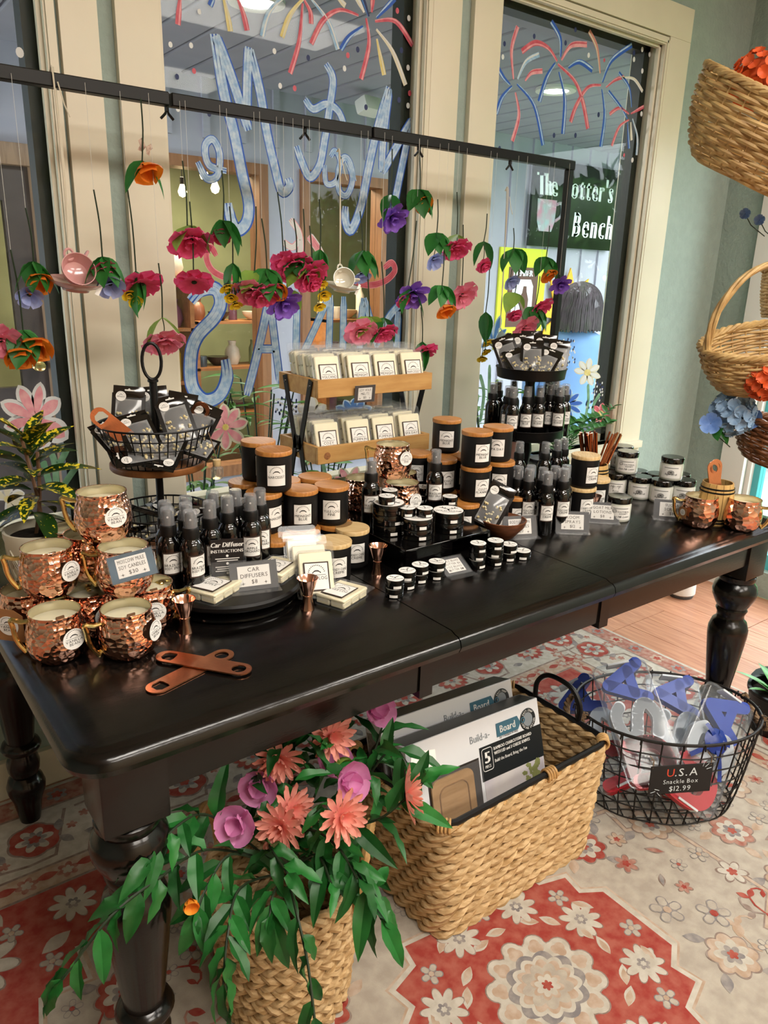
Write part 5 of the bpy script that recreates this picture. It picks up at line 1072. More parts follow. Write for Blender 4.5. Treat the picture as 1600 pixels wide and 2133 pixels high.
# ---------------------------------------------------------------- jiggers
jg = MB().lathe([(0, .001), (.0125, .001), (.013, 0), (.0085, .024), (.0088, .0255), (.0088, .0275), (.0088, .0295), (.0195, .062), (.0200, .0628), (.0190, .062), (.0085, .031), (0, .031)], 28).mesh('jigger_cup', copper, sharp=60); jb = MB().lathe([(.0086, .0245), (.0098, .0255), (.0098, .0285), (.0086, .0295)], 28).mesh('waist_band', copper)
def jigger(p, label, sc_=1):
    t = thing('copper_jigger', label, 'jigger', p, 0, 'copper jiggers'); obj('jigger_cup', jg, None, t); obj('waist_band', jb, None, t); t.scale = (sc_,)*3; return t
for px, py, lb in ((387, 1316, 'copper jigger standing beside the left copper mugs'), (641, 1268, 'copper jigger in front of the black round tray'), (786, 1194, 'copper jigger between pale candles and the black riser'), (1120, 1100, 'copper jigger between lotion and room spray cards')):
    q = onz(px, py, TZ); jigger((q.x, q.y, TZ), lb)
q = onz(1252, 1085, TZ); jigger((q.x, q.y+.03, TZ), 'copper jigger behind the goat milk lotions card'); q = onz(1095, 898, T2Z+.004); jigger((q.x, q.y, T2Z+.004), 'copper jigger standing on the middle tier among spray bottles', .95)
# ---------------------------------------------------------------- tins
def tin_mesh(r, h):
    return MB().lathe([(0, 0), (r-.001, 0), (r, .001), (r, h*.42), (r*.965, h*.45), (r*.965, h*.5), (r*1.01, h*.53), (r*1.01, h-.0012), (r, h), (0, h)], 28).mesh('tin', black_glass), MB().lathe([(0, h+.0004), (r*.93, h+.0004), (r*.93, h)], 28).mesh('top_label', white_paper), curve_on(paper_grid(.016, h*.3, 4), r*1.012, h*.27, .0003).mesh('side_label', white_paper)
antl = MB()
for s in (-1, 1):
    antl.tube([(0, 0, 0), (s*.25, .1, 0), (s*.42, .32, 0), (s*.40, .48, 0)], .028, 4); antl.tube([(s*.25, .1, 0), (s*.2, .34, 0)], .024, 4); antl.tube([(s*.36, .22, 0), (s*.62, .34, 0)], .024, 4)
antl.prism([(-.07, 0), (.07, 0), (.05, -.22), (0, -.3), (-.05, -.22)], -.02, .02)
def art(r): 
    m_ = MB().join(antl, Matrix.Translation((0, r*.12, 0)) @ Matrix.Scale(r*.95, 4)); m_.map(lambda x, y, z: (x, y, z*.06)); text(m_, 'WILD MANE', r*.2, 0, -r*.36, 0, 'c', 1); m_.add([(-r*.4, -r*.5, 0), (r*.4, -r*.5, 0), (r*.4, -r*.53, 0), (-r*.4, -r*.53, 0)], [(0, 3, 2, 1)]); return m_.mesh('top_print', ink)
TS, TL = (*tin_mesh(.0185, .018), art(.0185)), (*tin_mesh(.036, .023), art(.036)); HS, HL = .0184, .0234
def tin(p, big, label, group, turn=0):
    t = thing('balm_tin', label, 'tin', p, face_cam(p, turn), group); a, b, c, d = TL if big else TS; hh = .023 if big else .018
    obj('tin', a, None, t); l = obj('top_label', b, None, t, None, (0, 0, radians(-turn*3))); obj('top_print', d, None, l, (0, 0, hh+.0009)); obj('side_label', c, None, t, None, (0, 0, radians(22))); return t
lev = ('bottom', 'second', 'third', 'fourth')
for i, (px, py, nst, wh) in enumerate(((821, 1240, 2, 'nearest the table front'), (846, 1223, 2, 'second from the front'), (873, 1210, 2, 'third from the front'), (908, 1203, 2, 'beside the small tilted price card'), (993, 1180, 3, 'just right of the tilted price card'), (1029, 1174, 3, 'fourth from the right end of the row'), (1058, 1165, 2, 'second from the right end of the row'), (1088, 1162, 1, 'alone at the right end of the row'))):
    q = onz(px, py, TZ)
    for j in range(nst): tin((q.x+.0012*(j % 2), q.y, TZ+HS*j), 0, 'small balm tin, %s of the stack %s' % (lev[j] if j < nst-1 or nst == 1 else 'top', wh), 'small balm tins on the table', (i*37+j*20) % 50-25)
# black riser
RX0, RX1, RY0, RY1, RH = .932, 1.176, 1.142, 1.475, .055
rs = thing('black_riser', 'low black display riser carrying the balm tins', 'riser', (RX0, RY0, TZ)); obj('top', MB().bx(0, RX1-RX0, 0, RY1-RY0, RH-.006, RH), black_glass, rs, bevel=.001, seg=1)
for x in (.0, RX1-RX0-.006): obj('side_panel', MB().bx(x, x+.006, 0, RY1-RY0, 0, RH-.006), black_glass, rs)
obj('front_panel', MB().bx(.006, .13, .0, .006, 0, RH-.006), black_glass, rs)
RT = TZ+RH
def rt_(px, py, z=RT): q = onz(px, py, z); return q.x, q.y
GTi = 'balm tins on the riser'
x, y = rt_(798, 1118)
x = max(x, RX0+.04)
for j in range(3): tin((x, y+.02, RT+HL*j), 1, 'large balm tin, %s of the tall stack at the riser left' % ('bottom', 'middle', 'top')[j], GTi, j*15)
for k_, (dx, dy) in enumerate(((-.012, -.008), (.022, .026))): tin((x+dx, y+.02+dy, RT+HL*3), 0, 'small balm tin on the tall large stack, %s one' % ('front', 'back')[k_], GTi, 10)
x, y = rt_(875, 1120); y += .012
for j in range(2): tin((x, y, RT+HL*j), 1, 'large balm tin, %s of the stack at the riser front middle' % ('bottom', 'top')[j], GTi)
tin((x+.014, y-.008, RT+HL*2), 0, 'small balm tin on the right of the front middle large tins', GTi, 12); tin((x-.016, y+.016, RT+HL*2), 0, 'small balm tin on the left of the front middle large tins', GTi, -12)
x2, y2 = rt_(937, 1105); y2 += .008
for j in range(2): tin((x2, y2, RT+HL*j), 1, 'large balm tin, %s of the stack with antler print plainly showing' % ('bottom', 'top')[j], GTi)
for k_, (px, py, nst) in enumerate(((838, 1085, 2), (858, 1072, 3), (875, 1083, 3), (888, 1066, 2), (912, 1060, 3), (928, 1070, 2), (951, 1055, 3), (982, 1080, 3))):
    x, y = rt_(px, py)
    x = min(max(x, RX0+.02), 1.155); y += .03
    for j in range(nst): tin((x, y, RT+HS*j), 0, 'small balm tin, %s of the %s little riser stack from the left' % (('bottom', 'middle', 'top')[j] if nst == 3 else ('bottom', 'top')[j], ORD[k_]), GTi, (k_*31) % 40-20)
# wooden bowl + pouch
bw = onz(1046, 1120, TZ); bo = thing('wooden_bowl', 'small walnut bowl with faceted flaring sides', 'bowl', (bw.x, bw.y, TZ)); wal = mat('walnut', '#875132', .4, col2='#653a22', vs=8, stretch=(4, 4, 20))
obj('bowl', MB().lathe([(0, 0), (.02, 0), (.026, .003), (.052, .034), (.056, .048), (.053, .0485), (.049, .036), (.02, .008), (0, .007)], 28), wal, bo)
pouch((bw.x-.03, bw.y+.012, TZ+.075), stand_rot(face_cam(bw), 25, -24), 'black sample pouch leaning in the walnut bowl', 'sample pouch in bowl')
# ---------------------------------------------------------------- price cards
cardm = mat('dark_grey_card', '#454548', .6); darkc = mat('dark_brown_card', '#2e2422', .4)
def star4(mb, x, y, r, z, M_): mb.add([(x+(r if k % 2 == 0 else r*.22)*cos(k*pi/4), y+(r if k % 2 == 0 else r*.22)*sin(k*pi/4), z) for k in range(8)], [tuple(range(8))], 0, False, M_)
def price(p, lines, label, w_=.085, h=.052, rz=0, tilt=18, cm=cardm, rot=None, base=True, thick=.0025):
    t = thing('price_card', label, 'sign', p, rz, 'price cards', rot)
    M_ = Matrix.Rotation(radians(90-tilt), 4, 'X')
    c = obj('card', MB().box((0, h/2, 0), (w_, h, .0012), M_), cm, t); pn = obj('white_panel', MB().box((0, h/2, .0009), (w_*.68, h*.72, .0006), M_), white_paper, t)
    obj('acrylic_holder', MB().box((0, h/2, .0017), (w_*1.05, h*1.06, .0006), M_), clear, t)
    if base: obj('acrylic_foot', MB().box((0, -.0, .001), (w_*1.05, .04, .0018)), clear, t)
    tm = MB(); n_ = len(lines); lh = h*.72/(n_+.35)
    for i, ln in enumerate(lines):
        yy = h/2+h*.36-lh*(i+1)+lh*.05; hh = lh*.66; wid = sum((GLY[q][2]+.13) if q in GLY else .32 for q in ln)*hh/.7; text(tm, ln, hh, 0, yy, .0014, 'c', min(1, w_*.6/wid), .13, 0, 0, M_)
    for s in (-1, 1): star4(tm, s*w_*.24, h*.24, h*.075, .0014, M_)
    obj('lettering', tm, brown_ink, pn); return t
def on_table(px, py, z=TZ): q = onz(px, py, z); return (q.x, q.y, z)
q = on_table(1192, 1109); price(q, ('ROOM', 'SPRAYS', '$12'), 'price card reading ROOM SPRAYS $12', .082, .052, face_cam(q, 14)); q = on_table(1254, 1087); price(q, ('GOAT MILK', 'LOTIONS', '$8'), 'price card reading GOAT MILK LOTIONS $8', .086, .051, face_cam(q, 10))
q = on_table(1398, 1082); price(q, ('SUGAR', 'SCRUBS', '$8'), 'price card reading SUGAR SCRUBS $8 behind copper mug', .092, .052, face_cam(q, 12)); q = on_table(1084, 1119); price(q, ('BODY LOTION', 'CANDLES', '$20'), 'price card reading CANDLES $20 half hidden by the bowl', .088, .052, face_cam(q, 26))
q = on_table(957, 1196); price(q, ('.5 OZ BEARD', 'BUTTER $6', '1 OZ BEARD', 'BUTTER $18'), 'low tilted price card reading BEARD BUTTER', .066, .05, face_cam(q, 38), 62)
DZ = .80; dc = onz(505, 1208, DZ); DCX, DCY = .58, 1.24
q = onz(532, 1228, DZ); price((q.x, q.y, DZ), ('CAR', 'DIFFUSERS', '$8'), 'price card reading CAR DIFFUSERS $8', .088, .052, face_cam(q, 12), 22)
q = ond(275, 1178, 1.115); tcard = price((0, 0, 0), ('MOSCOW MULE', 'SOY CANDLES', '$30'), 'price card reading MOSCOW MULE SOY CANDLES $30 on the mugs', .07, .046, 0, 0, mat('blue_grey_card', '#5b7385', .2, col2='#3f4a52', vs=12), None, False)
ux = (ond(312, 1139, 1.2)-ond(222, 1163, 1.18)).normalized(); uy = (ond(225, 1163, 1.195)-ond(243, 1220, 1.18)); uy = (uy-ux*uy.dot(ux)).normalized(); uz = ux.cross(uy); tcard.matrix_world = Matrix.Translation(ond(283, 1206, 1.185)) @ Matrix((ux, -uz, uy)).transposed().to_4x4()
# ---------------------------------------------------------------- black round tray (two discs), card holder
dt = thing('round_tray', 'black two-level round tray carrying car diffuser cards and wax melts', 'tray', (DCX, DCY, TZ))
obj('base_disc', MB().lathe([(0, .0), (.122, 0), (.128, .006), (.128, .010), (.124, .013), (0, .013)], 48), black_glass, dt); obj('spindle', MB().lathe([(.03, .013), (.03, .026)], 16), matte_black, dt); obj('upper_disc', MB().lathe([(0, .026), (.133, .026), (.137, .030), (.137, .036), (.133, .040), (0, .040)], 48), matte_black, dt)
q = onz(476, 1222, DZ); ch = thing('card_holder', 'clear acrylic holder with black Car Diffuser Instructions cards', 'holder', (q.x, q.y, DZ), face_cam(q, 4))
obj('instruction_card', MB().box((0, .004, .048), (.058, .003, .088)), mat('dark_card', '#1d1b1c', .4), ch); obj('holder_front', MB().box((0, -.006, .026), (.066, .0015, .052)), clear, ch); obj('holder_back', MB().box((0, .012, .04), (.066, .0015, .08)), clear, ch)
for x in (-.033, .033): obj('holder_side', MB().box((x, .003, .028), (.0015, .018, .056)), clear, ch)
tm = MB(); text(tm, 'Car Diffuser', .009, 0, .078, .0, 'c', .85, .1, .2, .04, R90); text(tm, 'INSTRUCTIONS', .006, 0, .067, .0, 'c', .95, .12, 0, .03, R90)
for k_, z in enumerate((.056, .052, .040, .036, .032, .02, .016)): tm.add([(-.022+.003*(k_ % 2), z, 0), (.022-.003*(k_ % 3), z, 0), (.022-.003*(k_ % 3), z-.0016, 0), (-.022+.003*(k_ % 2), z-.0016, 0)], [(0, 3, 2, 1)], 0, False, R90)
for z in (.0605, .0455, .0265): tm.lathe([(0, 0), (.0025, 0)], 10, R90 @ Matrix.Translation((0, z, 0)))
obj('lettering', tm, white_paper, ch, (0, .0022, 0))
# ---------------------------------------------------------------- wax melts
MS = 1.22
wmesh = MB()
for i in (-1, 1):
    for j in (-1, 0, 1): wmesh.bx(i*.0135-.0128, i*.0135+.0128, j*.0225-.0108, j*.0225+.0108, 0, .0125)
wmesh.bx(-.027, .027, -.034, .034, .010, .016); wm_me = wmesh.mesh('wax_block', wax, bevel=.002, seg=1)
sh_me = MB().prism(rrect(-.029, .029, -.037, .037, .006, 3), -.0008, .0172).prism(rrect(-.032, .032, -.040, .052, .006, 3), .0095, .0102).mesh('clamshell', clear)
def flat_label(lines, w_, h): return MB().box((0, 0, 0), (w_*1.12, h*1.1, .0004)).mesh('label_border', brown_ink), MB().box((0, 0, .0003), (w_, h, .0004)).mesh('label', white_paper), label_art(lines, w_, h).mesh('label_print', ink)
FL = {k_: flat_label(v, .036, .042) for k_, v in dict(V=('VOLCANO',), M=('MIDNIGHT', 'BLUE'), N=('NARCISSIST',), C=('COZY', 'FLANNEL'), P=('PUMPKIN', 'APPLE'), S=('SPA DAY',), A=('APPLE',), Y=('YULE LOG',)).items()}
def melt(label, group, key='M', M_=None, lab=True):
    t = thing('wax_melt', label, 'wax melt', (0, 0, 0), 0, group)
    if M_: t.matrix_world = M_ @ Matrix.Scale(MS, 4)
    obj('wax_block', wm_me, None, t); obj('clamshell', sh_me, None, t)
    if lab:
        b, l_, p_ = FL[key]; lo = obj('label', l_, None, t, (0, -.006, .0180)); obj('label_border', b, None, lo, (0, 0, -.0001)); obj('label_print', p_, None, lo, (0, 0, .0007))
    return t
# shelf
shw = mat('pine_shelf', '#c79a5d', .5, col2='#b5854a', vs=5, stretch=(2, 12, 12), bump=.02); SHX0, SHX1, SHY0, SHY1 = .968, 1.328, 1.545, 1.735
sh = thing('tray_shelf', 'two-tier pine tray shelf with black metal legs holding wax melts', 'shelf', ((SHX0+SHX1)/2, SHY0, TZ)); hw = (SHX1-SHX0)/2; dpt = SHY1-SHY0
ZL, ZU = .907-TZ, 1.072-TZ; TH = .044
for nm, zb in (('lower_tray', ZL), ('upper_tray', ZU)):
    e = empty(nm, (0, 0, zb), sh)
    obj('tray_front', MB().bx(-hw, hw, 0, .010, 0, TH), shw, e, bevel=.001, seg=1); obj('tray_back', MB().bx(-hw, hw, dpt-.01, dpt, 0, TH), shw, e, bevel=.001, seg=1)
    for s in (-1, 1): obj('tray_end', MB().bx(s*hw-(.01 if s > 0 else 0), s*hw+(0 if s > 0 else .01), .010, dpt-.01, 0, TH), shw, e, bevel=.001, seg=1)
    obj('tray_bottom', MB().bx(-hw+.01, hw-.01, .01, dpt-.01, 0, .006), shw, e)
obj('wood_knot', MB().lathe([(0, .0012), (.009, .0006), (.0095, 0)], 16, Matrix.Translation((-hw+.028, 0, ZL+.02)) @ R90), mat('pine_knot', '#7a4a2a', .6, col2='#a06a3c', vs=200), sh)
for s in (-1, 1):
    xo = s*(hw+.003)
    def bar(y0, z0, y1, z1, nm='leg_bar'):
        d = Vector((0, y1-y0, z1-z0)); return obj(nm, MB().box((0, 0, d.length/2), (.0035, .017, d.length)), matte_black, sh, (xo, y0, z0), (atan2(-d.y, d.z), 0, 0))
    bar(.082, ZL+.025, .028, ZU+TH-.004); bar(.100, ZL+.025, .154, ZU+TH-.004); bar(.085, ZL+.06, .03, 0); bar(.097, ZL+.06, .15, 0)
    for y, z in ((.032, ZU+.026), (.15, ZU+.026), (.091, ZL+.02)): obj('bolt', MB().lathe([(0, .004), (.004, .003), (.005, 0)], 10, Matrix.Translation((xo, y, z)) @ Matrix.Rotation(s*pi/2, 4, 'Y')), black_glass, sh)
CN = ('leftmost', 'second', 'third', 'rightmost')
for ti, (zb, keys, nd) in enumerate(((ZU, 'VMMN', (7, 6, 5, 5)), (ZL, 'CPPS', (8, 7, 6, 6)))):
    for cI in range(4):
        xc = -hw+.05+cI*.0845+(.008 if cI else 0); dep = (dpt-.055)/nd[cI]
        for j in range(nd[cI]):
            M_ = Matrix.Translation(((SHX0+SHX1)/2+xc+((j*7+cI*3) % 5-2)*.0012, SHY0+.016+.028+j*dep, TZ+zb+.006+.045+.0012*((j*3) % 4))) @ Matrix.Rotation(radians(-6+((j*5) % 7)), 4, 'Z') @ Matrix.Rotation(radians(90-17), 4, 'X')
            melt('wax melt pack %s from the front in the %s column of the %s tray' % (ORD[j], CN[cI], ('upper', 'lower')[ti]), 'wax melts on the tray shelf', keys[cI], M_, j < 2)
c = ony(760, 818, SHY0-.006); price((c.x, SHY0-.004, c.z-.024), ('SOY WAX', 'MELTS', '$5'), 'price card reading SOY WAX MELTS $5 hung on the shelf', .062, .043, 0, -6, darkc, None, False)
def flatM(px, py, z, rz, tx=0, ty=0): q = onz(px, py, z); return Matrix.Translation((q.x, q.y, z)) @ Matrix.Rotation(radians(rz), 4, 'Z') @ Matrix.Rotation(radians(tx), 4, 'X') @ Matrix.Rotation(radians(ty), 4, 'Y')
GW = 'loose wax melts on the table'
melt('wax melt pack lying on the round tray in front of the spray bottles', GW, 'A', flatM(447, 1236, DZ+.001, -62)); melt('wax melt pack lying flat on the table beside a copper jigger', GW, 'Y', flatM(712, 1248, TZ+.001, -68))
melt('wax melt pack lying on the round tray behind the diffuser card', GW, 'A', flatM(578, 1196, DZ+.001, -58))
for i, (px, py, z, tx) in enumerate(((622, 1160, TZ+.045, 55), (632, 1170, TZ+.045, 55), (643, 1182, TZ+.042, 56), (656, 1197, TZ+.040, 58))):
    melt('wax melt pack leaning at the tray edge, %s from the back' % ORD[i], GW, 'Y', flatM(px, py, z, -22, tx), i == 3)
# ---------------------------------------------------------------- goat milk and sugar scrub jars
jglass = mat('cloudy_jar_glass', '#cfd0c4', .12, var=.03, coat=.4); gj = MB().lathe([(0, 0), (.029, 0), (.0315, .003), (.032, .008), (.032, .050), (.0295, .055), (.0295, .058)], 32).mesh('glass_jar', jglass); gl = MB().lathe([(.0305, .055), (.0315, .056), (.0318, .071), (.030, .0735), (0, .0735)], 32).mesh('black_lid', black_glass)
def jar_art(kind):
    m_ = MB(); w_, h = .052, .036
    [m_.add([(x, h*.36, 0), (x+.0014, h*.36, 0), (x+.0014, h*.36+.0022, 0), (x, h*.36+.0022, 0)], [(0, 1, 2, 3)]) for x in [-.019+.0023*k_ for k_ in range(17)]]
    if kind == 'goat': text(m_, 'OATMEAL', .0045, .008, .002, 0, 'c', 1); text(m_, 'HONEY', .0045, .008, -.004, 0, 'c', 1); text(m_, 'Goat Milk Lotion', .006, 0, -.0135, 0, 'c', .8, .05, .3); m_.tube([(x, y, 0) for x, y in ((-.02, .008), (-.012, .01), (-.01, .004), (-.018, .002), (-.021, .006))], .0006, 4, True)
    elif kind == 'palm':
        for cx in (-.008, .008):
            m_.tube([(cx, -.004, 0), (cx*1.1, .006, 0)], .0005, 4)
            for k_ in range(6): a = k_*pi/3; m_.prism([(cx*1.1, .006), (cx*1.1+.006*cos(a)-.0008*sin(a), .006+.004*sin(a)), (cx*1.1+.007*cos(a), .0045+.004*sin(a))], -.0001, .0001)
        text(m_, 'Butter', .006, 0, -.0125, 0, 'c', .85, .05, .3)
    else:
        for k_ in range(9): a = 2*pi*k_/9; m_.tube([(.0045*cos(a)+.0045*cos(b_), -.001+.0035*sin(a)+.0035*sin(b_), 0) for b_ in [j*pi/4 for j in range(8)]], .0003, 3, True)
        text(m_, 'Sugar Scrub', .006, 0, -.0095 if kind == 'scrub' else -.0095, 0, 'c', .85, .05, .3)
    return m_
JL = {k_: (curve_on(paper_grid(.055, .040), .032, .029, .0005).mesh('label', white_paper), curve_on(jar_art(k_), .032, .029, .0009).mesh('label_print', ink)) for k_ in ('goat', 'palm', 'scrub')}
def gjar(p, kind, label, turn=0):
    t = thing('cosmetic_jar', label, 'jar', p, face_cam(p), 'goat milk and scrub jars'); t.scale = (1, 1, .88); obj('glass_jar', gj, None, t); obj('black_lid', gl, None, t); l = obj('label', JL[kind][0], None, t, None, (0, 0, radians(turn))); obj('label_print', JL[kind][1], None, l); return t
JH = .0652
def jl(px, py, tier): q = onz(px, py, TZ+JH*tier); return (q.x, q.y, TZ+JH*(tier-1))
a_, b_, c_, d_ = jl(1285, 984, 1), jl(1336, 991, 1), jl(1381, 998, 1), jl(1427, 998, 1)
gjar(a_, 'palm', 'jar with palm tree label at the left of the jar row', 5); gjar(b_, 'scrub', 'jar second from the left in the jar row'); gjar(c_, 'scrub', 'jar third from the left under the single top jar'); gjar(d_, 'scrub', 'jar at the right end of the jar row')
for k_, q in enumerate((a_, b_, c_, d_)): gjar((q[0]+.052, q[1]+.05, TZ), 'goat', 'back row jar %s from the left' % ORD[k_])
m1 = ((a_[0]+b_[0])/2+.012, (a_[1]+b_[1])/2+.02); gjar((*m1, TZ+JH), 'goat', 'goat milk lotion jar on top at the left, front'); gjar((m1[0]+.05, m1[1]+.055, TZ+JH), 'goat', 'jar on top at the left, hidden behind goat milk lotion')
m2 = ((c_[0]+d_[0])/2-.004, (c_[1]+d_[1])/2+.01); gjar((*m2, TZ+JH), 'scrub', 'sugar scrub jar on top at the right')
q = jl(1292, 1032, 1); gjar(q, 'goat', 'goat milk jar standing alone behind its price card', 12)
# ---------------------------------------------------------------- barrels and straws
barw = mat('barrel_wood', '#d3ad6c', .45, col2='#c1985a', vs=6, stretch=(10, 10, 2))
def barrel(p, label, sc_):
    t = thing('wooden_barrel', label, 'barrel', p, 0, 'small wooden barrels')
    for k_ in range(14):
        a0, a1 = 2*pi*(k_+.03)/14, 2*pi*(k_+.97)/14; g = []
        for z in (0, .02, .045, .065, .09, .11): r = .037+.008*sin(pi*(z+.006)/.122); g.append([(r*cos(a0+(a1-a0)*i/2), r*sin(a0+(a1-a0)*i/2), z) for i in range(3)])
        m_ = MB().sheet(g); m_.sheet([[(x*.92, y*.92, z) for x, y, z in r_] for r_ in g]); m_.add([g[-1][0], g[-1][1], g[-1][2]]+[(x*.92, y*.92, z) for x, y, z in g[-1]], [(0, 1, 4, 3), (1, 2, 5, 4)]); obj('stave', m_, barw, t)
    for z in (.008, .016, .088, .097): r = .0374+.008*sin(pi*(z+.006)/.122); obj('hoop', MB().lathe([(r+.0006, z-.0022), (r+.0012, z), (r+.0006, z+.0022)], 32), matte_black, t)
    obj('bottom', MB().lathe([(0, .006), (.036, .006)], 20), barw, t); t.scale = (sc_,)*3; return t
q = onz(1497, 1002, TZ+.112); barrel((q.x, q.y, TZ), 'small wooden barrel between the right copper mugs holding openers', 1.0)
for k_, (dx, ro) in enumerate(((-.016, 8), (-.004, -6))):
    o = tag(obj('bottle_opener', om, None, None, (q.x+dx, q.y-.006+.014*k_, TZ+.085)), 'copper bottle opener standing in the barrel, %s one' % ('front', 'back')[k_], 'opener', 'copper bottle openers'); o.rotation_euler = (Matrix.Rotation(face_cam(q, 40), 3, 'Z') @ Matrix.Rotation(radians(90-12), 3, 'X') @ Matrix.Rotation(radians(90+ro), 3, 'Z')).to_euler()
sq = onz(1251, 972, TZ+.10); SBX, SBY = sq.x, sq.y+.02; barrel((SBX, SBY, TZ), 'small wooden barrel behind the candy cane candles full of straws', .95)
straw_m = MB().tube([(0, 0, 0), (0, 0, .19)], .003, 8).mesh('straw', mat('copper_straw', '#b0714f', .2, 1)); srr = random.Random(2)
for i in range(26):
    a = srr.random()*6.28; rr0 = srr.uniform(.0, .022); left = i < 18
    lean = Vector((-.35+.3*srr.random(), .1*srr.random(), 1)) if left else Vector((.25+.25*srr.random(), -.1, 1))
    tag(obj('copper_straw', straw_m, None, None, (SBX+rr0*cos(a), SBY+rr0*sin(a), TZ+.01), lean.to_track_quat('Z', 'Y').to_euler()), 'copper drinking straw in the barrel, %s' % ('in the upright left bundle' if left else 'leaning out to the right'), 'straw', 'copper straws')
# ---------------------------------------------------------------- croton plant
cq = onz(80, 1097, .885); CX, CY = .300, 1.475
cr = thing('croton_plant', 'yellow-speckled croton in cream pot with embossed diamond pattern', 'plant', (CX, CY, TZ))
potc = mat('cream_pot', '#d6cdb6', .5); obj('pot', MB().lathe([(0, 0), (.046, 0), (.05, .004), (.062, .105), (.064, .112), (.064, .124), (.059, .124), (.057, .112), (.055, .108), (0, .108)], 40), potc, cr)
dia = MB()
for k_ in range(9):
    a = 2*pi*k_/9
    for sc_, dz in ((1, 0), (.72, 0), (.44, 0)):
        pts = []
        for dx, dz_ in ((0, .04), (.33, 0), (0, -.04), (-.33, 0)): z = .055+dz_*sc_; r = .05+.0124*(z-.004)/.105+.0008; pts.append((r*cos(a+dx*sc_), r*sin(a+dx*sc_), z))
        full_ = []
        for i in range(4):
            p0, p1 = Vector(pts[i]), Vector(pts[(i+1) % 4])
            for t_ in (0, .25, .5, .75): v = p0.lerp(p1, t_); r = .05+.0124*(v.z-.004)/.105+.0008; s_ = r/v.xy.length; full_.append((v.x*s_, v.y*s_, v.z))
        dia.tube(full_, .0014, 5, True)
o = obj('embossed_diamonds', dia, potc, cr); o['kind'] = 'stuff'; obj('soil', MB().lathe([(.0565, .1085), (.03, .112), (0, .113)], 24), mat('soil', '#241a14'), cr)
crot = bpy.data.materials.new('croton_leaf'); crot.use_nodes = True; t_ = crot.node_tree; b_ = t_.nodes['Principled BSDF']; tc2 = N(t_, 'ShaderNodeTexCoord'); nz = N(t_, 'ShaderNodeTexNoise'); nz.inputs['Scale'].default_value = 120; rp2 = N(t_, 'ShaderNodeValToRGB')
oi2 = N(t_, 'ShaderNodeObjectInfo'); ad = N(t_, 'ShaderNodeMath', operation='MULTIPLY_ADD'); ad.inputs[1].default_value = .16; t_.links.new(oi2.outputs['Random'], ad.inputs[0]); t_.links.new(nz.outputs['Fac'], ad.inputs[2])
t_.links.new(tc2.outputs['Object'], nz.inputs['Vector']); t_.links.new(ad.outputs[0], rp2.inputs[0]); rp2.color_ramp.elements[0].position = .66; rp2.color_ramp.elements[0].color = (*lin('#1d3a12'), 1); rp2.color_ramp.elements[1].position = .70; rp2.color_ramp.elements[1].color = (*lin('#d9c52c'), 1); t_.links.new(rp2.outputs[0], b_.inputs['Base Color']); b_.inputs['Roughness'].default_value = .3
cleaf = leafmesh('leaf', .11, .042, crot, .35, .3, 8)
for st, tip in (((.008, 0), (-.012, .0, .30)), ((-.008, .004), (.012, 0, .27))):
    obj('stem', MB().tube(catmull([(st[0], st[1], .1), ((st[0]+tip[0])/2+.006, st[1], .18), tip], 5), [.0035]*11, 6), mat('brown_stem', '#7a5a44', .8), cr)
clr = random.Random(9)
for i in range(26):
    a = i*2.399; z = .145+.15*(i/25); el = -.25+1.2*(i/25); obj('leaf', cleaf, None, cr, (.006*cos(a), .006*sin(a), z), leafrot((cos(a)*cos(el), sin(a)*cos(el), sin(el)), clr.uniform(-.3, .3)), clr.uniform(.75, 1.1))
# ---------------------------------------------------------------- vine in terracotta pot by the right window
vp = thing('potted_vine', 'green leafy vine in a pinkish terracotta pot by the window', 'plant', (1.93, 1.80, TZ)); obj('pot', MB().lathe([(0, 0), (.045, 0), (.06, .10), (.066, .10), (.066, .125), (.058, .125), (.055, .1), (0, .1)], 28), mat('terracotta_pink', '#b98a7c', .7, var=.1), vp)
vl = leafmesh('leaf', .035, .02, mat('vine_leaf', '#3f7d3a', .45, col2='#2c5f2b', vs=20, rnd=.2), .3, .25)
for pts in ([(1180, 950), (1185, 905), (1230, 885), (1275, 850)], [(1170, 950), (1190, 915), (1215, 880), (1240, 872)], [(1165, 950), (1150, 915), (1180, 890), (1200, 880)], [(1180, 950), (1200, 910), (1250, 890), (1270, 880)]):
    P_ = catmull([ony(px, py, 1.80)-Vector((1.93, 1.80, TZ)) for px, py in pts], 6); P_[0] = Vector((0, 0, .1)); obj('stem', MB().tube(P_, .0014, 5), stem_m, vp)
    for i in range(2, len(P_)):
        for s in (-1, 1): d = (P_[i]-P_[i-1]).normalized(); obj('leaf', vl, None, vp, P_[i], leafrot(d*.6+Vector((s*.5, -.5*s, .5)), clr.uniform(-.6, .6)), clr.uniform(.7, 1.2))
# ---------------------------------------------------------------- hanging car diffuser bottle at the wire basket
hd = thing('hanging_diffuser', 'tiny glass car diffuser with wooden cap hanging from the wire basket', 'diffuser', ond(452, 975, 1.56)); obj('glass_bottle', MB().lathe([(0, -.022), (.010, -.022), (.0125, -.018), (.0125, .0), (.006, .006)], 16), clear_mat('cut_glass', (.95, .92, .8), .2, .05, .1), hd); obj('wooden_cap', MB().lathe([(.007, .004), (.0085, .006), (.0085, .018), (0, .02)], 16), pale_lid, hd); obj('cord', MB().tube([(0, 0, .018), (-.006, .004, .05), (-.012, .008, .075)], .0012, 5), jute, hd)

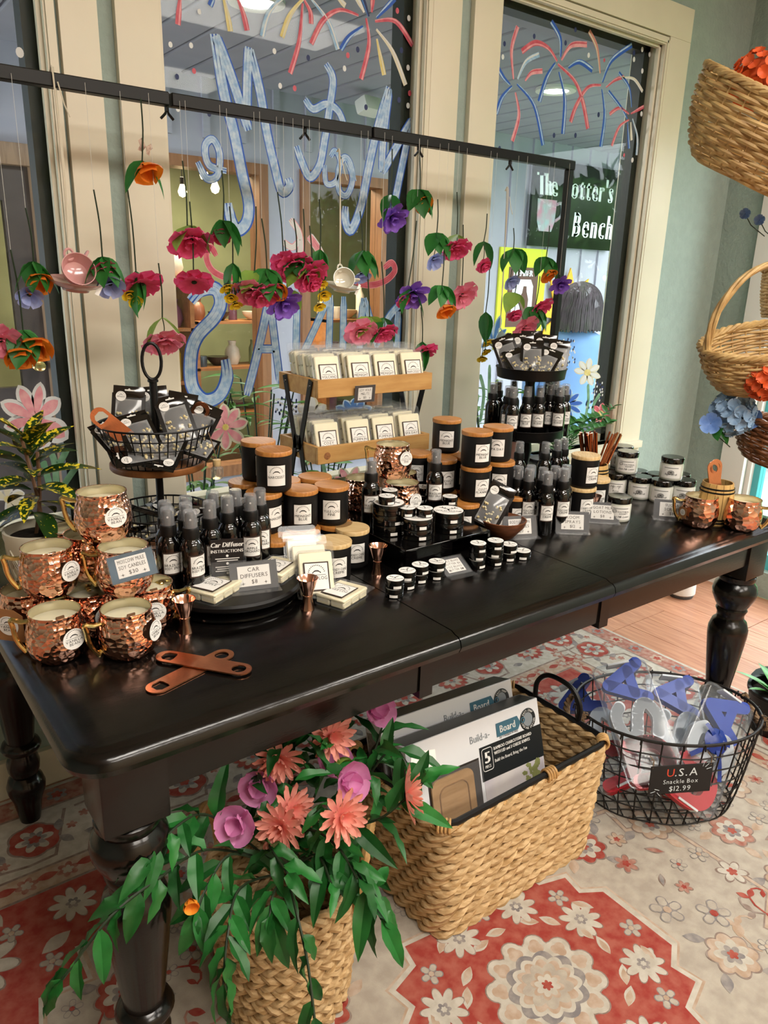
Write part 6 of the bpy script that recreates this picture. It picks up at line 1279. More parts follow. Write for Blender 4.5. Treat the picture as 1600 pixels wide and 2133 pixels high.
# ---------------------------------------------------------------- leafy plants on the porch just outside the middle window
pl_leaf = [leafmesh('leaf', .09, .03, mat('porch_leaf', '#6a9a4a', .5, col2='#3f7a35', vs=15, rnd=.3, thin=.25), .35, .25), leafmesh('leaf', .13, .022, MATS['porch_leaf'], .5, .3)]
for i, (x, zt, sd, lb) in enumerate(((.98, .98, 1, 'leafy porch plant outside the window behind the wire basket stand'), (1.22, 1.02, 2, 'leafy porch plant outside the window behind the candle stack'), (1.48, .86, 3, 'leafy porch plant outside the window behind the wax melt shelf'), (2.35, .9, 4, 'leafy porch plant outside the right window'))):
    rr_ = random.Random(sd); t = thing('porch_plant', lb, 'plant', (x, 2.32, -.2), 0, 'plants on the porch'); obj('pot', MB().lathe([(0, 0), (.12, 0), (.15, .42), (.16, .42), (.16, .47), (.14, .47), (.13, .4), (0, .4)], 24), MATS['terracotta_pink'], t)
    for k_ in range(9):
        a = k_*2.4; tip = Vector((.13*cos(a), .08*sin(a), zt+.2-.1*rr_.random())); P_ = catmull([(0, 0, .4), (tip.x*.3, tip.y*.3, (tip.z+.4)/2), tip], 5); obj('stem', MB().tube(P_, .003, 5), stem_m, t)
        for p_ in P_[3:]:
            a2 = rr_.random()*6.28; obj('leaf', pl_leaf[i % 2], None, t, p_, leafrot((cos(a2), sin(a2), .4), rr_.uniform(-.5, .5)), rr_.uniform(.7, 1.1))
# ================================================================== ROD WITH HANGING FLOWERS
RY, RZZ, PX = 1.72, 1.705, 2.005
rod = thing('flower_rack', 'black square-tube rack over the table with hanging silk flowers', 'rack', (PX, RY, TZ))
for x0, x1 in ((-1.2, .70), (.705, 1.23), (1.235, 2.018)): obj('rail_tube', MB().bx(x0-PX, x1-PX, -.013, .013, RZZ-TZ-.013, RZZ-TZ+.013), matte_black, rod, bevel=.002, seg=1)
for x in (PX, -1.19): obj('post', MB().bx(x-PX-.011, x-PX+.011, -.011, .011, .0, RZZ-TZ-.013), matte_black, rod, bevel=.002, seg=1); obj('post_foot', MB().lathe([(0, 0), (.05, 0), (.05, .006), (.02, .012), (0, .012)], 20, Matrix.Translation((x-PX, 0, 0))), matte_black, rod) if x > 0 else None
for px, py in ((347, 222), (635, 268), (873, 305), (1063, 333)):
    q = ony(px, py, RY)-Vector((PX, RY, TZ)); w_ = empty('wing_screw', (q.x, q.y, RZZ-TZ-.02), rod)
    obj('wing', MB().tube([(-.014, 0, -.018), (-.004, 0, -.008), (0, 0, 0), (.004, 0, -.008), (.014, 0, -.018)], .003, 6), matte_black, w_); obj('screw', MB().lathe([(0, -.004), (.005, -.003), (.005, .01)], 8), matte_black, w_)
def pet(nm, l, wd, c1, c2, cup, tipw, ruf): return petal('petal', l, wd, mat(nm, c1, .65, col2=c2, vs=25, thin=.35), cup, tipw, 6, ruf)
K = {'pink': (pet('hot_pink_petal', .042, .034, '#f7689a', '#e84a82', .12, .9, .09), ((6, 8, 1, 0), (5, 30, .82, .3), (3, 55, .5, .1))),
     'rose': (pet('soft_pink_petal', .042, .036, '#fba0b6', '#f282a0', .12, .95, .08), ((6, 2, 1, 0), (5, 24, .8, .3), (3, 50, .5, .1))),
     'flat': (pet('hot_pink_petal', .043, .034, '', '', .1, .9, .06), ((8, -8, 1, 0), (6, 10, .85, .3))),
     'ball': (pet('hot_pink_petal', .024, .018, '', '', .2, .8, .04), ((8, -10, 1, 0), (8, 15, 1, .3), (7, 40, .95, .1), (5, 65, .8, .2))),
     'orange': (pet('poppy_orange_petal', .036, .042, '#fa9a30', '#f08020', .4, .95, .03), ((4, 20, 1, 0), (3, 40, .85, .5))),
     'blue': (pet('pale_blue_petal', .032, .028, '#8f9fd8', '#b3b9e2', .2, .9, .03), ((5, 15, 1, 0), (3, 40, .8, .3))),
     'purple': (pet('violet_petal', .042, .028, '#7d4cc0', '#9a6cd0', .15, .55, .04), ((6, 5, 1, 0), (6, 30, .9, .5), (4, 60, .6, .1))),
     'yellow': (pet('bright_yellow_petal', .018, .016, '#efc51f', '#f3d648', .2, .9, .02), ((5, 15, 1, 0), (4, 45, .7, .4)))}
fleaf = [leafmesh('leaf', .055, .036, leaf_g, .35, .2, 7), leafmesh('leaf', .05, .036, leaf_l, .3, .2, 7), leafmesh('leaf', .06, .026, leaf_g, .5, .25, 7)]
thr = mat('clear_thread', '#d8d6d0', .3); NAMES = {'pink': 'hot pink', 'rose': 'soft pink', 'flat': 'flat hot pink', 'ball': 'round hot pink', 'orange': 'orange', 'blue': 'pale blue', 'purple': 'purple', 'yellow': 'yellow'}
fr = random.Random(21)
def hang(stem, leafpt, lk, blooms, label, yo=0):
    y = RY-.017+yo; s0 = ony(*stem, y); lf = ony(*leafpt, y)
    t = thing('hanging_silk_flower', label, 'flower', s0, 0, 'silk flowers hanging on the rack'); L_ = lambda v: v-s0
    top = Vector((s0.x, y, RZZ-.002))
    if s0.z < RZZ-.03: obj('thread', MB().tube([L_(s0), L_(top)], .0004, 4), thr, t)
    b0 = ony(*blooms[0][:2], y)
    obj('stem', MB().tube(catmull([L_(s0), L_(s0.lerp(lf, .5))+Vector((.003, 0, 0)), L_(lf)], 4), .0017, 5), stem_m, t)
    nl = {'n': 0, 'l': 2, 'g': 4, 'w': 2, 'd': 3}[lk]
    for i in range(nl):
        a = fr.uniform(-.4, .4)+(pi if i % 2 else 0); d = (cos(a)*(.9 if i < 2 else .35), -.6 if i >= 2 else fr.uniform(-.5, .1), -.65 if lk != 'd' else -1.5)
        obj('leaf', fleaf[1 if lk == 'l' else 2 if lk in 'wd' else 0], None, t, L_(lf), leafrot(d, fr.uniform(-.4, .4)), fr.uniform(1.15, 1.5))
    for bx, by, k_, *sc_ in blooms:
        p = ony(bx, by, y); sc_ = sc_[0] if sc_ else 1
        pm_, lay_ = K[k_]; b = empty('blossom', L_(p)+Vector((0, 0, .012)), t, axis_rot((fr.uniform(-.5, .3), fr.uniform(-1.5, -.6), -1 if k_ != 'flat' else -2))); b.scale = (sc_*1.05,)*3
        b['label'] = NAMES[k_]+' blossom'; corolla(b, pm_, lay_)
        obj('calyx', MB().lathe([(0, -.004), (.005, -.002), (.006, .003), (0, .006)], 8), stem_m, b)
        obj('stalk', MB().tube(catmull([L_(lf), L_(lf.lerp(p, .5))+Vector((.004, 0, .006)), L_(p)+Vector((0, 0, .012))], 4), .0012, 5), stem_m, t)
FLW = [((53, 433), (70, 545), 'g', [(75, 590, 'orange', .9), (62, 625, 'blue', .9)], 'hanging orange and blue silk flower with broad leaves at the far left'),
 ((22, 520), (48, 688), 'g', [(40, 740, 'orange'), (75, 720, 'orange', 1.1), (3, 720, 'rose')], 'low hanging orange and pink silk flower cluster at the left edge'),
 ((195, 395), (213, 535), 'g', [(215, 572, 'ball', 1.1), (230, 602, 'blue')], 'hanging pink and blue silk flower just right of the pink teacup'),
 ((262, 370), (283, 565), 'd', [(295, 603, 'flat', 1.1), (268, 622, 'yellow'), (281, 636, 'yellow')], 'hanging pink and yellow silk flower on the green wall strip'),
 ((293, 205), (296, 335), 'w', [(300, 355, 'orange', 1.0)], 'highest orange silk flower with a paper butterfly on its stem'),
 ((330, 548), (338, 662), 'l', [(340, 718, 'rose', 1.15)], 'hanging soft pink silk rose low against the cream trim'),
 ((380, 335), (390, 470), 'l', [(395, 508, 'pink', 1.25)], 'large hot pink silk flower at the left of the middle window'), ((395, 420), (403, 590), 'n', [(405, 598, 'flat')], 'flat hot pink silk flower above the letter S'),
 ((462, 355), (465, 460), 'g', [(462, 502, 'ball', .9)], 'small hot pink silk flower hanging by the letter hook'), ((478, 430), (485, 548), 'd', [(472, 605, 'yellow', 1.2), (482, 628, 'yellow'), (490, 642, 'yellow'), (500, 605, 'blue', .8)], 'yellow and blue silk flower spray right of the letter S'),
 ((533, 430), (530, 565), 'l', [(522, 615, 'rose', 1.1)], 'soft pink silk flower above the letter A'), ((545, 455), (556, 560), 'g', [(550, 618, 'pink', 1.1), (575, 606, 'orange', .9)], 'pink and orange silk flower pair above the letter A'),
 ((578, 400), (590, 530), 'n', [(597, 552, 'pink', 1.0)], 'leafless hot pink silk flower right of the A cluster'), ((612, 455), (618, 528), 'g', [(608, 560, 'pink', 1.2)], 'large hot pink silk flower in the middle of the row'), ((632, 435), (633, 548), 'l', [(642, 578, 'pink', 1.2)], 'hot pink silk flower with one lime leaf in the middle'),
 ((593, 500), (598, 605), 'l', [(588, 638, 'purple', 1.15)], 'purple silk flower with a lime leaf below the pink cluster'), ((665, 415), (667, 520), 'd', [(668, 600, 'yellow'), (674, 622, 'yellow', 1.1), (664, 645, 'yellow')], 'yellow silk flower spray left of the white teacup'), ((645, 470), (650, 580), 'n', [(650, 598, 'ball', 1)], 'round pink silk flower just left of the yellow spray'),
 ((750, 440), (755, 522), 'g', [(750, 580, 'blue', .9)], 'pale blue silk flower with dark leaves behind the white teacup'), ((762, 540), (770, 660), 'l', [(750, 697, 'rose', 1.1)], 'soft pink silk flower low right of the white teacup'), ((795, 545), (800, 662), 'w', [(798, 698, 'pink', .95)], 'hot pink silk flower above the wax melt shelf'),
 ((817, 310), (812, 405), 'w', [(815, 460, 'purple', 1.1)], 'high purple silk flower at the right of the middle window'), ((873, 315), (875, 395), 'g', [(875, 428, 'orange', .85)], 'high orange silk flower at the window frame edge'),
 ((868, 460), (850, 600), 'w', [(857, 618, 'purple', 1.2), (838, 632, 'pink', .6)], 'purple silk flower in front of the window frame'), ((912, 415), (910, 485), 'g', [(902, 548, 'blue')], 'pale blue silk flower over the middle trim'), ((952, 400), (952, 488), 'l', [(948, 522, 'pink', 1.1)], 'hot pink silk flower high on the right trim'),
 ((925, 505), (921, 595), 'g', [(923, 645, 'orange', .95)], 'orange silk flower over the middle trim'), ((965, 468), (962, 605), 'n', [(960, 622, 'rose', 1.2)], 'soft pink silk flower over the green strip'), ((1015, 445), (1008, 503), 'w', [(1005, 560, 'ball', 1.0)], 'round pink silk flower at the left edge of right window'),
 ((877, 640), (880, 712), 'd', [(880, 742, 'flat', 1.05)], 'flat pink silk flower hanging lowest over the trim'), ((1020, 560), (1012, 650), 'd', [(1013, 718, 'yellow', 1.1), (1010, 738, 'yellow'), (1003, 752, 'yellow')], 'yellow silk flower spray beside the pouch tray'),
 ((1070, 475), (1070, 518), 'g', [(1062, 592, 'blue', .9)], 'pale blue silk flower before the yellow poster'), ((1083, 540), (1073, 610), 'l', [(1070, 662, 'ball', 1.0), (1092, 688, 'rose', 1.1)], 'two pink silk flowers hanging before the yellow poster'), ((1145, 470), (1138, 535), 'g', [(1135, 572, 'orange', .95)], 'orange silk flower beside the rack post'),
 ((1125, 575), (1115, 640), 'g', [(1122, 645, 'pink', 1.1)], 'hot pink silk flower just left of the rack post'), ((1166, 572), (1166, 576), 'n', [(1165, 598, 'purple', .9)], 'purple silk flower clipped to the rack post')]
for i, a in enumerate(FLW): hang(*a, yo=-.012*(i % 3))
q = ony(304, 306, RY-.03); bf = thing('paper_butterfly', 'pale paper butterfly clipped above the highest orange flower', 'decoration', q)
for s in (-1, 1): obj('wing', MB().prism([(0, 0), (s*.012, .014), (s*.018, .006), (s*.012, -.002), (s*.014, -.012), (s*.004, -.012)], 0, .0006, R90), mat('butterfly_paper', '#d8bfae', .6, col2='#8f6f60', vs=90), bf, None, (0, radians(20), radians(s*25)))
# teacups
def cup(px, py, my, mw, label, tilt, sc_, tagged, y=RY-.03):
    pm_ = mw; q = ony(px, py, y); t = thing('hanging_teacup', label, 'teacup', q, 0, 'teacups hanging on strings')
    sa = empty('saucer', (0, 0, 0), t, (radians(10), radians(4), 0)); sa_o = obj('saucer_dish', MB().lathe([(0, -.004), (.022, -.004), (.023, -.007), (.026, -.007), (.027, -.003), (.045, .004), (.056, .013), (.057, .0145), (.045, .0065), (.02, 0), (0, 0)], 36), pm_, sa)
    c = empty('cup', (.002, -.004, .028), t, tilt)
    obj('cup_bowl', MB().lathe([(0, -.018), (.014, -.018), (.016, -.015), (.026, -.004), (.032, .012), (.034, .024), (.0325, .024), (.030, .012), (.024, -.002), (0, -.013)], 32), pm_, c)
    obj('cup_handle', MB().tube(catmull([(.032, 0, .016), (.046, 0, .018), (.05, 0, .006), (.042, 0, -.006), (.027, 0, -.004)], 5), .003, 8), pm_, c)
    top = RZZ+.016-q.z; hp = Vector((-.008, 0, .072))
    for dx in (-.003, .003): obj('string', MB().tube(catmull([hp, (dx*.4, .012, top*.5), (dx, .03+.013*(dx > 0)-.017, top-.01), (dx, .03, top)], 5), .0018, 6), mat('cotton_string', '#cfc6b2', .9), t)
    obj('knot_tail', MB().tube([(.004, .012, top-.02), (.012, .008, top-.06), (.02, .006, top-.08)], .0014, 5), mat('cotton_string', '#cfc6b2'), t)
    obj('cup_loop', MB().tube([(hp.x+.009*cos(k_*pi/6), 0, hp.z-.008+.011*sin(k_*pi/6)) for k_ in range(12)], .0028, 6, True), pm_, t)
    if tagged: obj('paper_tag', MB().box((.035, -.03, .02), (.009, .0006, .035), Matrix.Rotation(.5, 4, 'Y')), white_paper, t)
    t.scale = (sc_,)*3; return t
cup(158, 598, 0, mat('pink_porcelain', '#cf9a98', .15, coat=.5), 'pink teacup and saucer hanging on string at the left', (radians(55), radians(-50), radians(30)), 1.0, True)
cup(712, 603, 0, mat('white_porcelain', '#dcd8c8', .12, coat=.5), 'white teacup and saucer hanging on string in the middle window', (radians(75), radians(0), radians(-25)), .82, True)
cup(1042, 725, 0, mat('blue_porcelain', '#a9bcc2', .15, coat=.5), 'pale blue teacup hanging low behind the pouch tray', (radians(30), radians(40), radians(0)), .8, True)
# ================================================================== PAINT ON THE WINDOW GLASS
PYG = GY-.0015
pblue = mat('paint_blue', '#2c5cba', .6); pblue2 = mat('paint_streak', '#c3d8ea', .6, col2='#8fb4dc', vs=60); pnavy = mat('paint_navy', '#27325e', .6); pred = mat('paint_red', '#c4485c', .6, col2='#d76f7c', vs=40); ppink = mat('paint_pink', '#e08d9a', .6, col2='#edb1b4', vs=40); pcream = mat('paint_cream', '#dcd8c0', .6); pyel = mat('paint_yellow', '#d8c565', .6, col2='#e6dca8', vs=30); pwhite = mat('paint_white', '#dfe2e2', .6); plblue = mat('paint_light_blue', '#8db7dc', .6, col2='#c4dbec', vs=50); psal = mat('paint_salmon', '#cf8f80', .6); pgreen = mat('paint_green', '#7fa98a', .6, col2='#5f8f6c', vs=30); pmid = mat('paint_midblue', '#4179c0', .6)
def win_of(px): return 0 if px < 200 else 1 if px < 900 else 2
def ribbon(pts, wpx, m, win, layer=0, parent=None, nm='painted_stroke', n_=6, off=0, taper=False):
    wo, inv = WIN[win]; y = PYG-.00035*layer; P_ = catmull([ony(x, y_, y) for x, y_ in pts], n_); d0 = (P_[0]-CAM).dot(_f); L_, R_ = [], []; m_ = len(P_)
    for i, p in enumerate(P_):
        t_ = (P_[min(i+1, m_-1)]-P_[max(i-1, 0)]).normalized(); s = Vector((-t_.z, 0, t_.x)); wv = wpx/F_PX*(p-CAM).dot(_f)*.5
        k_ = i/(m_-1); f_ = min(1, .55+k_*5, .55+(1-k_)*5) if not taper else (.35+.65*min(1, k_*1.6)); c = p+s*off/F_PX*d0
        L_.append(c+s*wv*f_); R_.append(c-s*wv*f_)
    return obj(nm, MB().sheet([L_, R_], 0, False, inv), m, parent if parent else wo)
def letter(strokes, wpx, m1, m2, win, nm='painted_letter', lab=None):
    wo, inv = WIN[win]; e = empty(nm, (0, 0, 0), wo)
    if lab: e['label'] = lab
    for st in strokes:
        ww = st[1] if len(st) > 1 and not isinstance(st[1], tuple) else wpx; pts = st[0] if ww is not wpx or not isinstance(st[0][0], (int, float)) else st
        ww *= 1.14; ribbon(pts, ww, m1, win, 0, e, 'stroke')
        for k_, o_ in enumerate((-.3, -.02, .26)): ribbon(pts, ww*(.24 if k_ != 1 else .28), m2, win, 1+k_, e, 'brush_streak', off=o_*ww)
    return e
z2 = lambda *p: [(350+x*.34375, y*.34375) for x, y in p]
z6 = lambda *p: [(350+x*.3125, 380+y*.3125) for x, y in p]
z3 = lambda *p: [(850+x*.34375, y*.34375) for x, y in p]
S = lambda pts, w_: (pts, w_)
letter([S(z2((280, 205), (340, 560), (400, 800), (450, 1050), (490, 1240), (475, 1350), (420, 1395), (380, 1330), (362, 1230)), 24), S(z2((290, 215), (380, 450), (490, 790)), 22), S(z2((490, 285), (482, 450), (478, 700)), 20), S(z2((500, 300), (560, 560), (600, 800), (650, 1020), (690, 1160), (735, 1130), (725, 1080)), 20)], 22, pblue, pblue2, 1, lab='tall blue painted letter M with hooked foot')
letter([S(z2((180, 980), (235, 1080), (300, 1060), (312, 930), (270, 845), (225, 890), (250, 1000), (355, 1035)), 15)], 15, pblue, pblue2, 1, lab='small blue painted loop')
letter([S(z2((958, 385), (1000, 480), (982, 640), (950, 850), (920, 1000), (860, 1075), (810, 980), (778, 885)), 17), S(z2((830, 600), (880, 660), (960, 630), (1030, 670), (1070, 760)), 15)], 16, pblue, pblue2, 1, lab='blue painted crossed letter')
letter([S(z2((950, 1000), (960, 1110), (1020, 1095), (1042, 980), (1012, 915), (985, 950)), 12), S(z2((1130, 1100), (1100, 980), (1060, 960), (1030, 1060), (1040, 1160), (1085, 1180), (1118, 1080), (1080, 965)), 13)], 13, pblue, pblue2, 1, lab='blue painted double loop')
letter([S(z2((1340, 530), (1270, 780), (1220, 1000), (1170, 1250), (1110, 1395), (1075, 1340), (1075, 1250)), 19), S(z2((1342, 540), (1305, 850), (1298, 1045)), 18), S(z2((1298, 1045), (1400, 860), (1480, 725)), 17), S(z2((1480, 725), (1420, 1000), (1380, 1200), (1345, 1400)), 17)], 18, pblue, pblue2, 1, lab='blue painted letter with long tail at the right')
letter([S(z6((150, 790), (225, 712), (320, 712), (352, 800), (310, 900), (200, 1020), (155, 1150), (160, 1350), (240, 1450), (340, 1420), (392, 1300), (380, 1180)), 27)], 27, pblue, pblue2, 1, lab='large blue painted letter S')
letter([S(z6((525, 1420), (600, 1120), (672, 790)), 18), S(z6((680, 790), (712, 1050), (748, 1340)), 17), S(z6((600, 1110), (725, 1110)), 16)], 18, pblue, pblue2, 1, lab='blue painted letter A')
letter([S(z6((862, 740), (852, 1160)), 15), S(z6((900, 1140), (985, 960), (1075, 750)), 15), S(z6((1085, 750), (1070, 1150)), 15), S(z6((1172, 760), (1165, 1160)), 15)], 15, pmid, plblue, 1, lab='blue painted letter M behind the shelf')
letter([S(z6((1275, 1150), (1300, 770)), 15), S(z6((1310, 770), (1395, 1095)), 15), S(z6((1385, 1095), (1470, 900), (1560, 800)), 15), S(z6((1535, 860), (1520, 1180)), 17)], 15, pmid, plblue, 1, lab='blue painted letter at the right edge')
letter([S(z6((322, 490), (285, 432), (255, 490), (290, 580), (380, 632), (480, 630), (545, 602)), 12)], 12, ppink, pred, 1, 'painted_swirl', 'pink painted swirl at the left'); letter([S(z6((815, 245), (872, 330), (885, 450), (862, 560)), 13), S(z6((768, 395), (830, 432), (880, 380)), 12)], 12, ppink, pwhite, 1, 'painted_swirl', 'pink painted loop in the middle'); letter([S(z6((940, 355), (1005, 450), (1055, 575)), 16)], 16, pwhite, ppink, 1, 'painted_swirl', 'white painted arc'); letter([S(z6((1440, 572), (1490, 535), (1512, 590), (1450, 655), (1350, 685), (1240, 665)), 12)], 12, ppink, pred, 1, 'painted_swirl', 'pink painted swirl at the right')
C = dict(r=(pred, ppink), b=(pblue, plblue), y=(pyel, pcream), l=(plblue, pwhite), w=(pwhite, pcream), n=(pnavy, pmid), p=(ppink, pred), c=(pcream, pwhite), s=(psal, pcream))
def firework(rays, win, lab, wd=10):
    wo, inv = WIN[win]; e = empty('painted_firework', (0, 0, 0), wo); e['label'] = lab
    for c, pts in rays:
        r_ = ribbon(pts, wd, C[c][0], win, 0, e, 'ray', taper=True); ribbon(pts, wd*.3, C[c][1], win, 1, e, 'highlight', off=wd*.2, taper=True)
firework([('r', z2((75, -40), (68, 50), (60, 150))), ('b', z2((285, -40), (255, 35))), ('y', z2((330, -40), (360, 90), (378, 190))), ('r', z2((410, -40), (455, 80), (480, 185)))], 1, 'painted firework cut off at the top left', 12)
firework([('l', z2((760, -60), (620, 60), (570, 220))), ('y', z2((840, -30), (740, 90), (690, 225))), ('r', z2((815, 20), (795, 250), (740, 445))), ('r', z2((825, 0), (862, 70), (868, 145))), ('l', z2((865, -10), (970, 130), (1030, 300))), ('c', z2((1020, -20), (1075, 35)))], 1, 'painted firework at the top centre', 11)
firework([('r', z2((1155, 92), (1040, 60), (940, 125), (868, 265))), ('b', z2((1182, 158), (1100, 220), (1048, 300))), ('r', z2((1200, 110), (1218, 270), (1170, 480))), ('c', z2((1262, 178), (1360, 310), (1440, 515))), ('y', z2((1265, 235), (1310, 455))), ('r', z2((1255, 130), (1380, 130), (1483, 275))), ('b', z2((1265, 110), (1375, -10))), ('r', z2((1235, 75), (1242, -20))), ('w', z2((1190, 75), (1145, -10))), ('n', z2((1218, 100), (1175, -20)))], 1, 'big painted red firework at the top right of the middle window', 11)
firework([('p', z3((640, 480), (628, 300), (665, 160))), ('b', z3((620, 512), (580, 470), (548, 415))), ('b', z3((630, 520), (570, 590), (535, 690))), ('b', z3((660, 510), (765, 640), (818, 880))), ('p', z3((650, 560), (672, 700), (632, 855))), ('l', z3((665, 480), (715, 375), (795, 330))), ('p', z3((710, 490), (750, 440), (815, 430)))], 2, 'painted firework at the left of the right window', 10)
firework([('b', z3((925, 345), (922, 230), (868, 130))), ('r', z3((905, 370), (850, 290), (770, 260), (690, 312))), ('p', z3((930, 365), (990, 275), (1085, 270))), ('b', z3((892, 380), (840, 470), (795, 615))), ('r', z3((908, 390), (1010, 490), (1060, 620), (1090, 780))), ('b', z3((915, 435), (950, 600), (938, 812))), ('b', z3((972, 412), (1040, 375), (1118, 425)))], 2, 'painted firework in the middle of the right window', 11)
firework([('s', z3((1165, 445), (1145, 290), (1098, 188))), ('b', z3((1178, 500), (1235, 365), (1358, 272))), ('r', z3((1170, 515), (1090, 530), (1020, 640), (985, 740))), ('b', z3((1175, 540), (1192, 700), (1168, 890)))], 2, 'painted firework right of centre in the right window', 10)
firework([('r', z3((1200, 530), (1255, 485), (1310, 465))), ('w', z3((1300, 470), (1370, 480), (1422, 555))), ('b', z3((1355, 650), (1340, 530), (1278, 440))), ('b', z3((1330, 720), (1290, 650), (1215, 552))), ('r', z3((1340, 690), (1280, 655), (1222, 692))), ('r', z3((1350, 690), (1430, 645))), ('r', z3((1340, 725), (1280, 770), (1235, 885))), ('b', z3((1330, 740), (1340, 900))), ('l', z3((1360, 720), (1390, 830), (1385, 940))), ('c', z3((1350, 740), (1355, 850)))], 2, 'small painted firework at the right edge of the right window', 7)
def dots(lst, zz, m, win, r=5):
    wo, inv = WIN[win]
    for p in lst:
        x, y = zz(p)[0]; c = ony(x, y, PYG); s = r/F_PX*(c-CAM).dot(_f); obj('painted_dot', MB().poly([c+Vector((s*cos(k_*pi/6), 0, s*1.25*sin(k_*pi/6))) for k_ in range(12)], 0, inv), m, wo)
dots([(190, 70), (15, 270), (140, 275), (645, 310), (1070, 415), (680, 520), (60, 660), (1460, 110), (1455, 410), (1455, 640)], z2, pwhite, 1, 4.5); dots([(55, 465), (850, 350), (1150, 300), (1415, 305), (1400, 605), (1200, 650), (250, 690)], z2, pnavy, 1, 4.5); dots([(158, 430), (768, 535), (1090, 335), (1465, 565), (1390, 65)], z2, pred, 1, 4.5)
dots([(585, 265), (765, 220), (1015, 180), (955, 260), (885, 820), (1015, 820), (555, 900), (1155, 695), (1370, 320)], z3, pnavy, 2, 4); dots([(575, 345), (1095, 335), (1370, 360), (1420, 430), (1465, 330), (1415, 690), (1360, 970), (1420, 300)], z3, pwhite, 2, 4); dots([(1190, 365), (1310, 940)], z3, pred, 2, 3)
dots([(120, 318)], lambda *p: [(x*.34375, y*.34375) for x, y in p], pwhite, 0, 8)
def pflower(cx, cy, petals, win, m1, m2, mc, lab, dw=1):
    wo, inv = WIN[win]; e = empty('painted_flower', (0, 0, 0), wo); e['label'] = lab
    for a, l_, wd in petals:
        for q_, (m_, k_, ly) in enumerate(((m1, 1, 0), (m2, .6, 1))):
            pts = []; L2 = l_*(.97 if q_ == 0 else .82)
            for i in range(13):
                t_ = i/12; ww = wd*.5*k_*(sin(pi*min(1, t_**1.5*.93+.07))**.7); pts.append((t_*L2+(4 if q_ else 0), ww))
            pts = pts+[(x, -y) for x, y in pts[::-1]]; ar = radians(a)
            obj('painted_petal', MB().poly([ony(cx+x*cos(ar)-y*sin(ar), cy-x*sin(ar)-y*cos(ar), PYG-.0004*ly) for x, y in pts], 0, inv), m_, e)
    obj('painted_center', MB().poly([ony(cx+7*dw*cos(k_*pi/6), cy+7*dw*sin(k_*pi/6), PYG-.001) for k_ in range(12)], 0, inv), mc, e)
pflower(75, 872, [(155, 85, 36), (118, 82, 34), (83, 80, 30), (40, 68, 40), (-32, 82, 52), (-75, 70, 50), (195, 72, 34), (235, 60, 34)], 0, pwhite, ppink, pyel, 'large pink and white painted flower above the croton')
pflower(15, 1040, [(20, 40, 26), (-20, 38, 26), (150, 40, 26), (90, 36, 24), (-70, 40, 26)], 0, pwhite, pcream, pyel, 'white painted flower at the lower left')
pflower(470, 890, [(170, 55, 26), (130, 52, 26), (95, 52, 24), (55, 50, 26), (15, 50, 26), (-40, 52, 26), (-90, 50, 26), (-140, 50, 26)], 1, pcream, ppink, pyel, 'pink painted flower left of the wax melt shelf')
pflower(737, 868, [(0, 45, 22), (28, 45, 22), (150, 45, 22), (180, 42, 22), (90, 40, 20), (60, 42, 20), (120, 42, 20)], 1, plblue, pmid, pyel, 'blue painted flower behind the wax melt shelf'); pflower(650, 868, [(10, 42, 24), (40, 40, 24), (90, 46, 26), (140, 40, 22)], 1, pcream, pwhite, pyel, 'pale painted flower behind the wax melt shelf'); pflower(730, 1012, [(120, 45, 22), (70, 45, 20), (150, 40, 20)], 1, pcream, ppink, pyel, 'pink painted tulip right of the candle stack')
pflower(1224, 776, [(80, 32, 14), (30, 30, 14), (-20, 30, 14), (-70, 30, 14), (-120, 30, 14), (170, 30, 14), (125, 30, 14)], 2, pcream, pwhite, pyel, 'white painted daisy right of the pouch tray'); pflower(1180, 842, [(75, 35, 14), (40, 36, 14), (5, 36, 14), (-30, 36, 14), (-70, 34, 14)], 2, plblue, pblue, pyel, 'blue painted daisy beside the middle tier'); pflower(1252, 862, [(80, 24, 12), (35, 22, 12), (-30, 22, 12), (-80, 22, 12), (-130, 22, 12), (130, 22, 12)], 2, ppink, pred, pyel, 'pink painted daisy above the vine'); pflower(1028, 712, [(75, 60, 14), (110, 50, 14), (45, 40, 12), (150, 36, 12), (200, 34, 12)], 2, plblue, pmid, pcream, 'blue painted cornflower above the yellow spray')
for pts, win in (([(118, 1015), (113, 960), (100, 935)], 0), ([(128, 1018), (150, 985), (168, 962)], 0), ([(105, 1015), (95, 980), (90, 960)], 0), ([(120, 970), (130, 955), (140, 935)], 0), ([(420, 1085), (400, 1050), (392, 1035)], 1), ([(425, 1080), (432, 1040), (436, 1015)], 1), ([(690, 1045), (680, 1000), (672, 960)], 1), ([(705, 1045), (708, 1005), (715, 975)], 1), ([(1215, 890), (1225, 840), (1225, 800)], 2), ([(1240, 890), (1235, 850), (1250, 820)], 2), ([(1010, 900), (1018, 830), (1020, 760)], 2), ([(1000, 880), (1008, 820), (1000, 780)], 2), ([(1030, 900), (1040, 840), (1035, 790)], 2)):
    ribbon(pts, 9 if win else 13, pgreen, win, 0, None, 'painted_leaf', taper=False)
for cx, cy, n_, sx, sy, win in ((1186, 735, 22, 12, 30, 2), (1245, 815, 16, 12, 20, 2), (1228, 845, 8, 8, 10, 2), (585, 848, 12, 12, 22, 1), (612, 845, 9, 8, 14, 1)):
    dr = random.Random(cx)
    dots([(cx+dr.uniform(-sx, sx), cy+dr.uniform(-sy, sy)) for _ in range(n_)], lambda *p: p, pnavy, win, 2.2); dots([(cx+dr.uniform(-sx, sx), cy+dr.uniform(-sy, sy)) for _ in range(n_)], lambda *p: p, pwhite, win, 2.0)
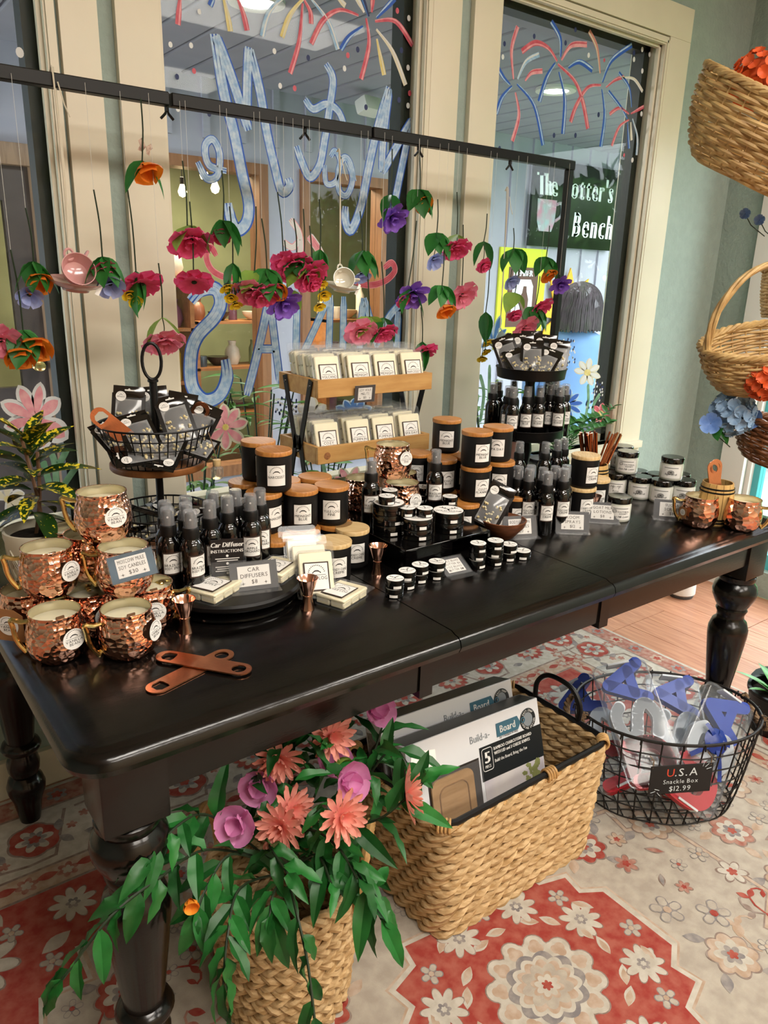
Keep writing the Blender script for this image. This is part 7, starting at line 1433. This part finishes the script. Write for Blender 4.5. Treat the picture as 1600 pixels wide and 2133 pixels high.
# ================================================================== WICKER BASKETS AT THE RIGHT
wick = mat('pale_wicker', '#cfae74', .55, col2='#ae8a56', vs=25, bump=.1, rnd=.08); wick2 = mat('brown_wicker', '#8a5730', .45, col2='#6b3f21', vs=25, bump=.1, rnd=.1)
def wicker(p, rot, ra, rb_, hh, rows_, m, label, base=.72, handle=None, stakes=26, rimr=.009, parent_up=None):
    t = thing('wicker_basket', label, 'basket', p, 0, 'wicker baskets on the display rack', rot)
    prof = lambda v: base+(1-base)*sin(v*pi*.5)**.8
    nseg = stakes*4
    for i in range(rows_):
        v = i/(rows_-1); k_ = prof(v); z = hh*v; pts = []
        for j in range(nseg): a = 2*pi*j/nseg; w_ = 1+.022*cos(pi*(j/4)*2*.5+pi*i); pts.append((ra*k_*w_*cos(a), rb_*k_*w_*sin(a), z+.0015*sin(a*5+i)))
        obj('woven_row', MB().tube(pts, hh/rows_*.55, 6, True), m, t)
    st = MB()
    for j in range(stakes):
        a = 2*pi*j/stakes; st.tube([(ra*prof(v)*cos(a), rb_*prof(v)*sin(a), hh*v) for v in [q_/7 for q_ in range(8)]], .0028, 5)
    o_ = obj('stakes', st, m, t); o_['kind'] = 'stuff'
    obj('base', MB().lathe([(0, -.004), (base*.99, -.004), (base*.99, .004), (0, .004)], 40, None, 0, True, ra, rb_), m, t)
    pth = [(ra*1.01*cos(2*pi*j/120), rb_*1.01*sin(2*pi*j/120), hh+rimr*.6) for j in range(120)]; obj('braided_rim', rope_row(pth, rimr, .07, 3, 1, 6, .62), m, t)
    if handle:
        hp_ = [(ra*cos(a), 0, hh+handle*sin(a)) for a in [pi*k_/24 for k_ in range(25)]]; hm = MB()
        for q_ in range(3):
            pts = []
            for i, p_ in enumerate(hp_): a = i*.55+2*pi*q_/3; pts.append((p_[0]+.006*cos(a), .006*sin(a), p_[2]))
            hm.tube(pts, .006, 6)
        obj('handle', hm, m, t)
    return t
b1p = ond(1558, 372, 2.02); bz = (_r*.33+_u*.72-_f*.58).normalized(); bx_ = (_r-bz*_r.dot(bz)).normalized(); by_ = bz.cross(bx_)
wicker(b1p, Matrix((bx_, by_, bz)).transposed().to_euler(), .245, .20, .185, 17, wick, 'large pale wicker basket high at the right edge', .66)
b2p = ond(1592, 795, 2.1); wicker(b2p, (radians(10), radians(-12), radians(-30)), .175, .14, .115, 15, wick, 'pale wicker basket with hoop handle in the middle right', .72, .21)
b3p = ond(1640, 975, 2.2); wicker(b3p, (radians(6), radians(14), radians(-30)), .19, .15, .105, 15, wick2, 'brown wicker basket lowest at the right edge', .72)
b4p = ond(1640, 660, 2.3); wicker(b4p, (0, 0, 0), .085, .085, .13, 15, wick, 'narrow wicker basket peeking in behind the hoop handle', .8)
bk = thing('basket_rack', 'black metal display rack carrying the wicker baskets', 'rack', (2.62, .98, 0)); obj('pole', MB().lathe([(0, 0), (.16, 0), (.16, .01), (.015, .03), (.015, 2.1), (0, 2.105)], 20), matte_black, bk)
for bp_, zt in ((b1p, -.004), (b2p, -.004), (b3p, -.004), (b4p, -.004)):
    e_ = Vector(bp_)-Vector((2.62, .98, 0)); obj('arm', MB().tube([(0, 0, e_.z-.03), (e_.x*.7, e_.y*.7, e_.z-.03), (e_.x, e_.y, e_.z-.012)], .007, 8), matte_black, bk)
# hydrangeas and blossoms in the baskets
def hydrangea(p, r, m, label, n_=60, ps=.018):
    t = thing('silk_hydrangea', label, 'flower', p, 0, 'silk flowers in the wicker baskets'); pm_ = petal('petal', ps, ps*1.1, m, .2, .95, 5); fl = []
    for i in range(n_):
        z = 1-2*(i+.5)/n_; a = i*2.399; rr0 = sqrt(max(0, 1-z*z)); d = Vector((rr0*cos(a), rr0*sin(a), z))
        if d.dot(Vector(p)-CAM) > .25*(Vector(p)-CAM).length: continue
        f_ = empty('floret', d*r, t, axis_rot(d+Vector((fr.uniform(-.3, .3),)*3)))
        for k_ in range(4): o_ = obj('petal', pm_, None, f_); o_.rotation_euler = (Matrix.Rotation(k_*pi/2+i, 3, 'Z') @ Matrix.Rotation(radians(18), 3, 'X')).to_euler()
    obj('heart', MB().lathe([(0, -r*.9), (r*.65, -r*.6), (r*.9, 0), (r*.65, r*.6), (0, r*.9)], 16), m, t); return t
ora = mat('orange_hydrangea', '#d9531f', .6, col2='#e8743a', vs=20); blu = mat('blue_hydrangea', '#7f9fc2', .6, col2='#a9c3d6', vs=25)
hydrangea(ond(1582, 165, 1.98), .062, ora, 'orange silk hydrangea in the high wicker basket', 70); hydrangea(ond(1597, 790, 1.98), .045, ora, 'orange silk hydrangea below the hoop-handled basket', 60); hydrangea(ond(1525, 862, 2.1), .05, blu, 'pale blue silk hydrangea on the brown wicker basket', 60, .02)
pans = petal('petal', .026, .024, mat('pansy_blue', '#4f78c0', .6, col2='#7fa2d8', vs=30), .15, .95, 5)
for px, py, d, lb, sc_ in ((1480, 882, 2.08, 'small blue silk pansy left of the blue hydrangea', 1.2), (1562, 870, 2.1, 'blue silk pansy right of the blue hydrangea', 1.3), (1552, 445, 2.1, 'tiny blue silk flower under the high wicker basket', .6), (1582, 458, 2.1, 'tiny blue silk flower at the right edge under the basket', .6)):
    q = ond(px, py, d); t = thing('silk_pansy', lb, 'flower', q, 0, 'silk flowers in the wicker baskets', axis_rot(-ray(px, py))); corolla(t, pans, ((5, 12, sc_, 0),)); obj('stalk', MB().tube([(0, 0, 0), (.02, -.03, -.03), (.06, -.06, -.05)], .0015, 5), stem_m, t)
q = ond(1500, 890, 2.1); t = thing('silk_leaf_sprig', 'green and white leaf sprig beside the blue hydrangea', 'leaf', q)
for k_, (d, m_) in enumerate((((-1, -.3, -.3), 0), ((.9, -.3, .1), 1), ((.3, -.5, -.6), 0), ((1, .1, -.2), 1))): obj('leaf', fleaf[0] if not m_ else leafmesh('leaf', .08, .03, pwhite, .2, .2), None, t, (0, 0, 0), leafrot(d, .6), 1)
